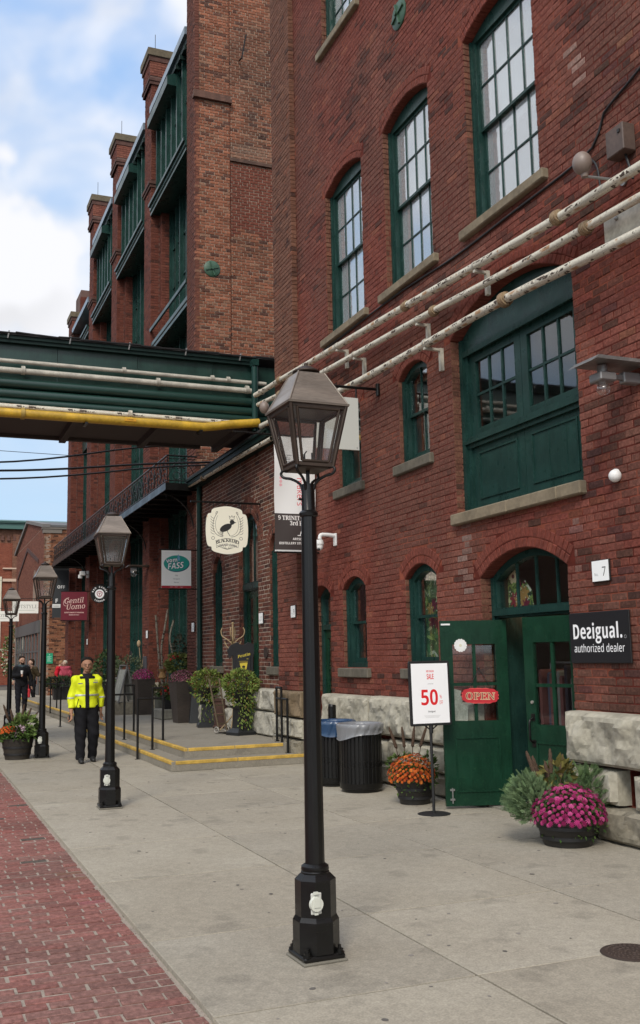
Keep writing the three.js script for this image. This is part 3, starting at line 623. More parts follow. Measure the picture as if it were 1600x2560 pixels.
    for (const q of [R]) part(q, 'lock', cyl(0.018, 0.016, 0.015, lw - 0.09, 1.12, -0.022, 14, -Math.PI / 2), std([0.6, 0.58, 0.52], { metalness: 0.8, roughness: 0.3 }));
    part(TALL, 'threshold', metreUV(span(WALL - 0.02, x + 0.5, 0.001, 0.019, -o.u1 + 0.02, -o.u0 - 0.02), 0.6), std([0.34, 0.31, 0.26], { map: TX.concrete, roughness: 0.9 }));
  }
  // narrow green side door beyond the bins
  {
    const d = group(TALL, 'side_door'), x = WALL + 0.16, o = side, i0 = o.u0 + 0.08, i1 = o.u1 - 0.08;
    part(d, 'frame', join([front(x, [[o.u0, 0.015], [o.u1, 0.015], ...arcTop(o, 0)], 0.1, [rect(i0, i1, 0.03, 2.05), [[i0, 2.13], [i1, 2.13], ...arcTop(o, 0.08)]])]), MT.green);
    part(d, 'leaf_board', front(x + 0.03, rect(i0, i1, 0.03, 2.05), 0.04, [rect(i0 + 0.1, i1 - 0.1, 1.0, 1.92)]), MT.doorGreen);
    part(d, 'leaf_bar', bar(x + 0.035, 0.03, i0 + 0.1, i1 - 0.1, 1.44, 1.475), MT.doorGreen);
    part(d, 'pane', bar(x + 0.048, 0.003, i0 + 0.1, i1 - 0.1, 1.0, 1.44), MT.glass); part(d, 'pane', bar(x + 0.048, 0.003, i0 + 0.1, i1 - 0.1, 1.475, 1.92), MT.glass);
    part(d, 'pane', front(x + 0.048, [[i0, 2.13], [i1, 2.13], ...arcTop(o, 0.08)], 0.003), MT.glass);
    part(d, 'panel_bead', join([bar(x + 0.018, 0.012, i0 + 0.1, i1 - 0.1, 0.78, 0.8), bar(x + 0.018, 0.012, i0 + 0.1, i1 - 0.1, 0.2, 0.22), bar(x + 0.018, 0.012, i0 + 0.1, i0 + 0.12, 0.22, 0.78), bar(x + 0.018, 0.012, i1 - 0.12, i1 - 0.1, 0.22, 0.78)]), MT.doorGreen);
  }
  // rough stone base
  const stoneTone = [[0.57, 0.545, 0.485], [0.61, 0.585, 0.525], [0.53, 0.505, 0.445]].map((c) => std(c, { roughness: 0.92, map: TX.stone, bumpMap: TX.stoneBump, bumpScale: 0.012 }));
  const greyStone = std([0.34, 0.31, 0.26], { roughness: 0.95, map: TX.stone, bumpMap: TX.stoneBump, bumpScale: 0.014 });
  let sd = 1;
  const stone = (u0, u1, v0, v1, proud = 0.17, m = pick(stoneTone), bulge = 0.05) => {
    const g = stoneBlock(u1 - u0 - 0.018, v1 - v0 - 0.014, proud + 0.1, sd += 1.37, bulge); move(g, WALL + 0.1 - (proud + 0.1) / 2 - 0.0, (v0 + v1) / 2, -(u0 + u1) / 2); part(TALL, 'stone', g, m);
  };
  srand(52);
  // right of the entrance
  stone(6.42, 7.93, 0.62, 1.10, 0.17); stone(5.2, 6.42, 0.60, 1.10, 0.17); stone(3.2, 5.2, 0.62, 1.1, 0.2); stone(1, 3.2, 0.6, 1.1, 0.2); stone(-1, 1, 0.62, 1.1, 0.2); stone(-3, -1, 0.62, 1.1, 0.2);
  stone(7.22, 7.96, 0.30, 0.61, 0.16); stone(6.1, 6.98, 0.30, 0.60, 0.19); stone(4.4, 6.1, 0.3, 0.6, 0.18); stone(2, 4.4, 0.3, 0.6, 0.18); stone(-1, 2, 0.3, 0.6, 0.18); stone(-3, -1, 0.3, 0.6, 0.18);
  stone(7.5, 7.96, 0.0, 0.30, 0.16, greyStone); stone(5.6, 7.5, 0.0, 0.295, 0.2, greyStone, 0.03); stone(3.4, 5.6, 0, 0.295, 0.26, greyStone, 0.03); stone(0, 3.4, 0, 0.295, 0.24, greyStone, 0.03); stone(-3, 0, 0, 0.295, 0.24, greyStone, 0.03);
  // between the entrance and the side door
  stone(9.6, 10.55, 0.58, 1.10, 0.15); stone(10.55, 12.25, 0.60, 1.11, 0.17); stone(12.25, 13.86, 0.56, 1.10, 0.2);
  stone(9.6, 10.9, 0.26, 0.575, 0.15); stone(10.9, 11.75, 0.28, 0.59, 0.14); stone(11.75, 12.9, 0.26, 0.55, 0.16); stone(12.9, 13.86, 0.28, 0.55, 0.17);
  stone(9.6, 11.3, 0.0, 0.265, 0.13, greyStone); stone(11.3, 13.86, 0.0, 0.27, 0.14, greyStone);
  // corner pier
  const brown = std([0.30, 0.225, 0.15], { roughness: 0.9, map: TX.stone, bumpMap: TX.stoneBump, bumpScale: 0.008 });
  stone(14.7, 16.0, 0.68, 1.10, 0.2, brown, 0.015); stone(14.7, 16.0, 0.36, 0.67, 0.2); stone(14.7, 16.0, 0.0, 0.35, 0.22, greyStone);
}
// ------------------------------------------------------------------ single-storey brick shop between the tall buildings
const LOW = thing('brick_shop', 'low brown brick shop with arched door and windows under a dark green eave', 'building');
{
  const winK = { u0: 16.06, u1: 16.64, v0: 1.48, spring: 3.52, rise: 0.28, ring: 0.216 };
  const doorM = { u0: 17.30, u1: 18.46, v0: 0.30, spring: 3.80, rise: 0.56, ring: 0.324 };
  const winL = { u0: 19.60, u1: 20.24, v0: 1.48, spring: 3.42, rise: 0.31, ring: 0.216 };
  const all = [winK, doorM, winL];
  const mortar = std([0.50, 0.40, 0.32], { roughness: 0.95, map: TX.concrete });
  part(LOW, 'wall', metreUV(wallBody(WALL + 0.0045, 0.36, 16.0, 21.6, 0, 5.5, all), 0.8), mortar);
  part(LOW, 'shell', join([span(9.6, 9.9, 0, 5.6, -21.6, -16), span(6.22, 9.6, 0, 5.6, -21.6, -21.4), span(6.22, 9.6, 0.02, 0.28, -21.4, -16.02)]), std([0.38, 0.35, 0.31], { roughness: 0.95 }));
  const list = []; srand(61);
  const tint = (u, v, r, rev) => {
    let c = blend([0.155, 0.058, 0.042], [0.245, 0.095, 0.064], rnd());
    if (rnd() < 0.16) c = blend(c, [0.055, 0.032, 0.03], 0.7); if (rnd() < 0.06) c = blend(c, [0.30, 0.13, 0.08], 0.6);
    if (v > 4.1 && u > 18.3 && u < 19.8 && fbm(u * 1.3, v * 1.6, 3, 3) > 0.5) c = blend(c, [0.13, 0.075, 0.06], 0.8);
    return shade(c, rnd(0.85, 1.12));
  };
  layWall(list, FRONT, { u0: 16.0, u1: 21.55, v0: 1.1, v1: 5.5, openings: all, tint, header: 6, joint: 0.0125 });
  for (const o of all) { layArch(list, FRONT, o, { tint: (u, v) => shade(tint(u, v), 1.15), rings: o === doorM ? 3 : 2 }); for (const s of [1, -1]) layReveal(list, FRONT, o.v0 < 1 ? { ...o, v0: 1.1 } : o, 0.11, s, tint); }
  buildBricks(LOW, list);
  for (const o of [winK, winL]) { sashWindow(LOW, o, { x: WALL + 0.075, cols: 1, rows: [1, 1], archedGlass: true, jamb: 0.11, rail: 0.045 }); stoneSill(LOW, o.u0 - 0.09, o.u1 + 0.1, 1.335, 1.475, WALL - 0.06, MT.sillDark); }
  {
    const d = group(LOW, 'arched_door'), o = doorM, x = WALL + 0.09, i0 = o.u0 + 0.1, i1 = o.u1 - 0.1, um = (i0 + i1) / 2;
    part(d, 'frame', join([front(x, [[o.u0, o.v0], [o.u1, o.v0], ...arcTop(o, 0)], 0.12, [rect(i0, i1, 0.32, 2.9), [[i0, 3.06], [i1, 3.06], ...arcTop(o, 0.1)]]), bar(x - 0.03, 0.03, i0 - 0.05, i1 + 0.05, 2.93, 3.03)]), MT.green);
    for (const [a, b] of [[i0, um - 0.002], [um + 0.002, i1]]) {
      part(d, 'leaf_board', front(x + 0.04, rect(a, b, 0.32, 2.9), 0.045, [rect(a + 0.1, b - 0.1, 1.3, 2.76)]), MT.doorGreen);
      part(d, 'leaf_bar', join([1.76, 2.26].map((v) => bar(x + 0.045, 0.03, a + 0.1, b - 0.1, v - 0.012, v + 0.012))), MT.doorGreen);
      for (const [q0, q1] of [[1.3, 1.748], [1.772, 2.248], [2.272, 2.76]]) part(d, 'pane', bar(x + 0.06, 0.003, a + 0.1, b - 0.1, q0, q1), MT.glass);
    }
    part(d, 'transom_bar', bar(x + 0.03, 0.03, um - 0.015, um + 0.015, 3.06, 4.26), MT.green);
    part(d, 'pane', front(x + 0.05, [[i0, 3.06], [i1, 3.06], ...arcTop(o, 0.1)], 0.003), MT.glass);
  }
  const whiteStone = std([0.60, 0.585, 0.55], { roughness: 0.9, map: TX.stone, bumpMap: TX.stoneBump, bumpScale: 0.012 });
  let sd = 60;
  for (const [a, b, c, e] of [[16.0, 16.75, 0.72, 1.1], [16.75, 17.3, 0.72, 1.1], [16.0, 17.3, 0.29, 0.715], [18.46, 19.7, 0.70, 1.1], [19.7, 21.0, 0.7, 1.1], [18.46, 20.2, 0.29, 0.695], [20.2, 21.4, 0.29, 0.695]])
    part(LOW, 'stone', move(stoneBlock(b - a - 0.012, e - c - 0.01, 0.24, sd += 1.7, 0.035), WALL + 0.1 - 0.12, (c + e) / 2, -(a + b) / 2), whiteStone);
  // roof and eave
  part(LOW, 'roof', prism([[-0.22, 5.56], [4.2, 7.0], [4.2, 7.1], [-0.22, 5.68]], 5.55, WALL, 0, -21.6, 0, 0, 0), std([0.05, 0.055, 0.06], { roughness: 0.8, map: TX.metal }));
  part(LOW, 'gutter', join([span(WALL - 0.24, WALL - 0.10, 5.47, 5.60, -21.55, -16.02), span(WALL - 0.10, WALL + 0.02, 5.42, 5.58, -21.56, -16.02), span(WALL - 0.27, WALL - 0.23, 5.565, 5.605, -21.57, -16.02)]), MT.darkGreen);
  part(LOW, 'downpipe', join([rod([WALL - 0.06, 0.3, -21.12], [WALL - 0.06, 5.45, -21.12], 0.055, 12), ...[1.4, 2.9, 4.3].map((y) => cyl(0.064, 0.064, 0.05, WALL - 0.06, y, -21.12, 12))]), MT.green);
}
// ------------------------------------------------------------------ tower building with brick piers and green timber bays
const TOWER = thing('mill_building', 'tall brick mill building with green timber bays and an iron balcony', 'building');
{
  const mortar = std([0.66, 0.54, 0.43], { roughness: 0.95, map: TX.concrete }), redMortar = std([0.20, 0.115, 0.095], { roughness: 0.95, map: TX.concrete });
  const list = []; srand(71);
  const old = (u, v) => {
    let c = blend([0.26, 0.098, 0.056], [0.42, 0.165, 0.095], rnd());
    const n = fbm(u * 1.1 + 4, v * 0.7, 6, 4); c = blend(c, [0.17, 0.085, 0.056], sstep(n, 0.5, 0.7) * 0.7);
    if (rnd() < 0.12) c = blend(c, [0.07, 0.04, 0.035], 0.7); if (rnd() < 0.1) c = blend(c, [0.36, 0.19, 0.12], 0.7);
    return shade(c, rnd(0.82, 1.15));
  };
  const red = (u, v) => { let c = blend([0.18, 0.055, 0.038], [0.235, 0.082, 0.056], rnd()); if (rnd() < 0.08) c = blend(c, [0.07, 0.036, 0.03], 0.7); return shade(c, rnd(0.85, 1.12)); };
  // end wall towards the camera
  const END = face([0, 0, -21.65], [1, 0, 0], [0, 0, 1]);
  part(TOWER, 'end_wall', metreUV(join([span(6.70, 11, 0, 22, -22.35, -21.712), span(WALL + 0.012, 6.71, 0, 15.1, -22.35, -21.662), span(WALL + 0.012, 6.71, 15.1, 22, -22.35, -21.682)]), 0.8), mortar);
  layWall(list, END, { u0: 6.72, u1: 8.8, v0: 5.4, v1: 22, proud: -0.05, joint: 0.0125, tint: (u, v) => { if (v < 13.55 && v > 11.9 - 0.3 * fbm(u * 3, 1, 0, 2)) return shade(blend([0.205, 0.062, 0.04], [0.235, 0.08, 0.052], rnd()), rnd(0.9, 1.1)); if (v > 13.6 && v < 14.1) return blend(old(u, v), [0.33, 0.2, 0.14], 0.5); return old(u, v); } });
  layWall(list, END, { u0: WALL, u1: 6.72, v0: 5.4, v1: 15.02, joint: 0.0125, tint: old });
  layWall(list, END, { u0: WALL, u1: 6.72, v0: 15.24, v1: 22, proud: -0.02, joint: 0.011, tint: old });
  part(TOWER, 'corbel', join([span(WALL - 0.05, 6.76, 15.03, 15.13, -21.72, -21.56), span(WALL - 0.03, 6.74, 15.13, 15.23, -21.72, -21.6)]), std([0.19, 0.09, 0.06], { map: TX.brick, roughness: 0.9 }));
  part(TOWER, 'corbel', span(6.72, 8.8, 13.58, 13.66, -21.72, -21.65), std([0.15, 0.08, 0.055], { map: TX.brick, roughness: 0.9 }));
  // body of the building and roof
  const timber = MT.green;
  part(TOWER, 'shell', join([span(10.5, 10.8, 0, 17.2, -42.9, -22.36), span(6.6, 10.5, 0, 17.2, -42.9, -42.6), ...[[0, 0.28], [5.35, 5.6], [10.2, 10.6], [14.2, 14.6], [17.0, 17.18]].map(([a, b]) => span(6.62, 10.5, a, b, -42.6, -22.36))]), std([0.36, 0.33, 0.29], { roughness: 0.95 }));
  const piers = [[21.65, 22.41, 22], [26.41, 27.27, 19.25], [31.48, 32.43, 19.25], [36.23, 37.18, 19.25], [41.25, 42.2, 16.3]];
  piers.forEach(([a, b, top], i) => {
    const capAt = top - 0.95;
    part(TOWER, 'pier', join([span(WALL + 0.012, 6.7, 0.29, i ? capAt : 22, -b + 0.012, -a - (i ? 0.012 : 0.1)), span(6.112, 6.7, 0.29, i ? 17.2 : 17, -b - 0.238, i ? -a + 0.238 : -a - 0.1)]), redMortar);
    layWall(list, FRONT, { u0: a, u1: b, v0: 1.03, v1: i ? capAt : 22, tint: i ? red : (u, v) => blend(red(u, v), [0.16, 0.075, 0.055], 0.4), len: i ? 0.226 : 0.226 });
    if (i) {
      layWall(list, face([WALL + 0.002, 0, -a], [1, 0, 0], [0, 0, 1]), { u0: 0, u1: 0.25, v0: 1.03, v1: capAt, tint: red, header: 0, depth: 0.06 });
      layWall(list, face([6.1, 0, -a + 0.25], [1, 0, 0], [0, 0, 1]), { u0: 0, u1: 0.34, v0: 1.03, v1: 16.9, tint: red, header: 0, depth: 0.06 });
      layWall(list, face([6.1, 0, 0], [0, 0, -1], [-1, 0, 0]), { u0: a - 0.25, u1: a, v0: 1.03, v1: 16.9, tint: red, header: 0 });
      // corbelled cap with a stone coping
      const C = std([0.155, 0.068, 0.05], { map: TX.brick, bumpMap: TX.brickBump, bumpScale: 0.004, roughness: 0.9 });
      part(TOWER, 'cap_core', span(WALL - 0.04, 6.75, capAt - 0.18, top - 0.26, -b - 0.03, -a + 0.03), redMortar);
      layWall(list, face([WALL - 0.055, 0, 0], [0, 0, -1], [-1, 0, 0]), { u0: a - 0.04, u1: b + 0.04, v0: capAt + 0.08, v1: top - 0.26, tint: red, header: 0, depth: 0.05 });
      layWall(list, face([WALL - 0.055, 0, -a + 0.045], [1, 0, 0], [0, 0, 1]), { u0: 0, u1: 0.85, v0: capAt + 0.08, v1: top - 0.26, tint: (u, v) => shade(blend([0.25, 0.085, 0.06], [0.32, 0.12, 0.08], rnd()), rnd(0.85, 1.1)), header: 0, depth: 0.05 });
      part(TOWER, 'corbel', join([span(WALL - 0.09, 6.8, capAt - 0.08, capAt, -b - 0.07, -a + 0.07), span(WALL - 0.065, 6.8, capAt - 0.18, capAt - 0.08, -b - 0.045, -a + 0.045), span(WALL - 0.09, 6.8, top - 0.42, top - 0.26, -b - 0.07, -a + 0.07)]), C);
      part(TOWER, 'coping', metreUV(span(WALL - 0.13, 6.9, top - 0.26, top - 0.04, -b - 0.11, -a + 0.11), 0.8), std([0.20, 0.165, 0.12], { map: TX.stone, roughness: 0.95 }));
      part(TOWER, 'lightning_rod', rod([WALL + 0.2, top - 0.03, -(a + b) / 2], [WALL + 0.2, top + 0.75, -(a + b) / 2], 0.009, 6), MT.iron);
      if (i < 4) part(TOWER, 'corbel', join([span(WALL - 0.07, 6.3, 15.05, 15.14, -b - 0.06, -a + 0.06), span(WALL - 0.04, 6.3, 14.96, 15.05, -b - 0.03, -a + 0.03)]), C);
    }
    part(TOWER, 'stone', metreUV(bbox(0.34, 0.74, b - a + 0.1, 0.02, WALL + 0.1, 0.66, -(a + b) / 2), 1), std([0.47, 0.45, 0.40], { map: TX.stone, bumpMap: TX.stoneBump, bumpScale: 0.01, roughness: 0.92 }));
  });
  // timber bays
  const fascia = std([0.30, 0.40, 0.50], { roughness: 0.35, metalness: 0.6, map: TX.metal });
  for (let i = 0; i < 4; i++) {
    const b0 = piers[i][1] + (i ? 0.25 : 0.25), b1 = piers[i + 1][0] - 0.25, w = b1 - b0, X = 6.36, top = i === 3 ? 15.2 : 17.0, bay = group(TOWER, 'timber_bay');
    // glass between posts, storey by storey
    const floors = [[0.30, 3.25], [3.4, 5.3], [5.75, 10.15], [10.75, 14.15], [14.75, top - 0.15]], n = 6;
    for (const [v0, v1] of floors) {
      if (v1 - v0 < 0.5) continue;
      const X = v0 > 14 ? 5.98 : 6.36;
      for (let k = 0; k < n; k++) {
        const a = mix(b0, b1, k / n) + 0.07, b = mix(b0, b1, (k + 1) / n) - 0.07;
        const base = v0 + (v0 > 5 ? 0.12 : v0 > 3 ? 0.06 : 0.85);
        part(bay, 'pane', bar(X + 0.07, 0.004, a, b, base, v1 - 0.05), MT.glass);
        if (base - v0 > 0.3) part(bay, 'panel', bar(X + 0.05, 0.03, a, b, v0 + 0.03, base - 0.03), MT.doorGreen);
      }
      part(bay, 'transom_bar', join(Array.from({ length: Math.max(1, Math.round((v1 - v0) / 1.1)) - 1 }, (_, q) => mix(v0, v1, (q + 1) / Math.round((v1 - v0) / 1.1))).map((v) => bar(X + 0.045, 0.05, b0, b1, v - 0.02, v + 0.02)).concat([bar(X + 0.05, 0.05, b0, b1, v1 - 0.06, v1)])), timber);
    }
    for (let k = 0; k <= n; k++) {
      const u = mix(b0, b1, k / n), wide = k % 2 ? 0.055 : 0.085;
      part(bay, 'mullion', join([bar(X + 0.02, 0.16, u - wide, u + wide, 0.3, 14.3), bar(X - 0.04 + (k % 2) * 0.03, 0.06 - (k % 2) * 0.03, u - wide * 0.5, u + wide * 0.5, 0.3, 14.3)]), timber);
      if (top > 15.5) part(bay, 'mullion', join([bar(6.0, 0.16, u - wide, u + wide, 14.6, top), bar(5.94, 0.06, u - wide * 0.5, u + wide * 0.5, 14.6, top)]), timber);
    }
    if (top > 15.5) part(bay, 'cheek_panel', join([bar(6.0, 0.5, piers[i][1] + 0.004, b0 - 0.05, 14.5, top), bar(6.0, 0.5, b1 + 0.05, piers[i + 1][0] - 0.004, 14.5, top), bar(6.02, 0.1, b0, b1, 14.5, 14.85)]), timber);
    // belts and canopies
    const belt = (v0, v1, out, name = 'belt') => part(bay, name, prism([[WALL + 0.62, v0], [WALL - out + 0.1, v0 + 0.02], [WALL - out, v0 + 0.1], [WALL - out, v0 + 0.2], [WALL + 0.62, v1]], piers[i + 1][0] - piers[i][1] - 0.004, 0, 0, -piers[i + 1][0] + 0.002), MT.green);
    belt(14.12, 14.72, 0.04, 'canopy');
    part(bay, 'canopy_trim', join([bar(WALL - 0.09, 0.05, piers[i][1] + 0.01, piers[i + 1][0] - 0.01, 14.32, 14.40), bar(WALL - 0.02, 0.05, piers[i][1] + 0.01, piers[i + 1][0] - 0.01, 14.08, 14.15)]), timber);
    if (i < 1) { belt(10.15, 10.8, -0.02, 'belt'); part(bay, 'belt_trim', join([bar(WALL - 0.03, 0.05, piers[i][1] + 0.01, piers[i + 1][0] - 0.01, 10.66, 10.75), bar(WALL + 0.03, 0.05, piers[i][1] + 0.01, piers[i + 1][0] - 0.01, 10.12, 10.2)]), timber); }
    else part(bay, 'belt', bar(X - 0.1, 0.3, b0, b1, 10.15, 10.75), timber);
    part(bay, 'belt', bar(X - 0.06, 0.25, b0, b1, 5.3, 5.75), timber);
    // top canopy with a hood over the window, soffit brackets and metal roof edge
    if (i < 3) {
      part(bay, 'hood', prism([[6.45, 16.55], [WALL - 0.16, 16.62], [WALL - 0.16, 16.86], [6.45, 17.2]], 2.4, 0, 0, -piers[i + 1][0] + 0.18), timber);
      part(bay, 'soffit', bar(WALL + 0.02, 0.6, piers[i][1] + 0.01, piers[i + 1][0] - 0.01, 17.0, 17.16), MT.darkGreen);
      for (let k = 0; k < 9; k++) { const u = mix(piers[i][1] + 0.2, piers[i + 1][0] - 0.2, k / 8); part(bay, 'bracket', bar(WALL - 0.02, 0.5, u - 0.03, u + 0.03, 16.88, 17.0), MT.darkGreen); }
    }
    const rt = i === 3 ? 15.3 : 17.18;
    part(bay, 'roof_edge', prism([[WALL - 0.06, rt], [WALL - 0.06, rt + 0.2], [WALL + 0.6, rt + 0.36], [8.5, rt + 0.5], [8.5, rt]], piers[i + 1][0] - piers[i][1] - 0.004, 0, 0, -piers[i + 1][0] + 0.002), fascia);
  }
  buildBricks(TOWER, list);
  // balcony
  const bal = group(TOWER, 'balcony'), Xb = 5.16, B0 = 21.5, B1 = 40.8;
  part(bal, 'floor_slab', join([span(Xb - 0.02, 6.3, 5.44, 5.50, -B1, -B0), span(Xb - 0.05, Xb - 0.02, 5.38, 5.54, -B1, -B0), span(Xb - 0.05, 6.3, 5.38, 5.54, -B0, -B0 + 0.03)]), MT.iron);
  for (let k = 0; k < 26; k++) { const u = B0 + 0.5 + k * 0.76; part(bal, 'joist', span(Xb, 6.3, 5.36, 5.44, -u - 0.03, -u + 0.03), MT.iron); }
  const rail = (x0, z0, x1, z1) => join([rod([x0, 6.17, z0], [x1, 6.17, z1], 0.02, 8), rod([x0, 5.60, z0], [x1, 5.60, z1], 0.013, 6), rod([x0, 6.10, z0], [x1, 6.10, z1], 0.009, 6)]);
  part(bal, 'handrail', rail(Xb, -B0, Xb, -B1), MT.iron); part(bal, 'handrail', rail(Xb, -B0, WALL, -B0), MT.iron);
  // one railing panel: crossing arcs, a stem and two scrolls
  const pw = 0.643, pg = join([
    tube([[0, 5.60, 0], [0.10, 5.9, 0], [pw / 2, 6.10, 0]], 0.009, 10, 5), tube([[pw, 5.60, 0], [pw - 0.10, 5.9, 0], [pw / 2, 6.10, 0]], 0.009, 10, 5),
    tube([[0, 6.10, 0], [0.05, 5.95, 0], [0.16, 5.86, 0]], 0.008, 8, 5), tube([[pw, 6.10, 0], [pw - 0.05, 5.95, 0], [pw - 0.16, 5.86, 0]], 0.008, 8, 5),
    rod([pw / 2, 5.54, 0], [pw / 2, 6.17, 0], 0.009, 6), rod([0, 5.54, 0], [0, 6.17, 0], 0.011, 6),
    tube(ngon(12, 0.085).map((p) => [pw / 2 - 0.11 + p[0], 5.71 + p[1], 0]), 0.008, 20, 5, true), tube(ngon(12, 0.085).map((p) => [pw / 2 + 0.11 + p[0], 5.71 + p[1], 0]), 0.008, 20, 5, true),
    move(ball(0.035, 0, 0, 0, 1.6, 0.5, 0.4, 6), pw / 2 - 0.05, 5.90, 0, 0, 0, 0.5), move(ball(0.035, 0, 0, 0, 1.6, 0.5, 0.4, 6), pw / 2 + 0.05, 5.90, 0, 0, 0, -0.5)]);
  for (let k = 0; k < 30; k++) { const m = part(bal, 'railing_panel', pg, MT.iron); m.position.set(Xb, 0, -B0 - k * pw); m.rotation.y = Math.PI / 2; }
  const endPanel = part(bal, 'railing_panel', pg, MT.iron); endPanel.position.set(Xb, 0, -B0);
  for (const [a, b] of piers.slice(0, 4)) {
    const u = (a + b) / 2 + (a < 22 ? -0.2 : 0);
    part(bal, 'bracket', join([tube([[WALL + 0.02, 4.55, -u], [WALL - 0.1, 4.95, -u], [WALL - 0.4, 5.25, -u], [Xb, 5.36, -u]], 0.02, 16, 6), tube(ngon(10, 0.07).map((p) => [Xb + 0.12 + p[0], 5.26 + p[1], -u]), 0.01, 16, 5, true)]), MT.iron);
  }
}
// ------------------------------------------------------------------ covered bridge across the street
const BRIDGE = thing('covered_bridge', 'dark green covered footbridge crossing over the street between the buildings', 'bridge');
{
  const sheet = std([0.015, 0.056, 0.044], { roughness: 0.5, map: TX.paint, roughnessMap: TX.rough });
  const X0 = -10.3, X1 = 6.3, zf = -17.0, zb = -19.2, n = 12;
  for (let k = 0; k < n; k++) { const a = mix(X0, X1, k / n), b = mix(X0, X1, (k + 1) / n); part(BRIDGE, 'side_panel', span(a + 0.003, b - 0.003, 5.92, 7.0, zf - 0.05, zf + rnd(-0.004, 0.004)), sheet); }
  part(BRIDGE, 'back_panel', span(X0, X1, 5.92, 7.0, zb, zb + 0.05), sheet);
  part(BRIDGE, 'deck', span(X0, X1, 5.9, 6.0, zb + 0.06, zf - 0.06), std([0.06, 0.05, 0.045], { roughness: 0.9 }));
  for (let k = 0; k < 11; k++) part(BRIDGE, 'joist', span(mix(X0, X1, (k + 0.5) / 11) - 0.06, mix(X0, X1, (k + 0.5) / 11) + 0.06, 5.78, 5.9, zb + 0.1, zf - 0.1), std([0.05, 0.042, 0.038], { roughness: 0.9 }));
  part(BRIDGE, 'edge_beam', join([span(X0, 5.25, 5.84, 5.9, zb + 0.02, zb + 0.14), span(X0, 5.25, 5.76, 5.9, zf - 0.2, zf - 0.08)]), std([0.05, 0.042, 0.038], { roughness: 0.85 }));
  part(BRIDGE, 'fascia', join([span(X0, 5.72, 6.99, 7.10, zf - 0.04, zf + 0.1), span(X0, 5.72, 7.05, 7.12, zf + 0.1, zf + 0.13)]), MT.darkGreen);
  part(BRIDGE, 'roof', prism([[zf + 0.16, 7.11], [zf + 0.16, 7.14], [(zf + zb) / 2, 7.42], [zb - 0.16, 7.14], [zb - 0.16, 7.11]].map((p) => [-p[0], p[1]]), X1 - X0, X0, 0, 0, 0, Math.PI / 2, 0), std([0.022, 0.022, 0.024], { roughness: 0.85, map: TX.metal }));
  srand(80);
  for (let k = 0; k < 46; k++) part(BRIDGE, 'shingle', box(0.36, 0.02, 0.16, X0 + 0.2 + k * 0.355, 7.146 + rnd(0, 0.02), zf + 0.1, 0.22 + rnd(-0.06, 0.06), rnd(-0.05, 0.05), rnd(-0.04, 0.04)), std([0.02, 0.02, 0.022], { roughness: 0.9 }));
  for (let k = 0; k < 16; k++) part(BRIDGE, 'roof_clip', box(0.02, 0.13, 0.03, X0 + 0.4 + k * 1.02, 7.11, zf + 0.15, 0.2, 0, -0.15), MT.galv);
  for (const [y, r] of [[6.285, 0.085], [6.10, 0.085], [5.955, 0.075]]) part(BRIDGE, 'rib_pipe', rod([X0, y, zf + 0.08], [X1, y, zf + 0.08], r, 16), sheet);
  part(BRIDGE, 'post', join([cyl(0.06, 0.06, 1.3, 5.66, 5.72, zf + 0.2, 12), span(5.6, 5.72, 6.95, 7.06, zf + 0.1, zf + 0.28)]), MT.green);
}
// pipes carried by the bridge
{
  const run = (name, label, y, z, r, m, x1, flanges) => {
    const t = thing(name, label, 'pipe', [0, 0, 0]);
    part(t, 'pipe_run', metreUV(rod([-10.2, y, z], [x1, y - 0.02, z], r, 14), 1.2), m);
    for (const f of flanges) part(t, 'coupling', cyl(r * 1.5, r * 1.5, 0.06, f, y, z, 14, 0, 0, Math.PI / 2), m);
    return t;
  };
  run('bridge_pipe', 'upper of two thin white pipes along the green bridge', 6.665, -16.86, 0.036, MT.offwhite, 5.9, [-2, 3.3, 4.9, 5.2]);
  run('bridge_pipe', 'lower, thicker of two white pipes along the green bridge', 6.50, -16.84, 0.05, MT.offwhite, 5.85, [-1.5, 1.6, 3.9, 5.55]);
  run('bridge_pipe', 'grey weathered pipe lying just above the yellow pipe on the bridge', 5.865, -16.78, 0.045, MT.peel, 5.5, [0.2, 3.4]);
  const y = thing('gas_pipe', 'bright yellow gas pipe hanging below the green bridge', 'pipe');
  part(y, 'pipe_run', metreUV(tube([[-10.2, 5.74, -16.74], [0, 5.73, -16.74], [4.35, 5.72, -16.74], [4.75, 5.72, -16.74], [5.05, 5.78, -16.72], [5.7, 5.86, -16.70]], 0.078, 60, 16), 1), MT.yellow);
  part(y, 'coupling', join([cyl(0.1, 0.1, 0.1, 0.7, 5.73, -16.74, 16, 0, 0, Math.PI / 2), cyl(0.1, 0.1, 0.06, 1.6, 5.73, -16.74, 16, 0, 0, Math.PI / 2)]), std([0.35, 0.24, 0.06], { roughness: 0.6, metalness: 0.3 }));
  const mk = print(128, 32, (c, w, h) => { c.fillStyle = '#c9921a'; c.fillRect(0, 0, w, h); c.fillStyle = '#2a2010'; c.font = 'bold 22px sans-serif'; c.textAlign = 'center'; c.textBaseline = 'middle'; c.fillText('5 PSIG', w / 2, h / 2); });
  part(y, 'pressure_label', panelUV(box(0.2, 0.05, 0.004, 3.35, 5.735, -16.650), 'x'), mk);
  const clip = []; for (const x of [-3, 0.2, 2.6, 4.6]) clip.push(box(0.04, 0.3, 0.02, x, 5.78, -16.85), box(0.05, 0.03, 0.26, x, 5.62, -16.74));
  part(y, 'hanger', join(clip), MT.iron);
}
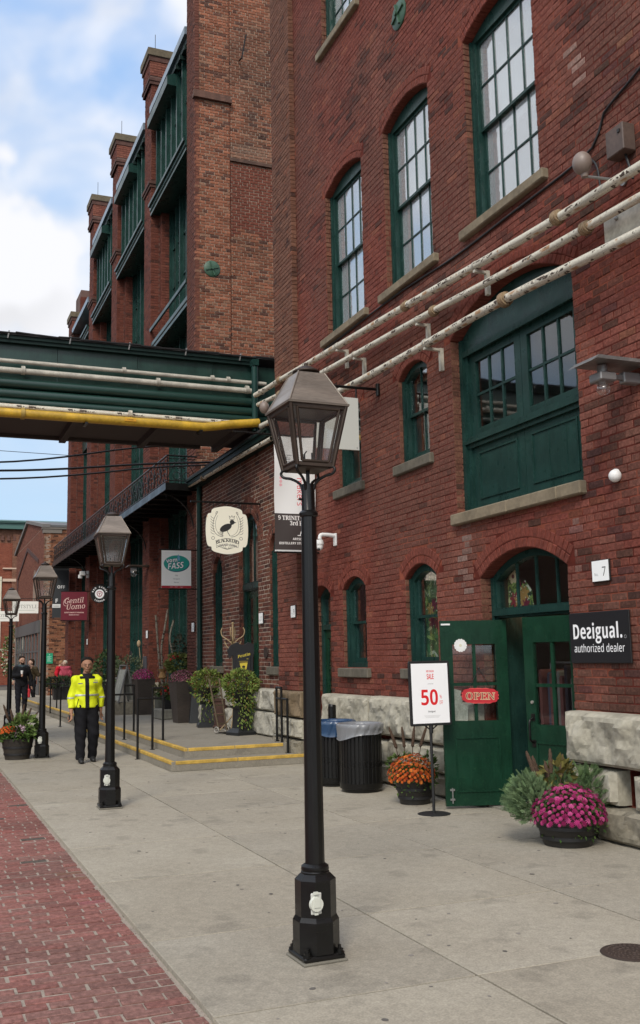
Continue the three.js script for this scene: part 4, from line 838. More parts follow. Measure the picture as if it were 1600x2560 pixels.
// cables under the bridge and a thin wire across the street
{
  const c = (pts, r, label) => solo('overhead_cable', tube(pts, r, 30, 5), MT.black, label, 'cable');
  c([[-9, 5.45, -20.2], [1.4, 5.55, -20.2], [4.2, 5.98, -20.0], [5.6, 6.1, -19.8]], 0.02, 'topmost black cable slung under the green bridge');
  c([[-9, 5.35, -20.4], [1.4, 5.42, -20.4], [4.6, 5.72, -20.3], [5.8, 5.78, -20.1]], 0.024, 'middle black cable slung under the green bridge');
  c([[-9, 5.2, -20.6], [1.6, 5.3, -20.6], [4.8, 5.68, -20.4], [5.8, 5.74, -20.2]], 0.02, 'lowest black cable slung under the green bridge');
  c([[-9, 9.6, -38], [2, 9.45, -38], [5.8, 9.4, -38]], 0.012, 'thin wire crossing the pale sky below the bridge');
}
// ------------------------------------------------------------------ gabled brick building beyond the mill
{
  const t = thing('gabled_building', 'far orange brick gabled building with a grey shopfront beside a lane', 'building');
  const mortar = std([0.40, 0.28, 0.21], { roughness: 0.95, map: TX.concrete }); const list = []; srand(91);
  part(t, 'wall', join([wallBody(WALL + 0.012, 0.3, 50, 64, 0, 8.2, []), front(WALL + 0.012, [[50, 8.2], [64, 8.2], [57.4, 9.35]], 0.3), span(WALL + 0.3, 12, 0, 8.1, -50.3, -50.012)]), mortar);
  const tint = (u, v) => { let c = blend([0.25, 0.095, 0.065], [0.34, 0.14, 0.095], rnd()); return shade(c, rnd(0.8, 1.15)); };
  const rough = (u, v) => { let c = blend([0.25, 0.10, 0.052], [0.42, 0.185, 0.10], rnd()); if (rnd() < 0.22) c = blend(c, [0.06, 0.03, 0.025], 0.8); return shade(c, rnd(0.7, 1.2)); };
  layWall(list, FRONT, { u0: 50, u1: 64, v0: 3.7, v1: 8.2, tint, openings: [{ u0: 53.2, u1: 54.6, v0: 4.2, spring: 5.9, rise: 0.4, ring: 0.1 }] });
  for (let v = 8.24; v < 9.3; v += 0.0755) { const k = (9.35 - v) / 1.15; layWall(list, FRONT, { u0: 57.4 - 7.4 * k, u1: 57.4 + 6.6 * k, v0: v, v1: v + 0.0755, tint, header: 0 }); }
  layWall(list, face([WALL, 0, -50], [1, 0, 0], [0, 0, 1]), { u0: 0, u1: 3.2, v0: 0, v1: 8.1, tint: rough });
  buildBricks(t, list, 200);
  part(t, 'parapet', join([span(WALL - 0.1, 12, 8.1, 8.22, -50.35, -49.92), span(WALL - 0.06, 6.7, 7.9, 8.1, -50.3, -49.95)]), std([0.16, 0.14, 0.12], { roughness: 0.9 }));
  part(t, 'barge_board', join([front(WALL - 0.12, [[49.9, 8.18], [57.4, 9.33], [57.4, 9.5], [49.9, 8.34]], 0.4), front(WALL - 0.12, [[57.4, 9.33], [64.2, 8.16], [64.2, 8.33], [57.4, 9.5]], 0.4)]), std([0.17, 0.16, 0.15], { roughness: 0.8, metalness: 0.3 }));
  part(t, 'gable_recess', join([front(WALL - 0.05, [[52, 6.6], [57.4, 7.75], [57.4, 7.95], [52, 6.8]], 0.06), front(WALL - 0.05, [[57.4, 7.75], [62.6, 6.5], [62.6, 6.7], [57.4, 7.95]], 0.06), bar(WALL - 0.05, 0.06, 62.4, 62.8, 3.8, 6.6)]), std([0.12, 0.05, 0.04], { map: TX.brick, roughness: 0.9 }));
  const grey = std([0.085, 0.088, 0.09], { roughness: 0.55 });
  part(t, 'shop_fascia', join([bar(WALL - 0.12, 0.12, 50.9, 62.6, 3.05, 3.65), bar(WALL - 0.06, 0.06, 50.9, 62.6, 0.02, 0.5)]), grey);
  for (let k = 0; k < 9; k++) { const u = mix(51, 62.4, k / 8); part(t, 'shop_post', bar(WALL - 0.08, 0.08, u - 0.06, u + 0.06, 0.5, 3.05), grey); if (k < 8) { const u2 = mix(51, 62.4, (k + 1) / 8); part(t, 'pane', bar(WALL - 0.03, 0.006, u + 0.06, u2 - 0.06, 0.5, 2.1), MT.glass); part(t, 'pane', bar(WALL - 0.03, 0.006, u + 0.06, u2 - 0.06, 2.18, 3.05), MT.glass); } }
  part(t, 'transom_bar', bar(WALL - 0.07, 0.06, 51, 62.4, 2.1, 2.18), grey);
  part(t, 'window', join([bar(WALL + 0.1, 0.05, 53.2, 54.6, 4.2, 6.3)]), std([0.05, 0.06, 0.06], { roughness: 0.2 }));
  part(t, 'roof', join([front(WALL + 0.3, [[49.9, 8.2], [57.4, 9.4], [57.4, 9.45], [49.9, 8.3]], 8), front(WALL + 0.3, [[57.4, 9.4], [64.2, 8.2], [64.2, 8.3], [57.4, 9.45]], 8)]), std([0.1, 0.1, 0.1], { roughness: 0.8 }));
}
// long red brick hall closing the end of the street
{
  const t = thing('brick_hall', 'long red brick hall with green eaves closing the far end of the street', 'building');
  part(t, 'wall', span(-14, 24, 0, 11.3, -76, -75.012), std([0.36, 0.20, 0.15], { roughness: 0.95, map: TX.concrete }));
  const list = []; srand(95);
  const red = (u, v) => shade(blend([0.30, 0.085, 0.05], [0.36, 0.12, 0.072], rnd()), rnd(0.9, 1.1)), tan = (u, v) => shade(blend([0.27, 0.125, 0.08], [0.34, 0.17, 0.11], rnd()), rnd(0.85, 1.15));
  layWall(list, face([0, 0, -75], [1, 0, 0], [0, 0, 1]), { u0: 3, u1: 13, v0: 0, v1: 11.2, tint: (u, v) => v > 10.2 ? tan(u, v) : red(u, v), openings: [{ u0: 4.2, u1: 5.75, v0: 2.5, spring: 7.6 }] });
  for (const x of [6.9, 9.7]) layWall(list, face([0, 0, -74.88], [1, 0, 0], [0, 0, 1]), { u0: x - 0.35, u1: x + 0.35, v0: 0, v1: 10.9, tint: tan, header: 0 });
  buildBricks(t, list, 120);
  for (let k = 0; k < 24; k++) part(t, 'dentil', box(0.22, 0.35, 0.2, 3.3 + k * 0.42, 10.55, -74.95), std([0.19, 0.085, 0.06], { map: TX.brick, roughness: 0.9 }));
  part(t, 'window', span(4.3, 5.65, 2.6, 7.5, -75.2, -75.1), std([0.06, 0.07, 0.08], { roughness: 0.15 }));
  part(t, 'window_trim', join([span(5.62, 5.85, 2.4, 7.7, -75.1, -74.9), span(4.1, 4.3, 2.4, 7.7, -75.1, -74.9), span(4.1, 5.85, 7.5, 7.75, -75.1, -74.88)]), std([0.55, 0.50, 0.38], { roughness: 0.8 }));
  part(t, 'stone_band', join([span(5.9, 7.6, 8.3, 8.4, -75, -74.86), span(5.9, 7.6, 7.4, 7.6, -75, -74.86)]), std([0.50, 0.36, 0.27], { roughness: 0.9 }));
  part(t, 'eave', join([span(-14.5, 24.5, 11.2, 11.62, -76, -74.5), span(-14.5, 24.5, 11.62, 11.75, -76, -74.35)]), std([0.05, 0.12, 0.10], { roughness: 0.5 }));
  part(t, 'roof', prism([[74.3, 11.75], [80, 12.6], [80, 12.5], [74.3, 11.7]], 39, -14.5, 0, 0, 0, Math.PI / 2, 0), std([0.05, 0.12, 0.10], { roughness: 0.5 }));
}
// brick warehouse across the street (out of the frame, mirrored in the windows)
{
  const t = thing('brick_warehouse', 'dark brick warehouse across the street mirrored in the loading door panes', 'building');
  const wallM = std([0.16, 0.065, 0.05], { roughness: 0.9, map: TX.brick });
  part(t, 'wall', metreUV(span(-18, -10.3, -0.05, 9.4, -62, -15), 1.4), wallM);
  part(t, 'roof', prism([[-9.9, 9.3], [-9.9, 9.5], [-14.2, 12.4], [-18.4, 9.5], [-18.4, 9.3]], 47.6, 0, 0, -62.3), std([0.05, 0.05, 0.055], { roughness: 0.85 }));
  for (const z of [-24, -36, -48]) part(t, 'gable_dormer', prism([[-2.2, 9.3], [2.2, 9.3], [2.2, 10.6], [0, 12.2], [-2.2, 10.6]], 4, -10.2, 0, z, 0, -Math.PI / 2, 0), wallM);
  for (let z = -19; z > -60; z -= 4) for (const y of [1.4, 5.4]) { const w = group(t, 'window'); part(w, 'frame', join([span(-10.3, -10.22, y, y + 0.1, z - 0.7, z + 0.7), span(-10.3, -10.22, y + 2.1, y + 2.2, z - 0.7, z + 0.7), span(-10.3, -10.22, y + 0.1, y + 2.1, z - 0.7, z - 0.6), span(-10.3, -10.22, y + 0.1, y + 2.1, z + 0.6, z + 0.7), span(-10.29, -10.24, y + 0.1, y + 2.1, z - 0.04, z + 0.04)]), MT.green); part(w, 'pane', span(-10.29, -10.27, y + 0.1, y + 2.1, z - 0.6, z + 0.6), std([0.03, 0.035, 0.04], { roughness: 0.1 })); }
}
// ------------------------------------------------------------------ raised concrete platform with two steps
{
  const t = thing('concrete_steps', 'two concrete steps with yellow edges leading up to the shop platform', 'steps');
  const conc = std([0.36, 0.325, 0.265], { roughness: 0.92, map: TX.concrete, bumpMap: TX.concreteBump, bumpScale: 0.002 });
  const yel = MT.ochre;
  part(t, 'lower_step', metreUV(join([span(3.6, 5.72, 0.004, 0.145, -24, -14.7)]), 0.5), conc);
  part(t, 'platform', metreUV(join([span(3.9, 5.84, 0.146, 0.29, -40, -15.1), span(3.92, 5.84, 0.004, 0.146, -40, -24)]), 0.5), conc);
  const nose = (x0, x1, y, z0, z1) => part(t, 'nosing', metreUV(bbox(x1 - x0, 0.052, z1 - z0, 0.008, (x0 + x1) / 2, y - 0.022, (z0 + z1) / 2), 1.3, x0, z0), yel);
  for (const [a, b] of [[3.66, 4.62], [4.624, 5.72]]) nose(a, b, 0.145, -14.755, -14.694);
  for (let k = 0; k < 6; k++) nose(3.594, 3.655, 0.145, -24 + k * 1.55, -24 + (k + 1) * 1.55 - 0.004);
  for (const [a, b] of [[3.96, 4.7], [4.704, 5.5]]) nose(a, b, 0.29, -15.155, -15.094);
  for (let k = 0; k < 16; k++) nose(3.894, 3.955, 0.29, -40 + k * 1.5566, -40 + (k + 1) * 1.5566 - 0.004);
}
// black stair rails
{
  const posts = (pts) => pts.map(([x, y0, y1, z]) => join([rod([x, y0, z], [x, y1, z], 0.02, 10), cyl(0.045, 0.045, 0.008, x, y0, z, 12)]));
  const rail = (label, pts, bars, grp) => {
    const t = thing('stair_rail', label, 'railing', [0, 0, 0], 0, grp);
    for (const g of posts(pts)) part(t, 'post', g, MT.iron);
    for (const [a, b] of bars) part(t, 'top_rail', rod(a, b, 0.019, 10), MT.iron);
  };
  const cross = (z, label) => rail(label, [[3.55, 0, 1.0, z], [3.80, 0.145, 1.17, z], [3.98, 0.29, 1.17, z]], [[[3.55, 0.99, z], [3.98, 0.99, z]], [[3.80, 1.16, z], [3.98, 1.16, z]]], 'black stair rails along the platform');
  cross(-16.85, 'black stair rail nearest the front corner of the yellow steps');
  cross(-19.25, 'black stair rail just beyond the near lamp post on the yellow steps');
  cross(-22.2, 'black stair rail directly behind the man in the yellow jacket');
  cross(-26.2, 'black stair rail on the steps beside the far dark planter');
  cross(-30.2, 'farthest black stair rail beyond the man in the yellow jacket');
  rail('black wall-side stair rail at the foot of the white stone base', [[5.54, 0.29, 1.16, -15.5], [5.54, 0.145, 1.16, -15.27], [5.54, 0.145, 0.985, -15.0]], [[[5.54, 1.15, -15.5], [5.54, 1.15, -15.27]], [[5.54, 0.975, -15.5], [5.54, 0.975, -15.0]]], 'black stair rails along the platform');
}
// ------------------------------------------------------------------ gas-style street lamps
function streetLamp(z, label, outlet, turn = 0) {
  const t = thing('street_lamp', label, 'street lamp', [2.13, 0, z], turn, 'street lamps along the kerb');
  part(t, 'base_plate', join([bbox(0.245, 0.03, 0.245, 0.01, 0, 0.028, 0)]), MT.iron);
  for (const sx of [-1, 1]) for (const sz of [-1, 1]) part(t, 'anchor_bolt', join([cyl(0.02, 0.02, 0.022, sx * 0.096, 0.042, sz * 0.096, 6), cyl(0.010, 0.010, 0.02, sx * 0.096, 0.063, sz * 0.096, 8), cyl(0.028, 0.028, 0.006, sx * 0.096, 0.041, sz * 0.096, 14)]), MT.iron);
  part(t, 'grout_pad', metreUV(bbox(0.262, 0.016, 0.262, 0.005, 0, 0.007, 0), 2), std([0.24, 0.22, 0.18], { map: TX.concrete, roughness: 0.95 }));
  const T8 = Math.PI / 8, r = (a) => a / Math.cos(T8) / 2;
  part(t, 'pedestal', join([frustum(8, r(0.238), r(0.238), 0.165, 0, 0.045, 0, T8), frustum(8, r(0.238), r(0.212), 0.024, 0, 0.21, 0, T8), frustum(8, r(0.212), r(0.212), 0.19, 0, 0.234, 0, T8), frustum(8, r(0.212), r(0.155), 0.03, 0, 0.424, 0, T8)]), MT.iron);
  part(t, 'collar', lathe([[0.05, 0.45], [0.078, 0.452], [0.08, 0.462], [0.075, 0.468], [0.079, 0.474], [0.077, 0.492], [0.064, 0.502], [0.058, 0.506]], 24), MT.iron);
  // fluted shaft
  const sh = new THREE.CylinderGeometry(0.044, 0.0555, 1.98, 48, 3, true), p = sh.attributes.position;
  for (let i = 0; i < p.count; i++) { const a = Math.atan2(p.getZ(i), p.getX(i)), k = 1 - 0.035 * (0.5 - 0.5 * Math.cos(a * 12)); p.setX(i, p.getX(i) * k); p.setZ(i, p.getZ(i) * k); }
  sh.computeVertexNormals(); part(t, 'shaft', move(flat(sh), 0, 1.49, 0), MT.iron);
  part(t, 'upper_collar', lathe([[0.046, 2.455], [0.054, 2.462], [0.056, 2.478], [0.047, 2.49], [0.040, 2.494], [0.0385, 2.65], [0, 2.652]], 20), MT.iron);
  part(t, 'set_screw', move(cyl(0.007, 0.007, 0.02, 0, 0, 0, 8, 0, 0, Math.PI / 2), -0.04, 2.56, 0), MT.iron);
  // scroll arms up to the corners of the lantern
  for (let k = 0; k < 4; k++) {
    const a = Math.PI / 4 + k * Math.PI / 2, c = Math.cos(a), s = Math.sin(a), P = (d, y) => [c * d, y, s * d];
    part(t, 'scroll_arm', tube([P(0.034, 2.615), P(0.05, 2.655), P(0.105, 2.69), P(0.158, 2.705), P(0.172, 2.726), P(0.158, 2.744), P(0.135, 2.738)], 0.0085, 26, 7), MT.iron);
  }
  part(t, 'gas_riser', rod([0, 2.64, 0], [0, 2.76, 0], 0.012, 8), MT.iron);
  // lantern: tapered frame, four panes, roof, finial
  const y0 = 2.745, y1 = 3.095, b = 0.112, e = 0.176, bars = [];
  const corner = (k, y) => { const d = mix(b, e, (y - y0) / (y1 - y0)); return [[-d, y, d], [d, y, d], [d, y, -d], [-d, y, -d]][k]; };
  for (let k = 0; k < 4; k++) bars.push(rod(corner(k, y0), corner(k, y1), 0.0135, 4));
  bars.push(...[y0 + 0.008, y1 - 0.008].flatMap((y) => { const d = mix(b, e, (y - y0) / (y1 - y0)); return [box(2 * d, 0.022, 0.018, 0, y, d - 0.006), box(2 * d, 0.022, 0.018, 0, y, -d + 0.006), box(0.018, 0.022, 2 * d - 0.026, d - 0.006, y, 0), box(0.018, 0.022, 2 * d - 0.026, -d + 0.006, y, 0)]; }));
  part(t, 'lantern_frame', join(bars), MT.bronzeDark);
  part(t, 'lantern_floor', bbox(0.2, 0.018, 0.2, 0.004, 0, y0 - 0.004, 0), MT.bronzeDark);
  for (let k = 0; k < 4; k++) {   // glazed door frames with their panes
    const A = new THREE.Vector3(...corner(k, y0 + 0.024)), B = new THREE.Vector3(...corner((k + 1) % 4, y0 + 0.024)), C = new THREE.Vector3(...corner((k + 1) % 4, y1 - 0.024)), D = new THREE.Vector3(...corner(k, y1 - 0.024));
    const inset = (P, Q, f) => P.clone().lerp(Q, f), pa = inset(A, B, 0.14), pb = inset(B, A, 0.14), pc = inset(C, D, 0.11), pd = inset(D, C, 0.11);
    const v = (q) => q.toArray();
    part(t, 'glazing_bar', join([rod(v(pa), v(pd), 0.009, 4), rod(v(pb), v(pc), 0.009, 4), rod(v(pa), v(pb), 0.009, 4), rod(v(pc), v(pd), 0.009, 4)]), MT.bronzeDark);
    const g = new THREE.BufferGeometry(); g.setAttribute('position', new THREE.Float32BufferAttribute([A, B, C, A, C, D].flatMap(v), 3)); g.computeVertexNormals();
    const ctr = new THREE.Vector3(0, (y0 + y1) / 2, 0), pane = flat(g); part(t, 'pane', pane, MT.lampGlass);
  }
  part(t, 'burner', join([cyl(0.05, 0.045, 0.012, 0, 2.76, 0, 12), rod([-0.02, 2.77, 0], [-0.02, 2.83, 0], 0.006, 6), rod([0.025, 2.77, 0.01], [0.025, 2.84, 0.01], 0.005, 6), rod([-0.02, 2.83, 0], [-0.005, 2.85, 0], 0.004, 6)]), MT.iron);
  part(t, 'lantern_ceiling', box(0.33, 0.006, 0.33, 0, 3.088, 0), MT.bronzeDark);
  // roof: sheet metal hip with raised seams
  const q = Math.SQRT2, roof = [frustum(4, 0.191 * q, 0.193 * q, 0.012, 0, 3.094, 0, Math.PI / 4), frustum(4, 0.184 * q, 0.083 * q, 0.205, 0, 3.106, 0, Math.PI / 4)];
  for (let k = 0; k < 4; k++) { const a = Math.PI / 4 + k * Math.PI / 2; roof.push(rod([Math.cos(a) * 0.184 * q, 3.106, Math.sin(a) * 0.184 * q], [Math.cos(a) * 0.083 * q, 3.311, Math.sin(a) * 0.083 * q], 0.006, 5)); }
  part(t, 'roof', join(roof), MT.bronze);
  part(t, 'finial', lathe([[0.06, 3.305], [0.056, 3.322], [0.062, 3.326], [0.083, 3.329], [0.083, 3.336], [0.052, 3.354], [0.030, 3.366], [0.012, 3.37], [0.012, 3.385], [0, 3.39]], 24), MT.bronzeDark);
  if (outlet) {
    const o = group(t, 'outlet'), z0 = 0.107;
    part(o, 'outlet_plate', bbox(0.062, 0.112, 0.012, 0.004, -0.045, 0.315, z0 + 0.004), std([0.50, 0.50, 0.46], { roughness: 0.5 }));
    part(o, 'outlet_lid', join([cyl(0.04, 0.037, 0.02, -0.05, 0.315, z0 + 0.01, 24, Math.PI / 2), box(0.034, 0.05, 0.01, -0.05, 0.325, z0 + 0.03), box(0.026, 0.012, 0.016, -0.05, 0.372, z0 + 0.014), box(0.02, 0.014, 0.016, -0.05, 0.266, z0 + 0.014)]), std([0.56, 0.57, 0.50], { roughness: 0.35 }));
  }
  return t;
}
streetLamp(-5.36, 'black street lamp with bronze lantern standing nearest, in front of the sale sign', true, 0.03);
streetLamp(-11.6, 'black street lamp beside the man in the yellow jacket', true, -0.04);
streetLamp(-17.97, 'black street lamp next to the barrel planter on the pavement', true, 0.02);
streetLamp(-24.3, 'farthest street lamp, at the frame edge in front of the white shop sign', true);

// ------------------------------------------------------------------ litter bins
function litterBin(x, z, label, bagColor, seed) {
  const t = thing('litter_bin', label, 'litter bin', [x, 0, z], 0, 'slatted litter bins by the stone base'), R = 0.265;
  part(t, 'foot_ring', lathe([[0.2, 0.0], [0.235, 0.004], [0.24, 0.04], [0.262, 0.045], [0.268, 0.11], [0.255, 0.115]], 40), MT.iron);
  part(t, 'inner_drum', cyl(0.225, 0.23, 0.66, 0, 0.06, 0, 28, 0, 0, 0, true), std([0.012, 0.012, 0.012], { roughness: 0.8 }));
  const slat = bbox(0.036, 0.66, 0.009, 0.003);
  for (let k = 0; k < 32; k++) { const a = k / 32 * 6.2832, m = part(t, 'slat', slat, MT.iron); m.position.set(Math.sin(a) * (R - 0.008), 0.43, Math.cos(a) * (R - 0.008)); m.rotation.y = a; }
  part(t, 'top_ring', flat(new THREE.TorusGeometry(R - 0.002, 0.022, 10, 40)).rotateX(Math.PI / 2).translate(0, 0.785, 0), MT.iron);
  // plastic bag folded over the rim, hanging unevenly
  srand(seed);
  const N = 72, rows = 9, pos = [], idx = [], ph = rnd(0, 6);
  const prof = (a, k) => {
    const hang = 0.10 + 0.055 * Math.sin(a + ph) + 0.02 * Math.sin(a * 3 + ph * 2), cr = 0.004 * Math.sin(a * 17 + k) + 0.003 * Math.sin(a * 31 + k * 2.3);
    const pts = [[R - 0.09, -0.16], [R - 0.035, -0.03], [R - 0.022, 0.018], [R + 0.006, 0.030], [R + 0.028, 0.014], [R + 0.030, -0.02], [R + 0.022, -hang * 0.45], [R + 0.018, -hang * 0.8], [R + 0.026, -hang]];
    return [pts[k][0] + cr * (k > 3 ? 1 : 0.4), 0.79 + pts[k][1]];
  };
  for (let k = 0; k < rows; k++) for (let i = 0; i <= N; i++) { const a = i / N * 6.28319, [r, y] = prof(a, k); pos.push(Math.sin(a) * r, y, Math.cos(a) * r); }
  for (let k = 0; k < rows - 1; k++) for (let i = 0; i < N; i++) { const a = k * (N + 1) + i; idx.push(a, a + N + 1, a + 1, a + 1, a + N + 1, a + N + 2); }
  const g = new THREE.BufferGeometry(); g.setAttribute('position', new THREE.Float32BufferAttribute(pos, 3)); g.setIndex(idx); g.computeVertexNormals();
  part(t, 'bag_liner', flat(g), phys(bagColor, { roughness: 0.28, transmission: 0.5, thickness: 0, clearcoat: 0.4, clearcoatRoughness: 0.25, side: THREE.DoubleSide }), 'plastic bag folded over the rim');
}
litterBin(5.17, -11.42, 'black slatted litter bin lined with a clear grey bag', [0.36, 0.37, 0.39], 11);
litterBin(5.12, -12.14, 'black slatted litter bin lined with a blue bag behind the other bin', [0.028, 0.09, 0.21], 12);
{
  const t = thing('bollard', 'short black post with a slanted top behind the litter bins', 'bollard', [5.36, 0, -12.75]);
  part(t, 'post', join([cyl(0.055, 0.055, 0.96, 0, 0, 0, 16), cyl(0.085, 0.08, 0.03, 0, 0, 0, 16)]), MT.iron);
  part(t, 'slanted_cap', move(cyl(0.056, 0.05, 0.03, 0, 0, 0, 16), 0, 0.955, 0, 0, 0, -0.2), MT.iron);
}
// ------------------------------------------------------------------ sale sign on a stand
{
  const t = thing('sale_sign', 'black framed sale sign on a thin stand before the open green door', 'sign', [5.085, 0, -9.42], -0.02);
  part(t, 'foot', lathe([[0, 0.014], [0.15, 0.010], [0.172, 0.004], [0.172, 0]], 36), MT.black);
  part(t, 'pole', rod([0, 0.01, 0], [0, 0.93, -0.01], 0.016, 14), MT.black);
  part(t, 'pole_sleeve', join([cyl(0.022, 0.022, 0.08, 0, 0.82, 0, 12), tube([[-0.07, 0.9, 0], [0, 0.86, 0], [0.07, 0.9, 0]], 0.008, 10, 6)]), MT.black);
  const w = 0.475, h = 0.665, r = 0.02, sh = new THREE.Shape();
  const rr = (s, w, h, r) => { s.moveTo(-w / 2 + r, -h / 2); s.lineTo(w / 2 - r, -h / 2); s.quadraticCurveTo(w / 2, -h / 2, w / 2, -h / 2 + r); s.lineTo(w / 2, h / 2 - r); s.quadraticCurveTo(w / 2, h / 2, w / 2 - r, h / 2); s.lineTo(-w / 2 + r, h / 2); s.quadraticCurveTo(-w / 2, h / 2, -w / 2, h / 2 - r); s.lineTo(-w / 2, -h / 2 + r); s.quadraticCurveTo(-w / 2, -h / 2, -w / 2 + r, -h / 2); };
  rr(sh, w, h, r);
  part(t, 'frame', move(flat(new THREE.ExtrudeGeometry(sh, { depth: 0.016, bevelEnabled: true, bevelThickness: 0.004, bevelSize: 0.004, bevelSegments: 2 })), 0, 1.235, -0.012, -0.03), MT.black);
  const poster = print(640, 940, (c, W, H) => {
    c.fillStyle = '#f2f2f4'; c.fillRect(0, 0, W, H); c.textAlign = 'center'; c.fillStyle = '#d8262c';
    const squeeze = (txt, x, y, px, k, weight = 'bold') => { c.save(); c.translate(x, y); c.scale(k, 1); c.font = `${weight} ${px}px sans-serif`; c.fillText(txt, 0, 0); c.restore(); };
    squeeze('MID SEASON', 330, 140, 44, 0.5); squeeze('SALE', 330, 250, 118, 0.47);
    c.fillStyle = '#555'; squeeze('BUY ONE GET ONE', 330, 330, 20, 0.6, 'normal');
    c.fillStyle = '#d8262c'; squeeze('50', 300, 655, 340, 0.84); squeeze('%', 500, 560, 80, 0.6, 'normal'); squeeze('OFF', 503, 648, 80, 0.45, 'normal');
    c.fillStyle = '#222'; squeeze('Desigual.', 335, 770, 36, 0.85);
    c.fillStyle = '#999'; for (let k = 0; k < 3; k++) c.fillRect(190 + k * 14, 820 + k * 15, 290 - k * 28, 3);
  }, { roughness: 0.35 });
  part(t, 'poster', move(panelUV(box(0.43, 0.62, 0.003), 'x'), 0, 1.235, 0.0105, -0.03), poster);
}
// ------------------------------------------------------------------ pipes along the tall building
function wallPipe(label, pts, r, flanges, brackets) {
  const t = thing('wall_pipe', label, 'pipe');
  part(t, 'pipe_run', metreUV(tube(pts, r, 90, 14), 1.5, r * 30, r * 11), MT.peel);
  const rust = std([0.40, 0.30, 0.20], { roughness: 0.85, map: TX.peel });
  for (const [z, y, x, k] of flanges) part(t, 'flange', join([cyl(r * 1.65 * k, r * 1.65 * k, 0.035, x, y, z - 0.03, 18, Math.PI / 2 - 0.065), cyl(r * 1.65 * k, r * 1.5 * k, 0.035, x, y, z + 0.012, 18, Math.PI / 2 - 0.065), cyl(r * 1.25, r * 1.25, 0.12, x, y, z - 0.06, 14, Math.PI / 2 - 0.065)]), rust);
  for (const [z, y, x] of brackets) part(t, 'bracket', join([span(x - r * 0.6, WALL - 0.005, y - r - 0.035, y - r - 0.005, z - 0.02, z + 0.02), span(WALL - 0.05, WALL - 0.004, y - r - 0.28, y - r, z - 0.025, z + 0.025), cyl(r * 1.12, r * 1.12, 0.04, x, y, z - 0.02, 14, Math.PI / 2)]), MT.offwhite);
  return t;
}
wallPipe('highest of three flaking white pipes under the upper windows', [[5.68, 5.2, 2], [5.68, 5.78, -6.4], [5.68, 5.82, -7.5], [5.68, 6.04, -10.8], [5.68, 6.27, -14.48], [5.68, 6.34, -15.6], [5.68, 6.36, -16.1], [5.6, 6.34, -16.6]], 0.046, [[-7.58, 5.83, 5.68, 1], [-10.8, 6.04, 5.68, 0.8], [-15.5, 6.335, 5.68, 0.85]], [[-9.1, 5.925, 5.68], [-13.0, 6.18, 5.68]]);
wallPipe('middle of three flaking white pipes under the upper windows', [[5.68, 5.0, 2], [5.68, 5.51, -6.4], [5.68, 5.59, -8.0], [5.68, 5.75, -10.33], [5.68, 5.95, -13.71], [5.68, 6.1, -15.67], [5.62, 6.14, -16.5]], 0.041, [[-7.16, 5.545, 5.68, 1], [-10.08, 5.73, 5.68, 1], [-15.5, 6.085, 5.68, 1]], [[-10.5, 5.76, 5.68], [-12.4, 5.875, 5.68]]);
wallPipe('lowest and rustiest of three white pipes, crossing the loading door arch', [[5.62, 4.72, 2], [5.62, 5.17, -6.4], [5.62, 5.30, -8.47], [5.62, 5.37, -10.93], [5.62, 5.46, -13.09], [5.62, 5.66, -15.52], [5.6, 5.70, -16.3]], 0.048, [[-8.47, 5.30, 5.62, 1.05]], [[-10.2, 5.36, 5.62], [-13.6, 5.5, 5.62]]);
wallPipe('white pipe running under the eave of the low brick shop', [[5.66, 5.40, -15.9], [5.66, 5.43, -17.5], [5.66, 5.47, -20.2], [5.66, 5.5, -21.6]], 0.042, [[-20.3, 5.47, 5.66, 1]], []);
solo('conduit_pipe', tube([[5.72, 5.86, -12.2], [5.7, 5.98, -13.7], [5.7, 6.14, -15.7]], 0.014, 20, 8), std([0.50, 0.22, 0.12], { roughness: 0.5, metalness: 0.3 }), 'thin copper-coloured conduit between the white pipes near the bridge', 'conduit');
solo('wall_cable', join([tube([[5.835, 6.40, -13.9], [5.835, 6.40, -11.2], [5.835, 6.33, -9.8], [5.835, 6.34, -8.6], [5.835, 6.36, -7.4], [5.835, 6.42, -7.12], [5.835, 6.62, -7.02], [5.835, 6.72, -6.7], [5.835, 6.84, -6.2], [5.835, 7.0, -4]], 0.013, 60, 6), tube([[5.835, 6.36, -7.3], [5.835, 6.2, -7.15], [5.835, 5.9, -7.1]], 0.009, 12, 5)]), MT.black, 'black cable clipped to the bricks below the upper windows', 'cable');

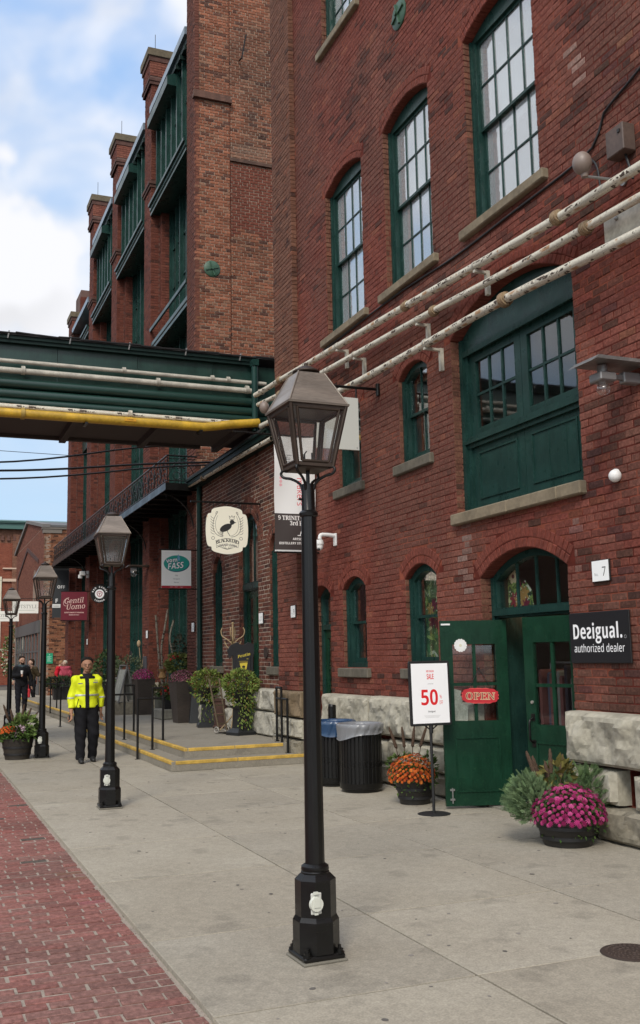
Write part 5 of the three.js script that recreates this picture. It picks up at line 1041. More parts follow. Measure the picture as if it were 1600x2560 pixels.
// ------------------------------------------------------------------ lamps, boxes and cameras on the tall building
{
  const t = thing('globe_lamp', 'brown egg-shaped globe lamp on a thin arm above the white pipes', 'lamp');
  part(t, 'globe', join([ball(0.088, 5.42, 5.98, -6.83, 1, 1.2, 1, 20), cyl(0.03, 0.04, 0.05, 5.44, 5.85, -6.83, 12)]), std([0.20, 0.155, 0.13], { roughness: 0.45 }));
  part(t, 'arm', join([rod([5.44, 5.86, -6.83], [WALL - 0.01, 5.86, -6.78], 0.014, 8), cyl(0.045, 0.045, 0.015, WALL - 0.014, 5.86, -6.78, 14, 0, 0, Math.PI / 2)]), MT.galv);
  const u = thing('globe_lamp', 'brown egg-shaped globe lamp beside the green bridge post', 'lamp');
  part(u, 'globe', join([ball(0.088, 5.58, 5.98, -16.05, 1, 1.25, 1, 18), cyl(0.03, 0.035, 0.06, 5.62, 5.84, -16.05, 12)]), std([0.20, 0.155, 0.13], { roughness: 0.45 }));
  part(u, 'arm', rod([5.62, 5.86, -16.05], [WALL, 5.9, -16.06], 0.012, 8), MT.galv);
  const b = thing('junction_box', 'brown metal junction box on the bricks above the white pipes', 'junction box');
  part(b, 'casing', bbox(0.14, 0.26, 0.24, 0.008, WALL - 0.07, 6.2, -6.73), std([0.125, 0.085, 0.07], { roughness: 0.6, map: TX.metal }));
  part(b, 'latch', box(0.01, 0.03, 0.03, WALL - 0.146, 6.26, -6.66), MT.iron);
  part(b, 'conduit', tube([[WALL - 0.05, 6.08, -6.7], [WALL - 0.05, 5.95, -6.66], [WALL - 0.05, 5.8, -6.62]], 0.012, 14, 6), MT.black);
  const pl = thing('wall_plate', 'pale square metal plate behind the white pipes', 'plate');
  part(pl, 'sheet', bbox(0.02, 0.32, 0.62, 0.004, WALL - 0.012, 5.5, -6.78), MT.offwhite); part(pl, 'knob', ball(0.02, WALL - 0.03, 5.55, -6.9, 1, 1, 1, 10), MT.galv);
  const f = thing('shaded_light', 'wall light with a flat metal shade at the right frame edge', 'lamp');
  part(f, 'shade', prism([[5.28, 4.10], [5.84, 4.10], [5.84, 4.13], [5.30, 4.13], [5.22, 4.07]], 0.34, 0, 0, -6.95), MT.galv);
  part(f, 'socket', join([bbox(0.17, 0.075, 0.17, 0.01, 5.46, 3.98, -6.78), cyl(0.045, 0.045, 0.06, 5.46, 4.03, -6.78, 14), bbox(0.18, 0.1, 0.08, 0.01, WALL - 0.1, 4.0, -6.78), span(5.5, WALL - 0.02, 3.98, 4.02, -6.8, -6.76)]), std([0.22, 0.22, 0.22], { roughness: 0.5, metalness: 0.4 }));
  part(f, 'bulb_glass', join([cyl(0.05, 0.06, 0.06, 5.46, 3.885, -6.78, 18), ball(0.06, 5.46, 3.88, -6.78, 1, 0.9, 1, 16)]), MT.lampGlass);
  const d = thing('dome_sensor', 'small white dome sensor on the bricks beside the loading door', 'sensor');
  part(d, 'dome', join([ball(0.058, WALL - 0.04, 3.2, -7.13, 1, 1, 1, 18), cyl(0.05, 0.05, 0.02, WALL - 0.022, 3.215, -7.13, 16, 0, 0, Math.PI / 2)]), MT.white);
  const c = thing('security_camera', 'white dome security camera on a bracket beside the near lamp post', 'camera');
  part(c, 'bracket', join([bbox(0.03, 0.19, 0.09, 0.006, WALL - 0.015, 3.37, -13.62), tube([[WALL - 0.03, 3.43, -13.62], [WALL - 0.16, 3.44, -13.62], [WALL - 0.25, 3.43, -13.62], [WALL - 0.265, 3.37, -13.62]], 0.03, 16, 10)]), MT.white);
  part(c, 'housing', join([cyl(0.055, 0.055, 0.05, WALL - 0.265, 3.31, -13.62, 18), cyl(0.062, 0.068, 0.03, WALL - 0.265, 3.285, -13.62, 18), ball(0.052, WALL - 0.265, 3.265, -13.62, 1, 1.25, 1, 16)]), MT.white);
  part(c, 'lens', ball(0.022, WALL - 0.295, 3.215, -13.595, 1, 1, 1, 10), MT.black);
  const c2 = thing('flood_light', 'white twin floodlight under the balcony above the maroon banner', 'lamp');
  part(c2, 'head', join([bbox(0.2, 0.16, 0.12, 0.02, 5.55, 4.72, -35.9), bbox(0.14, 0.14, 0.12, 0.02, 5.5, 4.62, -36.08), bbox(0.08, 0.26, 0.1, 0.01, WALL - 0.05, 4.72, -36.3)]), MT.white);
  part(c2, 'arm', rod([5.55, 4.7, -35.95], [WALL - 0.05, 4.72, -36.28], 0.03, 8), MT.white);
  const w = thing('shaded_light', 'wall light with a clear globe between the round sign and the hanging white banner', 'lamp');
  part(w, 'shade', prism([[5.3, 4.12], [5.85, 4.12], [5.85, 4.16], [5.32, 4.16], [5.26, 4.1]], 0.32, 0, 0, -26.72), MT.bronzeDark);
  part(w, 'socket', bbox(0.15, 0.1, 0.15, 0.01, 5.46, 4.04, -26.56), MT.galv); part(w, 'bulb_glass', ball(0.085, 5.46, 3.94, -26.56, 1, 1.15, 1, 14), MT.lampGlass);
}
// iron tie plates
function tiePlate(label, pos, turn) {
  const t = thing('tie_plate', label, 'tie plate', pos, turn), m = std([0.045, 0.125, 0.070], { roughness: 0.5, map: TX.paint });
  part(t, 'disc', lathe([[0, 0.03], [0.05, 0.03], [0.19, 0.02], [0.2, 0.012], [0.2, 0]], 36).rotateX(Math.PI / 2), m);
  part(t, 'rib', join([box(0.34, 0.03, 0.03, 0, 0, 0.035, 0, 0, 0.3), box(0.03, 0.34, 0.03, 0, 0, 0.036, 0, 0, 0.3)]), m); part(t, 'nut', cyl(0.035, 0.035, 0.05, 0, 0, 0.03, 6, Math.PI / 2), m);
}
tiePlate('round green iron tie plate high on the tall red wall', [WALL, 10.28, -11.03], -Math.PI / 2);
tiePlate('round green iron tie plate on the orange side wall above the bridge', [6.26, 10.76, -21.65], 0);
// small iron remains on the tower's end wall
solo('iron_hook', join([rod([6.98, 16.25, -21.66], [6.98, 16.2, -21.45], 0.02, 6), rod([6.98, 16.2, -21.45], [7.05, 16.75, -21.3], 0.018, 6)]), MT.iron, 'dark iron rod sticking out high on the orange side wall', 'iron hook');

// ------------------------------------------------------------------ house numbers and shop signs fixed flat to the walls
function wallBoard(name, label, category, x, u0, u1, v0, v1, draw, px = 256, frameM = MT.black, grp) {
  const t = thing(name, label, category, [0, 0, 0], 0, grp), w = u1 - u0, h = v1 - v0;
  part(t, 'board', bbox(0.018, h, w, 0.003, x - 0.009, (v0 + v1) / 2, -(u0 + u1) / 2), frameM);
  part(t, 'print', panelUV(span(x - 0.0215, x - 0.0195, v0 + 0.006, v1 - 0.006, -u1 + 0.006, -u0 - 0.006), 'z'), print(px, Math.round(px * h / w), draw));
}
const numberArt = (n, small) => (c, W, H) => {
  c.fillStyle = '#eef0ee'; c.fillRect(0, 0, W, H); c.fillStyle = '#17181a'; c.textBaseline = 'alphabetic';
  c.font = `${Math.round(H * 0.62)}px sans-serif`; c.save(); c.translate(W * 0.72, H * 0.76); c.scale(n.length > 1 ? 0.72 : 0.95, 1); c.textAlign = 'center'; c.fillText(n, n.length > 1 ? -W * 0.12 : 0, 0); c.restore();
  c.fillStyle = '#8d9090'; c.font = `${Math.round(H * 0.2)}px sans-serif`; c.textAlign = 'left'; c.fillText('No.', W * 0.13, H * 0.74);
};
wallBoard('number_sign', 'white number 7 sign on the bricks above the black dealer sign', 'sign', WALL - 0.006, 7.31, 7.56, 2.27, 2.47, numberArt('7'));
wallBoard('number_sign', 'white number 9 sign right beside the near lamp post', 'sign', WALL - 0.096, 15.09, 15.30, 2.27, 2.47, numberArt('9'));
wallBoard('number_sign', 'white number 11 sign on the pier beside the arched green door', 'sign', WALL - 0.006, 16.97, 17.2, 2.24, 2.44, numberArt('11'));
wallBoard('number_sign', 'small white number sign beside the green downpipe', 'sign', WALL - 0.006, 21.7, 21.92, 2.23, 2.44, numberArt('12'));
for (const [u, n, l] of [[26.55, '13', 'small white number sign on the pier left of the birch branches'], [31.62, '15', 'small white number sign on the pier just right of the lamp post'], [36.4, '17', 'small white number sign above the man in the yellow jacket']]) wallBoard('number_sign', l, 'sign', WALL - 0.006, u - 0.11, u + 0.11, 2.20, 2.41, numberArt(n));

wallBoard('dealer_sign', 'black authorized dealer sign with white lettering right of the green entrance', 'sign', WALL - 0.012, 7.08, 7.94, 1.53, 2.0, (c, W, H) => {
  c.fillStyle = '#101014'; c.fillRect(0, 0, W, H); c.fillStyle = '#f1f1f1'; c.textAlign = 'left'; c.textBaseline = 'alphabetic';
  const fit = (px, font, x0, y0, width, draw) => { c.font = font; const w = c.measureText(draw).width; c.save(); c.translate(x0, y0); c.scale(width / w, 1); let x = 0; for (const ch of draw) { const q = c.measureText(ch).width; if (px && ch === 's') { c.save(); c.translate(x + q, 0); c.scale(-1, 1); c.fillText(ch, 0, 0); c.restore(); } else c.fillText(ch, x, 0); x += q; } c.restore(); };
  fit(1, `bold ${Math.round(H * 0.42)}px sans-serif`, W * 0.045, H * 0.52, W * 0.86, 'Desigual.'); c.strokeStyle = '#f1f1f1'; c.lineWidth = 2; c.beginPath(); c.arc(W * 0.94, H * 0.50, H * 0.03, 0, 7); c.stroke();
  fit(0, `${Math.round(H * 0.22)}px sans-serif`, W * 0.065, H * 0.79, W * 0.86, 'authorized dealer');
}, 768);
// small things on the entrance doors
{
  const t = thing('open_sign', 'red oval OPEN sign hanging on the open green door', 'sign', [5.735, 1.185, -9.487], -0.32 + 0.0);
  const art = print(512, 240, (c, W, H) => { c.fillStyle = '#b3202a'; c.fillRect(0, 0, W, H); c.strokeStyle = '#e05a55'; c.lineWidth = 8; c.strokeRect(8, 8, W - 16, H - 16); c.font = 'bold 150px serif'; c.textAlign = 'center'; c.textBaseline = 'middle'; c.lineWidth = 5; c.strokeStyle = '#d9cba0'; c.fillStyle = '#7a3a33'; c.save(); c.translate(W / 2, H / 2 + 6); c.scale(0.95, 1); c.fillText('OPEN', 0, 0); c.strokeText('OPEN', 0, 0); c.restore(); });
  const s = new THREE.Shape(); const pts = []; for (let k = 0; k < 48; k++) { const a = k / 48 * 6.2832, sup = Math.pow(Math.pow(Math.abs(Math.cos(a)), 3.2) + Math.pow(Math.abs(Math.sin(a)), 3.2), -1 / 3.2), w = 1 + 0.035 * Math.sin(k * 2.1); pts.push([Math.cos(a) * 0.2 * sup * w, Math.sin(a) * 0.082 * sup * w]); }
  part(t, 'board', panelUV(prism(pts, 0.014), 'x'), art);
  part(t, 'hanging_cord', join([rod([-0.13, 0.07, 0.006], [-0.01, 0.29, 0.004], 0.004, 5), rod([0.13, 0.07, 0.006], [-0.01, 0.29, 0.004], 0.004, 5), ball(0.012, -0.01, 0.295, 0, 1, 1, 1, 8)]), MT.black);
  t.rotation.y = 0.32 - 0.32; t.rotation.set(0, -0.33, -0.03);
  const fl = thing('flower_sticker', 'white daisy sticker on the upper pane of the open door', 'sticker', [5.545, 1.73, -9.537], -0.33), pet = [];
  for (let k = 0; k < 14; k++) { const a = k / 14 * 6.2832; pet.push(cyl(0.017, 0.017, 0.002, Math.cos(a) * 0.055, Math.sin(a) * 0.055, 0, 10, Math.PI / 2)); }
  part(fl, 'petal', join([...pet, cyl(0.05, 0.05, 0.0025, 0, 0, 0, 18, Math.PI / 2)]), std([0.72, 0.72, 0.70], { roughness: 0.6 })); part(fl, 'centre', cyl(0.016, 0.016, 0.004, 0, 0, 0, 12, Math.PI / 2), std([0.6, 0.58, 0.45], { roughness: 0.6 }));
}
solo('torn_poster', panelUV(prism([[-0.13, -0.17], [0.12, -0.18], [0.13, -0.02], [0.06, 0.0], [0.085, 0.06], [0.05, 0.09], [0.06, 0.14], [-0.02, 0.165], [-0.13, 0.16]], 0.002), 'x').rotateY(-0.33).translate(5.50, 1.10, -9.600), std([0.52, 0.55, 0.53], { roughness: 0.7, map: TX.stone }), 'torn pale poster in the lower pane of the open door', 'poster');
// printed garden film inside the ground floor window and the transom
{
  const leafArt = (c, W, H, s) => {
    srand(s); c.fillStyle = '#5b7a4a'; c.fillRect(0, 0, W, H);
    for (let k = 0; k < 130; k++) { c.save(); c.translate(rnd(0, W), rnd(0, H)); c.rotate(rnd(0, 6.28)); c.fillStyle = pick(['#7f9d4e', '#a7bd6a', '#3f5d36', '#c9d29a', '#5a8a52', '#26402a', '#d8dcc0']); c.beginPath(); c.ellipse(0, 0, rnd(6, 20), rnd(20, 60), 0, 0, 7); c.fill(); c.strokeStyle = '#2c3f28'; c.lineWidth = 2; c.stroke(); c.restore(); }
    for (let k = 0; k < 5; k++) { c.save(); c.translate(rnd(W * 0.2, W * 0.8), rnd(0.3 * H, H)); c.fillStyle = pick(['#7a2740', '#8d2f3c', '#b78f52']); for (let p = 0; p < 7; p++) { c.rotate(0.9); c.beginPath(); c.ellipse(0, 26, 12, 28, 0, 0, 7); c.fill(); } c.restore(); }
    for (let k = 0; k < 50; k++) { c.fillStyle = '#dfe3c8'; c.beginPath(); c.arc(rnd(0, W), rnd(0, H), rnd(2, 6), 0, 7); c.fill(); }
  };
  solo('window_film', panelUV(bar(WALL + 0.235, 0.003, 10.66, 11.32, 1.5, 2.72), 'z'), print(384, 704, (c, W, H) => leafArt(c, W, H, 5)), 'green leafy printed film inside the window behind the sale sign', 'window film');
  solo('window_film', panelUV(front(WALL + 0.30, [[9.48, 2.14], [9.0, 2.14], [9.02, 2.3], [9.14, 2.42], [9.22, 2.36], [9.28, 2.56], [9.42, 2.58], [9.48, 2.4]], 0.004), 'z'), print(256, 256, (c, W, H) => { leafArt(c, W, H, 9); c.fillStyle = '#e2cfa8'; for (let k = 0; k < 6; k++) { c.beginPath(); c.ellipse(60 + 26 * Math.cos(k), 60 + 26 * Math.sin(k), 24, 18, k, 0, 7); c.fill(); } c.fillStyle = '#7a3a3a'; c.beginPath(); c.arc(60, 60, 14, 0, 7); c.fill(); }), 'printed flower and leaves stuck inside the arched transom', 'window film');
}
// a warm lamp and goods inside the shop
{
  const t = thing('shop_lamp', 'warm lit pendant lamp inside the shop behind the transom', 'lamp', [7.2, 2.32, -8.55]);
  part(t, 'glowing_bulb', join([ball(0.03, -0.04, 0, 0, 1, 1, 1, 10), ball(0.03, 0.04, 0, 0, 1, 1, 1, 10), ball(0.03, -0.04, -0.08, 0, 1, 1, 1, 10), ball(0.03, 0.04, -0.08, 0, 1, 1, 1, 10)]), new THREE.MeshStandardMaterial({ color: 0x332211, emissive: new THREE.Color(1, 0.72, 0.34), emissiveIntensity: 2.2 }));
  part(t, 'cord', rod([0, 0.02, 0], [0, 0.7, 0], 0.006, 6), MT.black);
  const pl = new THREE.PointLight(new THREE.Color(1, 0.75, 0.45), 0.6, 0, 2); pl.position.set(0, -0.16, 0); pl.castShadow = true; t.add(pl);
  const g = thing('clothes_rail', 'rack of dark patterned clothes just inside the shop door', 'clothes rack', [6.75, 0.02, -9.1]);
  srand(77); part(g, 'frame', join([rod([0, 0, -0.5], [0, 1.5, -0.5], 0.015, 8), rod([0, 0, 0.45], [0, 1.5, 0.45], 0.015, 8), rod([0, 1.5, -0.5], [0, 1.5, 0.45], 0.015, 8), box(0.3, 0.02, 0.04, 0, 0.01, -0.5), box(0.3, 0.02, 0.04, 0, 0.01, 0.45)]), MT.galv);
  for (let k = 0; k < 9; k++) part(g, 'garment', bbox(0.42, rnd(0.7, 1.0), 0.045, 0.02, rnd(-0.03, 0.03), 1.02 + rnd(-0.06, 0.02), -0.4 + k * 0.095), std(pick([[0.3, 0.3, 0.3], [0.06, 0.05, 0.07], [0.25, 0.1, 0.1], [0.1, 0.12, 0.2], [0.4, 0.38, 0.34]]), { roughness: 0.9, map: TX.stone }));
}
// ------------------------------------------------------------------ hanging signs (boards square to the wall)
function hangingSign(name, label, category, z, x0, x1, y0, y1, draw, { px = 512, back = MT.offwhite, rods = [], outline = null, thick = 0.02, printMat = {} } = {}) {
  const t = thing(name, label, category, [0, 0, z]), w = x1 - x0, h = y1 - y0;
  const body = outline ? prism(outline.map(([a, b]) => [x0 + a * w, y0 + b * h]), thick, 0, 0, -thick / 2) : bbox(w, h, thick, 0.003, (x0 + x1) / 2, (y0 + y1) / 2, 0);
  part(t, 'board', body, back);
  const face = outline ? prism(outline.map(([a, b]) => [x0 + 0.004 + a * (w - 0.008), y0 + 0.004 + b * (h - 0.008)]), 0.002, 0, 0, thick / 2 + 0.001) : box(w - 0.006, h - 0.006, 0.002, (x0 + x1) / 2, (y0 + y1) / 2, thick / 2 + 0.002);
  part(t, 'print', panelUV(face, 'x'), print(px, Math.round(px * h / w), draw, printMat));
  for (const [a, b, r] of rods) part(t, 'bracket', rod(a, b, r, 8), MT.iron);
  return t;
}
{
  const plaque = []; const N = 64;   // scalloped shield outline
  for (let k = 0; k < N; k++) {
    const a = k / N * 6.2832, c = Math.cos(a), s = Math.sin(a), sup = Math.pow(Math.pow(Math.abs(c), 4.5) + Math.pow(Math.abs(s), 4.5), -1 / 4.5);
    let r = sup * 0.46; const d = Math.abs(Math.abs(c) - Math.abs(s)); r *= 1 - 0.10 * Math.exp(-(d * d) / 0.012) + 0.055 * Math.pow(Math.abs(s), 12) + 0.02 * Math.cos(a * 4);
    plaque.push([0.5 + c * r * 1.02, 0.5 + s * r]);
  }
  hangingSign('shop_sign', 'cream shield-shaped sign with a crowned blackbird hanging from a bar', 'sign', -17.1, 4.78, 5.62, 3.48, 4.37, (c, W, H) => {
    c.fillStyle = '#e6e2cf'; c.fillRect(0, 0, W, H); const g = c; g.strokeStyle = '#2b2b2b'; g.fillStyle = '#242424'; g.lineCap = 'round';
    for (const s of [-1, 1]) { g.save(); g.translate(W / 2, 0); g.scale(s, 1); g.lineWidth = 5; g.beginPath(); g.moveTo(W * 0.1, H * 0.64); g.bezierCurveTo(W * 0.4, H * 0.62, W * 0.36, H * 0.3, W * 0.24, H * 0.16); g.bezierCurveTo(W * 0.18, H * 0.1, W * 0.27, H * 0.1, W * 0.26, H * 0.17); g.stroke(); g.beginPath(); g.moveTo(W * 0.08, H * 0.62); g.bezierCurveTo(W * 0.3, H * 0.58, W * 0.31, H * 0.36, W * 0.22, H * 0.2); g.lineWidth = 3; g.stroke(); for (let k = 0; k < 7; k++) { g.beginPath(); const y = H * (0.26 + k * 0.055); g.moveTo(W * 0.30, y); g.quadraticCurveTo(W * 0.37, y - 6, W * 0.38, y - 26); g.lineWidth = 4; g.stroke(); } g.beginPath(); g.ellipse(W * 0.33, H * 0.67, W * 0.035, H * 0.03, 0.4, 0, 7); g.stroke(); g.restore(); }
    g.beginPath(); g.ellipse(W * 0.47, H * 0.45, W * 0.15, H * 0.07, -0.45, 0, 7); g.fill(); g.beginPath(); g.arc(W * 0.62, H * 0.33, W * 0.055, 0, 7); g.fill(); g.beginPath(); g.moveTo(W * 0.66, H * 0.32); g.lineTo(W * 0.72, H * 0.335); g.lineTo(W * 0.66, H * 0.36); g.fill();
    g.beginPath(); g.moveTo(W * 0.55, H * 0.36); g.lineTo(W * 0.62, H * 0.38); g.lineTo(W * 0.52, H * 0.48); g.fill();
    g.lineWidth = 3; for (let k = 0; k < 9; k++) { g.beginPath(); g.moveTo(W * 0.42, H * 0.49); g.lineTo(W * (0.28 + k * 0.014), H * (0.56 + 0.008 * k + (k % 2) * 0.02)); g.stroke(); }
    g.lineWidth = 6; g.beginPath(); g.moveTo(W * 0.5, H * 0.49); g.lineTo(W * 0.52, H * 0.55); g.lineTo(W * 0.57, H * 0.62); g.stroke();
    g.beginPath(); g.moveTo(W * 0.57, H * 0.27); g.lineTo(W * 0.55, H * 0.2); g.lineTo(W * 0.59, H * 0.23); g.lineTo(W * 0.615, H * 0.19); g.lineTo(W * 0.64, H * 0.23); g.lineTo(W * 0.68, H * 0.2); g.lineTo(W * 0.665, H * 0.27); g.closePath(); g.lineWidth = 4; g.stroke();
    g.fillStyle = '#e6e2cf'; g.beginPath(); g.moveTo(W * 0.24, H * 0.75); g.quadraticCurveTo(W * 0.5, H * 0.6, W * 0.78, H * 0.74); g.lineTo(W * 0.76, H * 0.86); g.quadraticCurveTo(W * 0.5, H * 0.74, W * 0.25, H * 0.87); g.closePath(); g.fill(); g.lineWidth = 3; g.stroke();
    g.fillStyle = '#1d1d1d'; g.textAlign = 'center'; const arc = (txt, font, R, cy, spread) => { g.font = font; const n = txt.length; for (let k = 0; k < n; k++) { const a = (k - (n - 1) / 2) * spread; g.save(); g.translate(W * 0.505 + Math.sin(a) * R, cy - Math.cos(a) * R); g.rotate(a); g.fillText(txt[k], 0, 0); g.restore(); } };
    arc('BLACKBIRD', `bold ${H * 0.105}px serif`, W * 0.62, H * 1.33, 0.092); g.fillStyle = '#555'; arc('VINTAGE FINDS', `bold ${H * 0.062}px serif`, W * 0.62, H * 1.41, 0.057);
    g.strokeStyle = '#2b2b2b'; g.lineWidth = 3; for (const s of [-1, 1]) for (let k = 0; k < 4; k++) { g.beginPath(); g.moveTo(W * 0.5, H * 0.9); g.quadraticCurveTo(W * (0.5 + s * 0.05 * (k + 1)), H * 0.86, W * (0.5 + s * 0.05 * (k + 1)), H * (0.8 + 0.01 * k)); g.stroke(); }
    g.strokeStyle = 'rgba(190,110,40,0.8)'; g.lineWidth = 5; g.beginPath(); g.moveTo(W * 0.04, H * 0.12); g.lineTo(W * 0.035, H * 0.24); g.stroke();
  }, { px: 512, outline: plaque, thick: 0.03, back: std([0.03, 0.025, 0.02], { roughness: 0.6 }), rods: [[[4.53, 4.43, 0], [5.84, 4.43, 0], 0.018], [[4.95, 4.43, 0], [4.95, 4.33, 0], 0.006], [[5.45, 4.43, 0], [5.45, 4.33, 0], 0.006]] });
  hangingSign('shop_banner', 'white banner with a teal oval logo hanging left of the blackbird sign', 'banner', -21.45, 5.02, 5.69, 3.18, 4.02, (c, W, H) => {
    c.fillStyle = '#f4f4f0'; c.fillRect(0, 0, W, H); c.fillStyle = '#a8202e'; c.fillRect(0, H * 0.935, W, H * 0.065);
    c.save(); c.translate(W * 0.5, H * 0.34); c.rotate(-0.05); c.fillStyle = '#0e4d66'; c.beginPath(); c.ellipse(6, 8, W * 0.43, H * 0.215, 0, 0, 7); c.fill(); c.fillStyle = '#1c9a8c'; c.beginPath(); c.ellipse(0, 0, W * 0.43, H * 0.21, 0, 0, 7); c.fill(); c.restore();
    c.fillStyle = '#6fa8cc'; c.beginPath(); c.moveTo(W * 0.56, H * 0.1); c.quadraticCurveTo(W * 0.68, H * 0.24, W * 0.58, H * 0.28); c.quadraticCurveTo(W * 0.5, H * 0.24, W * 0.56, H * 0.1); c.fill();
    c.save(); c.translate(W * 0.16, H * 0.33); c.rotate(-0.12); c.fillStyle = '#f6f7f5'; c.strokeStyle = '#0e4d66'; c.lineWidth = 8; c.font = `bold ${H * 0.15}px sans-serif`; c.strokeText('vom', 0, 0); c.fillText('vom', 0, 0); c.font = `italic bold ${H * 0.22}px sans-serif`; c.scale(0.9, 1); c.strokeText('FASS', 0, H * 0.18); c.fillText('FASS', 0, H * 0.18); c.restore();
    c.fillStyle = '#7c7f80'; c.font = `${H * 0.045}px serif`; c.textAlign = 'center'; c.fillText('Oils', W / 2, H * 0.68); c.fillText('Vinegars', W / 2, H * 0.77); c.fillText('Spices', W / 2, H * 0.86);
    c.fillStyle = '#f0d8d8'; c.font = `bold italic ${H * 0.03}px serif`; c.fillText('Look   ·   Taste   ·   Enjoy', W / 2, H * 0.978);
  }, { px: 384, rods: [[[4.96, 4.035, 0], [5.86, 4.035, 0], 0.012], [[4.96, 3.165, 0], [5.86, 3.165, 0], 0.012]] });
  hangingSign('shop_banner', 'maroon banner with white script left of the round black sign', 'banner', -35.9, 4.82, 5.73, 3.06, 4.06, (c, W, H) => {
    c.fillStyle = '#6b1c2c'; c.fillRect(0, 0, W, H); c.strokeStyle = '#d8b9b0'; c.fillStyle = '#e6cdc2'; c.lineCap = 'round'; c.lineWidth = 6;
    c.font = `italic ${H * 0.24}px serif`; c.save(); c.translate(W * 0.1, H * 0.42); c.rotate(-0.08); c.fillText('Gentil', 0, 0); c.restore(); c.save(); c.translate(W * 0.18, H * 0.63); c.rotate(-0.08); c.fillText('Uomo', 0, 0); c.restore();
    c.beginPath(); c.moveTo(W * 0.3, H * 0.2); c.bezierCurveTo(W * 0.05, H * 0.25, W * 0.02, H * 0.5, W * 0.2, H * 0.5); c.stroke();
    c.font = `bold ${H * 0.06}px sans-serif`; c.textAlign = 'center'; c.fillText("GENTLEMAN'S FASHION", W / 2, H * 0.75); c.font = `bold ${H * 0.05}px sans-serif`; c.fillText('MADE IN ITALY', W / 2, H * 0.83);
  }, { px: 384, back: std([0.14, 0.02, 0.03]), rods: [[[4.8, 4.07, 0], [5.85, 4.09, 0], 0.015], [[4.8, 3.05, 0], [5.85, 3.03, 0], 0.015]] });
  const disc = ngon(40, 0.5).map((p) => [0.5 + p[0], 0.5 + p[1]]);
  hangingSign('round_sign', 'round black and white sign half hidden by the lamp post', 'sign', -31.3, 5.09, 5.65, 3.41, 3.97, (c, W, H) => {
    c.fillStyle = '#101012'; c.fillRect(0, 0, W, H); c.fillStyle = '#e9e9ea'; c.beginPath(); c.arc(W / 2, H / 2, W * 0.26, 0, 7); c.fill();
    c.strokeStyle = '#9c2236'; c.lineWidth = W * 0.035; c.beginPath(); c.moveTo(W * 0.36, H * 0.4); c.lineTo(W * 0.5, H * 0.34); c.lineTo(W * 0.64, H * 0.4); c.quadraticCurveTo(W * 0.66, H * 0.58, W * 0.5, H * 0.66); c.quadraticCurveTo(W * 0.34, H * 0.58, W * 0.36, H * 0.4); c.stroke(); c.beginPath(); c.moveTo(W * 0.42, H * 0.45); c.lineTo(W * 0.58, H * 0.45); c.moveTo(W * 0.5, H * 0.45); c.lineTo(W * 0.5, H * 0.6); c.stroke();
    c.fillStyle = '#f4f4f4'; c.textAlign = 'center'; c.font = `bold ${H * 0.13}px sans-serif`; const ring = (txt, R, a0, da, flip) => { for (let k = 0; k < txt.length; k++) { const a = a0 + da * (k - (txt.length - 1) / 2); c.save(); c.translate(W / 2 + Math.sin(a) * R, H / 2 - Math.cos(a) * R); c.rotate(flip ? a + Math.PI : a); c.fillText(txt[k], 0, 0); c.restore(); } };
    ring('RED CANOE', W * 0.35, 0, 0.31, false); ring('CANADA', W * 0.45, Math.PI, -0.25, true);
  }, { px: 384, outline: disc, back: MT.black, rods: [[[5.2, 3.98, 0], [5.86, 3.98, 0], 0.014]] });
  hangingSign('wall_banner', 'tall dark grey banner with white letters behind the maroon banner', 'banner', -41.0, 5.16, 5.80, 3.36, 5.42, (c, W, H) => {
    c.fillStyle = '#34373a'; c.fillRect(0, 0, W, H); c.fillStyle = '#e9eaea'; c.font = `bold ${W * 0.27}px sans-serif`; c.textAlign = 'left'; c.fillText('OFF', W * 0.28, H * 0.43); c.font = `bold ${W * 0.36}px sans-serif`; c.fillText('F', W * 0.16, H * 0.71);
    c.fillStyle = '#e4e6e4'; c.fillRect(0, H * 0.735, W * 0.5, H * 0.07); c.fillStyle = '#222'; c.font = `bold ${W * 0.1}px serif`; c.fillText('TANK H', W * 0.05, H * 0.785);
  }, { px: 256, back: MT.black, rods: [[[5.1, 5.44, 0], [5.86, 5.44, 0], 0.02]] });
  const style = (c, W, H) => { c.fillStyle = '#e9ebe4'; c.fillRect(0, 0, W, H); c.fillStyle = '#8a8f88'; c.textAlign = 'center'; c.font = `${H * 0.40}px serif`; c.save(); c.translate(W / 2, H * 0.58); c.scale(0.95, 1); c.fillText('GOTSTYLE', 0, 0); c.restore(); c.fillRect(W * 0.14, H * 0.73, W * 0.72, H * 0.025); };
  hangingSign('shop_sign', 'white lettered sign between the two farthest street lamps', 'sign', -51.4, 4.55, 5.80, 4.02, 4.62, style, { rods: [[[4.5, 4.75, 0], [5.86, 4.75, 0], 0.015], [[4.8, 4.75, 0], [4.8, 4.6, 0], 0.01], [[5.6, 4.75, 0], [5.6, 4.6, 0], 0.01]] });
  hangingSign('shop_sign', 'white lettered sign partly behind the farthest street lamp at the frame edge', 'sign', -60, 4.3, 5.69, 3.96, 4.55, style, { rods: [[[4.2, 4.7, 0], [5.86, 4.7, 0], 0.015]] });
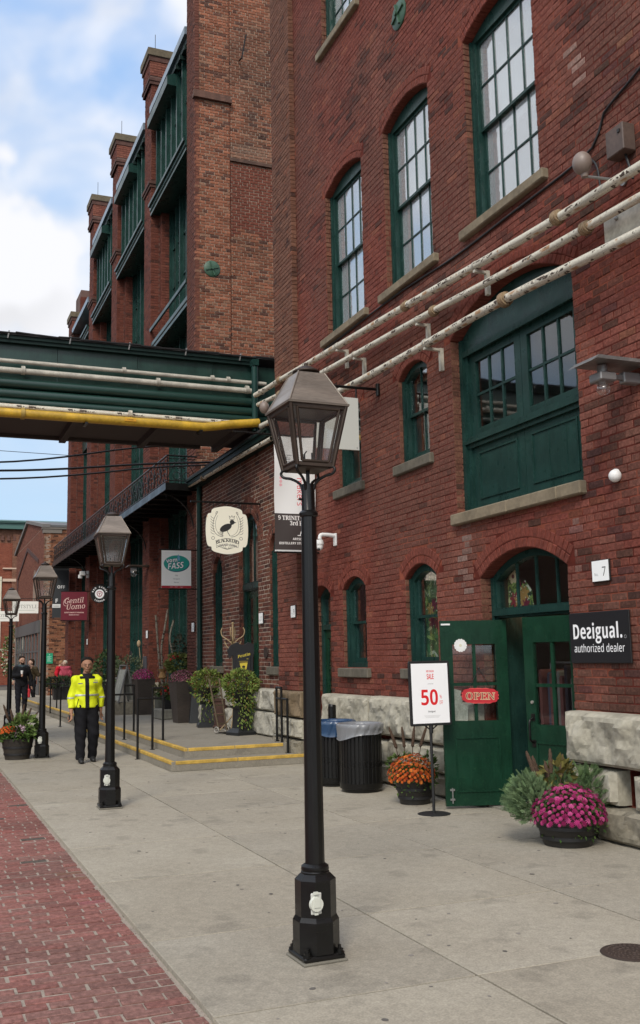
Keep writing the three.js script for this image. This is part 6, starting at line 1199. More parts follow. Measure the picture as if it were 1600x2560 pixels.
  hangingSign('blank_sign', 'plain pale grey sign board just right of the near lantern', 'sign', -12.0, 4.9, 5.525, 4.39, 5.12, (c, W, H) => { c.fillStyle = '#b9bab3'; c.fillRect(0, 0, W, H); c.fillStyle = '#8d8f8a'; c.font = `${H * 0.055}px serif`; c.textAlign = 'right'; c.fillText('nt', W * 0.62, H * 0.62); c.fillStyle = '#333'; c.beginPath(); c.arc(W * 0.95, H * 0.96, 3, 0, 7); c.fill(); }, { px: 256, rods: [[[4.7, 5.26, 0], [5.84, 5.27, 0], 0.02], [[5.5, 5.26, 0], [5.5, 5.11, 0], 0.012], [[5.0, 5.26, 0], [5.0, 5.11, 0], 0.012], [[5.83, 5.35, 0], [5.83, 5.18, 0], 0.03]] });
  // long cloth banner behind the near lamp: gently rippled
  const t = thing('street_banner', 'long white and brown vertical banner behind the near lamp post', 'banner', [0, 0, -14.3]);
  const pg = new THREE.PlaneGeometry(0.68, 1.83, 14, 40), p = pg.attributes.position;
  for (let i = 0; i < p.count; i++) { const x = p.getX(i), y = p.getY(i); p.setZ(i, 0.012 * Math.sin(y * 7 + x * 5) + 0.010 * Math.sin(x * 9 - y * 3)); }
  pg.computeVertexNormals(); const cloth = flat(pg).translate(5.46, 4.165, 0);
  part(t, 'cloth', cloth, print(512, 1376, (c, W, H) => {
    c.fillStyle = '#dcdcda'; c.fillRect(0, 0, W, H); c.fillStyle = '#3a3230'; c.fillRect(0, H * 0.675, W, H * 0.325);
    c.fillStyle = '#c9c9c7'; c.fillRect(0, H * 0.985, W, H * 0.015);
    c.save(); c.translate(W * 0.30, H * 0.16); c.rotate(Math.PI / 2); c.fillStyle = '#8b8e8f'; c.font = `${W * 0.19}px sans-serif`; c.fillText('labo', 0, 0); c.restore();
    c.save(); c.translate(W * 0.55, H * 0.36); c.rotate(Math.PI / 2); c.fillStyle = '#cc4a52'; c.font = `${W * 0.20}px sans-serif`; c.fillText('makers', 0, 0); c.restore();
    c.fillStyle = '#e0a9ae'; for (let k = 0; k < 3; k++) { c.beginPath(); c.arc(W * 0.16, H * (0.37 + k * 0.03), W * 0.035, 0, 7); c.fill(); }
    c.fillStyle = '#e9e6e2'; c.font = `bold ${W * 0.14}px serif`; c.fillText('9 TRINITY STREET', W * 0.08, H * 0.73, W * 1.12); c.fillText('3rd Floor', W * 0.36, H * 0.775, W * 0.55);
    c.lineWidth = 26; c.strokeStyle = '#efeeeb'; c.beginPath(); c.moveTo(W * 0.68, H * 0.79); c.lineTo(W * 0.78, H * 0.86); c.stroke(); c.lineWidth = 9; c.beginPath(); c.moveTo(W * 0.68, H * 0.79); c.lineTo(W * 0.60, H * 0.86); c.moveTo(W * 0.54, H * 0.862); c.lineTo(W * 0.62, H * 0.862); c.moveTo(W * 0.74, H * 0.862); c.lineTo(W * 0.84, H * 0.862); c.stroke(); c.beginPath(); c.arc(W * 0.64, H * 0.835, 13, 0, 7); c.fill();
    c.font = `bold ${W * 0.075}px sans-serif`; c.fillText('ARTSCAPE', W * 0.42, H * 0.902); c.fillText('DISTILLERY STUDIOS', W * 0.1, H * 0.938, W * 0.85);
  }, { side: THREE.DoubleSide, roughness: 0.75 }));
  part(t, 'bracket', join([rod([4.45, 5.09, 0], [5.85, 5.08, 0], 0.014, 8), rod([5.1, 3.24, 0], [5.85, 3.24, 0], 0.014, 8), rod([5.82, 5.2, 0], [5.82, 4.98, 0], 0.03, 8)]), MT.iron);
  // small round plaques and notices
  solo('wall_plaque', cyl(0.1, 0.1, 0.02, WALL - 0.004, 1.72, -16.86, 24, 0, 0, Math.PI / 2), std([0.05, 0.035, 0.03], { roughness: 0.5, metalness: 0.3 }), 'dark round plaque on the pier right of the black T-shirt', 'plaque');
  solo('wall_plaque', cyl(0.14, 0.14, 0.03, WALL - 0.002, 1.75, -28.7, 20, 0, 0, Math.PI / 2), MT.black, 'dark round plaque left of the stone planter greenery', 'plaque');
  solo('notice_board', bbox(0.04, 0.55, 0.36, 0.01, WALL - 0.02, 1.45, -26.8), std([0.06, 0.06, 0.07], { roughness: 0.5 }), 'dark grey notice panel on the pier behind the tall flower pot', 'notice board');
  solo('wall_notice', panelUV(box(0.32, 0.5, 0.03, 6.2, 1.78, -49.96), 'x'), print(96, 128, (c, W, H) => { c.fillStyle = '#1f8f68'; c.fillRect(0, 0, W, H); c.fillStyle = '#bfe3d2'; for (let k = 0; k < 5; k++) c.fillRect(18, 40 + k * 14, 60 - (k % 2) * 16, 4); c.beginPath(); c.arc(48, 20, 6, 0, 7); c.fill(); }), 'small green notice on the far orange brick wall', 'notice');
}
// ------------------------------------------------------------------ plants
const leafShape = (() => {   // a folded, pointed leaf, 1 long, base at the origin, along +y
  const P = [0, 0, 0, 0.28, 0.42, 0.07, 0, 0.5, 0, 0, 0, 0, 0, 0.5, 0, -0.28, 0.42, 0.07, 0.28, 0.42, 0.07, 0, 1, -0.06, 0, 0.5, 0, 0, 0.5, 0, 0, 1, -0.06, -0.28, 0.42, 0.07];
  const g = new THREE.BufferGeometry(); g.setAttribute('position', new THREE.Float32BufferAttribute(P, 3)); g.computeVertexNormals(); return flat(g);
})();
const needleShape = (() => {   // a feathery sprig: stem with paired slips
  const parts = [box(0.03, 1, 0.02, 0, 0.5, 0)];
  for (let k = 0; k < 6; k++) for (const s of [-1, 1]) parts.push(box(0.045, 0.34 - k * 0.03, 0.015, s * 0.11, 0.28 + k * 0.13, 0, 0.15, 0, -s * 0.75));
  return join(parts);
})();
const mumShape = (() => {   // a daisy-like head of radius 1 facing +y
  const P = [], ring = (n, r0, r1, y0, y1, off, w) => { for (let k = 0; k < n; k++) { const a = (k + off) / n * 6.2832, b = a + w / n, c = a - w / n; P.push(Math.cos(a) * r0, y0, Math.sin(a) * r0, Math.cos(c) * (r0 + r1) / 2, (y0 + y1) / 2 + 0.08, Math.sin(c) * (r0 + r1) / 2, Math.cos(a) * r1, y1, Math.sin(a) * r1, Math.cos(a) * r0, y0, Math.sin(a) * r0, Math.cos(a) * r1, y1, Math.sin(a) * r1, Math.cos(b) * (r0 + r1) / 2, (y0 + y1) / 2 + 0.08, Math.sin(b) * (r0 + r1) / 2); } };
  ring(10, 0.12, 1, 0.1, 0.0, 0, 2.6); ring(8, 0.05, 0.72, 0.22, 0.22, 0.5, 2.6); ring(5, 0, 0.4, 0.3, 0.42, 0.2, 2.6);
  const g = new THREE.BufferGeometry(); g.setAttribute('position', new THREE.Float32BufferAttribute(P, 3)); g.computeVertexNormals(); return flat(g);
})();
const YUP = new THREE.Vector3(0, 1, 0);
function scatter(parent, name, shape, material, n, place) {
  const im = new THREE.InstancedMesh(shape, material, n), col = new THREE.Color(); im.name = name; im.userData.kind = 'stuff'; im.castShadow = im.receiveShadow = true;
  for (let i = 0; i < n; i++) {
    const { p, d, s, c, roll = rnd(0, 6.28) } = place(i), q = new THREE.Quaternion().setFromUnitVectors(YUP, new THREE.Vector3(...d).normalize()).multiply(new THREE.Quaternion().setFromAxisAngle(YUP, roll));
    im.setMatrixAt(i, new THREE.Matrix4().compose(new THREE.Vector3(...p), q, new THREE.Vector3(s, s, s))); im.setColorAt(i, col.setRGB(...c));
  }
  parent.add(im); return im;
}
const leafMat = matte([1, 1, 1], { roughness: 0.6, specularIntensity: 0.4, side: THREE.DoubleSide });
const green = (k = 1) => { const t = rnd(); return shade(blend([0.035, 0.075, 0.016], [0.10, 0.155, 0.035], t), k * rnd(0.7, 1.2)); };
function bushPoint(cx, cy, cz, rx, ry, rz, inner = 0.55) {
  let x, y, z, l; do { x = rnd(-1, 1); y = rnd(-1, 1); z = rnd(-1, 1); l = Math.hypot(x, y, z); } while (l > 1 || l < 0.05);
  const k = mix(inner, 1, Math.pow(rnd(), 0.5)) / l, w = 0.68 + 0.64 * fbm(x / l * 2.2 + cx * 3, y / l * 2.2 + 5, z / l * 2.2 + cz, 3);
  return { p: [cx + x * k * rx * w, cy + y * k * ry * w, cz + z * k * rz * w], d: [x / l + rnd(-0.7, 0.7), y / l + rnd(-0.5, 0.7), z / l + rnd(-0.7, 0.7)] };
}
function bush(parent, cx, cy, cz, rx, ry, rz, n, size, tone = green, name = 'foliage') {
  return scatter(parent, name, leafShape, leafMat, n, () => { const b = bushPoint(cx, cy, cz, rx, ry, rz); return { ...b, s: size * rnd(0.6, 1.25), c: tone() }; });
}
function barrelPot(parent, rt, rb, h, material, bands = true) {
  const prof = [[0, 0.003], [rb, 0.003]]; for (let k = 0; k <= 8; k++) prof.push([mix(rb, rt, k / 8), mix(0.004, h, k / 8)]);
  prof.push([rt + 0.006, h], [rt + 0.006, h + 0.012], [rt - 0.02, h + 0.012], [rt - 0.03, h - 0.04], [0, h - 0.04]);
  const pot = part(parent, 'pot', lathe(prof, 36), material);
  if (bands) for (const f of [0.28, 0.62]) { const r = mix(rb, rt, f) + 0.003; part(parent, 'pot_band', lathe([[r - 0.002, h * f - 0.018], [r + 0.004, h * f - 0.016], [r + 0.006, h * f + 0.014], [r - 0.002, h * f + 0.018]], 36), MT.black); }
  return pot;
}
function mumDome(parent, cx, cy, cz, rx, ry, rz, n, size, tones, asParts, front = true) {
  const mats = tones.map((c) => matte(c, { roughness: 0.75, side: THREE.DoubleSide })), spots = [];
  for (let k = 0; k < n; k++) {   // even spiral over the dome
    const y = 1 - (k + 0.5) / n * 1.18, a = k * 2.39996, r = Math.sqrt(Math.max(0, 1 - y * y)), w = 0.94 + 0.14 * hash3(k, 4, 7);
    spots.push({ p: [cx + Math.cos(a) * r * rx * w + rnd(-0.006, 0.006), cy + y * ry * w, cz + Math.sin(a) * r * rz * w], d: [Math.cos(a) * r + rnd(-0.25, 0.25), y + 0.35 + rnd(-0.2, 0.2), Math.sin(a) * r + rnd(-0.25, 0.25)] });
  }
  if (!asParts) { scatter(parent, 'flower_heads', mumShape, matte([1, 1, 1], { side: THREE.DoubleSide }), n, (i) => ({ ...spots[i], s: size * rnd(0.8, 1.15), c: shade(pick(tones), rnd(0.8, 1.15)) })); return; }
  spots.forEach((s, i) => { const m = part(parent, 'flower', mumShape, mats[i % mats.length]); m.position.set(...s.p); m.quaternion.setFromUnitVectors(YUP, new THREE.Vector3(...s.d).normalize()); m.rotateY(rnd(0, 6)); m.scale.setScalar(size * rnd(0.62, 1.2)); });
}
function seedSpike(parent, x, y0, z, h, lean, r = 0.016) {
  const pts = [[x, y0, z], [x + lean[0] * 0.4, y0 + h * 0.5, z + lean[1] * 0.4], [x + lean[0], y0 + h, z + lean[1]]], g = tube(pts, r, 26, 9), p = g.attributes.position;
  for (let i = 0; i < p.count; i++) { const t = (p.getY(i) - y0) / h, k = (t < 0.4 ? 0.25 : 1 - 0.6 * Math.pow((t - 0.4) / 0.6, 4)) * (0.85 + 0.3 * hash3(i, 2, 9)); const cx = x + lean[0] * (t < 0.5 ? t * 0.8 : 0.4 + (t - 0.5) * 1.2), cz = z + lean[1] * (t < 0.5 ? t * 0.8 : 0.4 + (t - 0.5) * 1.2); p.setX(i, cx + (p.getX(i) - cx) * k); p.setZ(i, cz + (p.getZ(i) - cz) * k); }
  g.computeVertexNormals(); part(parent, 'seed_spike', g, std([0.075, 0.045, 0.028], { roughness: 0.95 }));
}
const potBlack = std([0.018, 0.016, 0.015], { roughness: 0.6, map: TX.metal, roughnessMap: TX.rough });
// magenta chrysanthemums by the entrance
{
  srand(101); const t = thing('flower_pot', 'black barrel pot of magenta mums with feathery grey-green foliage', 'flower pot', [5.30, 0, -7.42]);
  barrelPot(t, 0.285, 0.205, 0.26, potBlack);
  bush(t, 0, 0.27, 0, 0.30, 0.14, 0.30, 700, 0.05, () => green(0.7), 'undergrowth');
  mumDome(t, -0.02, 0.245, 0.06, 0.31, 0.25, 0.28, 298, 0.029, [[0.40, 0.035, 0.16], [0.27, 0.018, 0.10], [0.52, 0.085, 0.25], [0.20, 0.012, 0.07], [0.44, 0.05, 0.19]], true);
  bush(t, -0.02, 0.25, 0.06, 0.31, 0.25, 0.28, 160, 0.04, () => green(0.9), 'leaves_between'); bush(t, 0, 0.27, 0.05, 0.3, 0.24, 0.27, 30, 0.035, () => [0.25, 0.13, 0.06], 'faded_petals');
  for (const [cx, cz, rx, n] of [[-0.30, -0.12, 0.17, 460], [0.34, -0.12, 0.22, 600], [0.12, -0.28, 0.28, 380], [-0.15, -0.26, 0.22, 360]])
    scatter(t, 'feathery_foliage', needleShape, leafMat, n, () => { const b = bushPoint(cx, cx < 0 ? 0.37 : 0.40, cz, rx, 0.2, 0.2, 0.25); return { p: b.p, d: [b.d[0] * 1.1 + Math.sign(cx) * 0.5, b.d[1] * 0.6 + 0.5, b.d[2]], s: rnd(0.05, 0.095), c: shade(blend([0.075, 0.125, 0.055], cx < 0 && cz > -0.2 ? [0.21, 0.30, 0.15] : [0.12, 0.19, 0.07], rnd()), rnd(0.6, 1.2)) }; });
  for (let k = 0; k < 5; k++) seedSpike(t, -0.16 + k * 0.055, 0.42, -0.16 - (k % 2) * 0.05, 0.36 - (k % 3) * 0.05, [-0.08 + k * 0.04, -0.05], 0.02);
  bush(t, 0.05, 0.56, -0.2, 0.16, 0.1, 0.1, 90, 0.1, () => shade([0.16, 0.14, 0.04], rnd(0.6, 1.2)), 'blade_leaves');
}
// orange chrysanthemums beside the sale sign
{
  srand(102); const t = thing('flower_pot', 'black barrel pot of orange mums beside the sale sign', 'flower pot', [5.26, 0, -10.18]);
  barrelPot(t, 0.225, 0.165, 0.27, potBlack);
  bush(t, 0, 0.27, 0, 0.24, 0.12, 0.24, 500, 0.05, () => green(0.7), 'undergrowth');
  mumDome(t, -0.06, 0.30, 0.06, 0.25, 0.235, 0.24, 260, 0.027, [[0.56, 0.125, 0.022], [0.42, 0.07, 0.014], [0.64, 0.20, 0.04], [0.28, 0.04, 0.01], [0.5, 0.1, 0.02]], true);
  bush(t, -0.08, 0.43, -0.14, 0.19, 0.10, 0.1, 200, 0.05, () => green(0.95)); bush(t, 0.17, 0.38, 0, 0.1, 0.15, 0.12, 200, 0.055, () => green(0.75));
  bush(t, -0.06, 0.30, 0.06, 0.25, 0.235, 0.24, 130, 0.036, () => green(0.9), 'leaves_between');
  for (let k = 0; k < 4; k++) seedSpike(t, -0.12 + k * 0.08, 0.45, -0.12, 0.38, [-0.1 + k * 0.08, -0.03], 0.018);
}
// barrel planter on the kerb side
{
  srand(103); const t = thing('barrel_planter', 'brown half-barrel planter with ornamental kale and orange flowers by the lamp', 'planter', [1.74, 0, -18.08]);
  barrelPot(t, 0.27, 0.2, 0.34, std([0.040, 0.032, 0.024], { roughness: 0.7, map: TX.metal }));
  bush(t, 0, 0.42, 0, 0.30, 0.14, 0.28, 700, 0.085, () => green(0.9)); bush(t, 0.12, 0.55, -0.05, 0.22, 0.16, 0.2, 420, 0.1, () => shade(blend([0.08, 0.13, 0.03], [0.15, 0.2, 0.06], rnd()), 1));
  mumDome(t, -0.17, 0.47, 0.08, 0.16, 0.09, 0.14, 60, 0.028, [[0.55, 0.07, 0.02], [0.62, 0.13, 0.03]], false);
  bush(t, 0.0, 0.50, 0.18, 0.085, 0.05, 0.06, 70, 0.06, () => shade(blend([0.42, 0.22, 0.32], [0.5, 0.42, 0.42], rnd()), 1), 'kale_heart');
  for (let k = 0; k < 6; k++) seedSpike(t, -0.12 + k * 0.06, 0.5, -0.08, 0.42 - (k % 3) * 0.07, [-0.12 + k * 0.055, 0.02], 0.022);
}
// tall tapered planters with purple mums
function tallPlanter(label, x, z, tones, seed) {
  srand(seed); const t = thing('tall_planter', label, 'planter', [x, 0.29, z], 0.12, 'tall tapered planters on the platform');
  part(t, 'pot', join([frustum(4, 0.155 * Math.SQRT2, 0.235 * Math.SQRT2, 0.86, 0, 0.003, 0, Math.PI / 4), frustum(4, 0.24 * Math.SQRT2, 0.24 * Math.SQRT2, 0.03, 0, 0.845, 0, Math.PI / 4)]), std([0.075, 0.060, 0.052], { roughness: 0.6, map: TX.metal }));
  bush(t, 0, 0.93, 0, 0.24, 0.12, 0.24, 420, 0.05, () => green(0.7));
  mumDome(t, 0, 0.91, 0, 0.255, 0.20, 0.255, 230, 0.023, tones, false);
}
tallPlanter('tall tapered planter of dusty pink mums beside the ivy pedestal', 5.43, -21.2, [[0.30, 0.105, 0.155], [0.36, 0.16, 0.20], [0.24, 0.07, 0.11]], 104);
tallPlanter('tall tapered planter of bright purple mums behind the stair rail', 5.38, -24.9, [[0.34, 0.035, 0.16], [0.28, 0.02, 0.12], [0.40, 0.06, 0.2]], 105);
// ivy spilling from urns on black pedestals
function ivyPedestal(label, x, z, turn, seed, trail) {
  srand(seed); const t = thing('ivy_pedestal', label, 'planter', [x, 0.29, z], turn, 'ivy planters on black pedestals');
  const m = std([0.022, 0.024, 0.027], { roughness: 0.5, map: TX.metal });
  part(t, 'pedestal', join([frustum(4, 0.27, 0.27, 0.05, 0, 0.002, 0, Math.PI / 4), frustum(4, 0.27, 0.16, 0.07, 0, 0.052, 0, Math.PI / 4), frustum(4, 0.155, 0.14, 0.34, 0, 0.12, 0, Math.PI / 4), frustum(4, 0.16, 0.2, 0.05, 0, 0.46, 0, Math.PI / 4)]), m);
  part(t, 'urn', lathe([[0, 0.51], [0.09, 0.51], [0.07, 0.55], [0.11, 0.6], [0.2, 0.7], [0.22, 0.78], [0.19, 0.76], [0, 0.74]], 28), m);
  const ivy = () => { const q = rnd(); return shade(q < 0.12 ? [0.16, 0.085, 0.03] : blend([0.075, 0.125, 0.022], [0.21, 0.26, 0.06], rnd()), rnd(0.75, 1.15)); };
  bush(t, 0, 0.90, 0, 0.33, 0.23, 0.31, 1500, 0.055, ivy, 'ivy'); bush(t, 0.02, 0.70, 0.03, 0.30, 0.26, 0.29, 700, 0.055, ivy, 'ivy');
  scatter(t, 'ivy_trails', leafShape, leafMat, trail, (i) => { const k = i % 6, a = -0.6 + k * 0.5, f = Math.floor(i / 6) / (trail / 6); return { p: [Math.sin(a) * (0.24 - 0.08 * f) + rnd(-0.05, 0.05), 0.7 - f * 0.6, Math.cos(a) * (0.24 - 0.1 * f) + rnd(-0.04, 0.04)], d: [rnd(-0.6, 0.6), -1, rnd(0, 0.8)], s: rnd(0.04, 0.065), c: ivy() }; });
}
ivyPedestal('ivy pedestal beside the stair rail, its trails reaching the ground', 5.45, -17.15, 0.3, 106, 260);
ivyPedestal('ivy pedestal left of the black T-shirt, with short trails', 5.49, -19.5, -0.2, 107, 90);
{
  const t = thing('chimney_pot', 'reddish brown clay chimney pot behind the ivy pedestals', 'chimney pot', [5.67, 0.29, -19.05]);
  part(t, 'barrel', lathe([[0, 0.001], [0.17, 0.001], [0.19, 0.03], [0.155, 0.06], [0.15, 0.5], [0.17, 0.52], [0.17, 0.56], [0.13, 0.57], [0.12, 0.5]], 24), std([0.10, 0.045, 0.03], { roughness: 0.85, map: TX.brick }));
  part(t, 'collar_band', lathe([[0.152, 0.24], [0.162, 0.25], [0.162, 0.28], [0.152, 0.29]], 24), std([0.12, 0.055, 0.04], { roughness: 0.85 }));
  const u = thing('black_urn', 'black tapered urn stand beside the dusty pink planter', 'urn', [5.64, 0.29, -20.9]);
  part(u, 'stand', frustum(4, 0.2, 0.12, 0.62, 0, 0.002, 0, 0.6), std([0.02, 0.022, 0.025], { roughness: 0.5 })); part(u, 'bowl', lathe([[0, 0.62], [0.08, 0.62], [0.15, 0.72], [0.16, 0.76], [0, 0.74]], 20), std([0.02, 0.022, 0.025], { roughness: 0.5 }));
  const h = thing('hand_truck', 'old wooden hand truck leaning beside the ivy pedestal', 'hand truck', [5.24, 0.29, -17.75], 0.5), wd = std([0.16, 0.12, 0.08], { roughness: 0.85, map: TX.stone });
  for (const s of [-1, 1]) part(h, 'side_rail', rod([s * 0.1, 0.06, 0.08], [s * 0.13, 0.98, -0.14], 0.016, 8), wd);
  for (let k = 0; k < 5; k++) { const f = 0.12 + k * 0.18; part(h, 'slat', box(0.22 + f * 0.05, 0.03, 0.014, 0, 0.06 + f * 0.92, 0.08 - f * 0.22), wd); }
  for (const s of [-1, 1]) part(h, 'wheel', join([flat(new THREE.TorusGeometry(0.05, 0.014, 8, 18)).rotateY(Math.PI / 2).translate(s * 0.13, 0.066, 0.05), cyl(0.015, 0.015, 0.03, s * 0.13 - 0.015, 0.066, 0.05, 8, 0, 0, -Math.PI / 2)]), std([0.3, 0.28, 0.25], { roughness: 0.5, metalness: 0.4 }));
  part(h, 'toe_plate', box(0.22, 0.012, 0.14, 0, 0.022, 0.14), MT.iron);
}
// stone block with shrub and A-board, birch branches, red geraniums, hanging pot
{
  srand(110);
  const b = thing('stone_planter', 'rough grey stone block under the leaning sandwich board', 'stone block', [4.92, 0.29, -25.35]);
  part(b, 'block', stoneBlock(0.5, 0.3, 0.62, 9.3, 0.02).translate(0, 0.152, 0), std([0.24, 0.22, 0.19], { roughness: 0.95, map: TX.stone, bumpMap: TX.stoneBump, bumpScale: 0.01 }));
  const s = thing('shrub_planter', 'grey planter box of straggly grey-green shrub below the wall light', 'planter', [5.5, 0.29, -27.2]);
  part(s, 'pot', join([bbox(0.62, 0.85, 0.5, 0.02, 0, 0.427, 0), bbox(0.68, 0.06, 0.56, 0.01, 0, 0.86, 0)]), std([0.20, 0.19, 0.175], { roughness: 0.9, map: TX.concrete }));
  bush(s, -0.02, 1.14, 0.05, 0.42, 0.30, 0.36, 800, 0.07, () => shade(blend([0.05, 0.075, 0.035], [0.13, 0.15, 0.09], rnd()), rnd(0.6, 1.1)));
  for (const [x, a] of [[0.28, 0.2], [0.32, -0.15]]) part(s, 'dry_stalk', join([rod([x, 0.9, 0.1], [x + a * 0.6, 1.75, 0.1], 0.012, 6), ball(0.07, x + a * 0.62, 1.78, 0.1, 0.8, 1.4, 0.8, 8)]), std([0.34, 0.25, 0.15], { roughness: 0.9 }));
  const a = thing('sandwich_board', 'weathered sandwich board standing on the stone block', 'sandwich board', [4.98, 0.59, -25.35], 0.15), fr = std([0.10, 0.10, 0.10], { roughness: 0.7 });
  for (const d of [-1, 1]) { part(a, 'leaf_panel', move(panelUV(box(0.012, 0.78, 0.5, 0, 0, 0), 'z'), d * 0.11, 0.43, 0, 0, 0, d * 0.24), std([0.34, 0.36, 0.36], { roughness: 0.8, map: TX.stone })); part(a, 'frame', join([-1, 1].map((e) => move(box(0.03, 0.94, 0.035), d * 0.108, 0.46, e * 0.25, 0, 0, d * 0.24))), fr); }
  part(a, 'hinge', box(0.04, 0.03, 0.5, 0, 0.915, 0), fr);
  const br = thing('birch_branches', 'bare birch branches standing in a raffia-tied pot', 'branches', [5.56, 0.29, -23.6]), bark = std([0.30, 0.275, 0.245], { roughness: 0.9, map: TX.peel });
  for (const pts of [[[0.05, 0.2, 0], [-0.03, 0.9, 0], [-0.12, 1.7, 0.02], [-0.18, 2.4, 0.05]], [[0, 0.2, 0.03], [0.0, 1.1, 0.0], [-0.03, 1.6, 0], [0.06, 2.1, -0.03], [0.13, 2.53, -0.02]], [[0.04, 0.2, -0.02], [0.1, 1.0, 0.02], [0.23, 1.45, 0.03], [0.17, 1.85, 0.02], [0.27, 2.28, 0.0]]]) part(br, 'branch', metreUV(tube(pts, 0.026, 40, 8), 2), bark);
  part(br, 'pot', lathe([[0, 0.002], [0.17, 0.002], [0.2, 0.55], [0.19, 0.57], [0, 0.5]], 20), std([0.14, 0.14, 0.12], { roughness: 0.9, map: TX.stone }));
  part(br, 'raffia_tie', lathe([[0.02, 0.86], [0.1, 0.92], [0.06, 1.05], [0.13, 1.12]], 14), std([0.36, 0.20, 0.08], { roughness: 0.95 }));
  bush(br, 0, 0.62, 0, 0.22, 0.14, 0.2, 260, 0.09, () => shade([0.12, 0.12, 0.05], rnd(0.6, 1.2)));
  const g = thing('geranium_box', 'black box of bright red geraniums between the tall planters', 'planter', [5.5, 0.29, -22.75]);
  part(g, 'stone_ledge', metreUV(bbox(0.5, 0.22, 0.9, 0.02, 0, 0.111, -0.1), 1), std([0.34, 0.33, 0.30], { roughness: 0.95, map: TX.stone })); part(g, 'pot', frustum(4, 0.15, 0.19, 0.24, 0, 0.222, 0, 0.78), MT.black);
  bush(g, 0, 0.56, 0, 0.24, 0.16, 0.24, 420, 0.075, () => green(0.8)); mumDome(g, 0, 0.58, 0.04, 0.2, 0.16, 0.18, 26, 0.05, [[0.55, 0.015, 0.03], [0.45, 0.01, 0.02]], false);
  const p = thing('door_plant', 'leafy plant in a dark pot on a stand before the green bay', 'plant', [5.78, 0.29, -22.95]);
  part(p, 'stand', join([cyl(0.14, 0.1, 0.8, 0, 0.002, 0, 12)]), MT.black); part(p, 'pot', lathe([[0, 0.8], [0.1, 0.8], [0.16, 1.05], [0, 1.03]], 16), MT.black);
  bush(p, 0, 1.22, 0, 0.26, 0.24, 0.24, 420, 0.11, () => shade(blend([0.09, 0.13, 0.03], [0.2, 0.2, 0.06], rnd()), rnd(0.7, 1.1))); mumDome(p, -0.1, 1.35, 0.08, 0.12, 0.08, 0.1, 10, 0.035, [[0.5, 0.03, 0.04]], false);
  bush(p, 0.05, 1.62, -0.1, 0.12, 0.3, 0.12, 160, 0.09, () => shade([0.07, 0.065, 0.04], rnd(0.6, 1.1)));
  const f = thing('shrub_planter', 'low black planter of dark green shrub behind the far stair rails', 'planter', [4.95, 0.29, -36.6]);
  part(f, 'pot', frustum(4, 0.33, 0.42, 0.55, 0, 0.002, 0, 0.78), MT.black); bush(f, 0, 0.60, 0, 0.6, 0.17, 0.45, 600, 0.13, () => shade([0.032, 0.05, 0.022], rnd(0.6, 1.4)));
  const e = thing('evergreen_shrub', 'feathery evergreen shrub directly behind the yellow jacketed man', 'shrub', [5.45, 0.29, -30.3]);
  part(e, 'pot', frustum(4, 0.25, 0.32, 0.6, 0, 0.002, 0, 0.78), MT.black); bush(e, 0, 1.05, 0, 0.42, 0.55, 0.4, 900, 0.11, () => shade([0.045, 0.075, 0.028], rnd(0.6, 1.4)));
  const v = thing('climbing_plant', 'pale flowering creeper on the far brick wall at the frame edge', 'plant', [6.1, 0, -66]);
  part(v, 'stem', rod([0, 0, 0], [0, 2.4, 0.1], 0.05, 8), std([0.1, 0.08, 0.05])); bush(v, 0, 2.0, 0.1, 0.9, 1.7, 0.4, 900, 0.2, () => rnd() < 0.4 ? [0.5, 0.48, 0.36] : green(1));
}
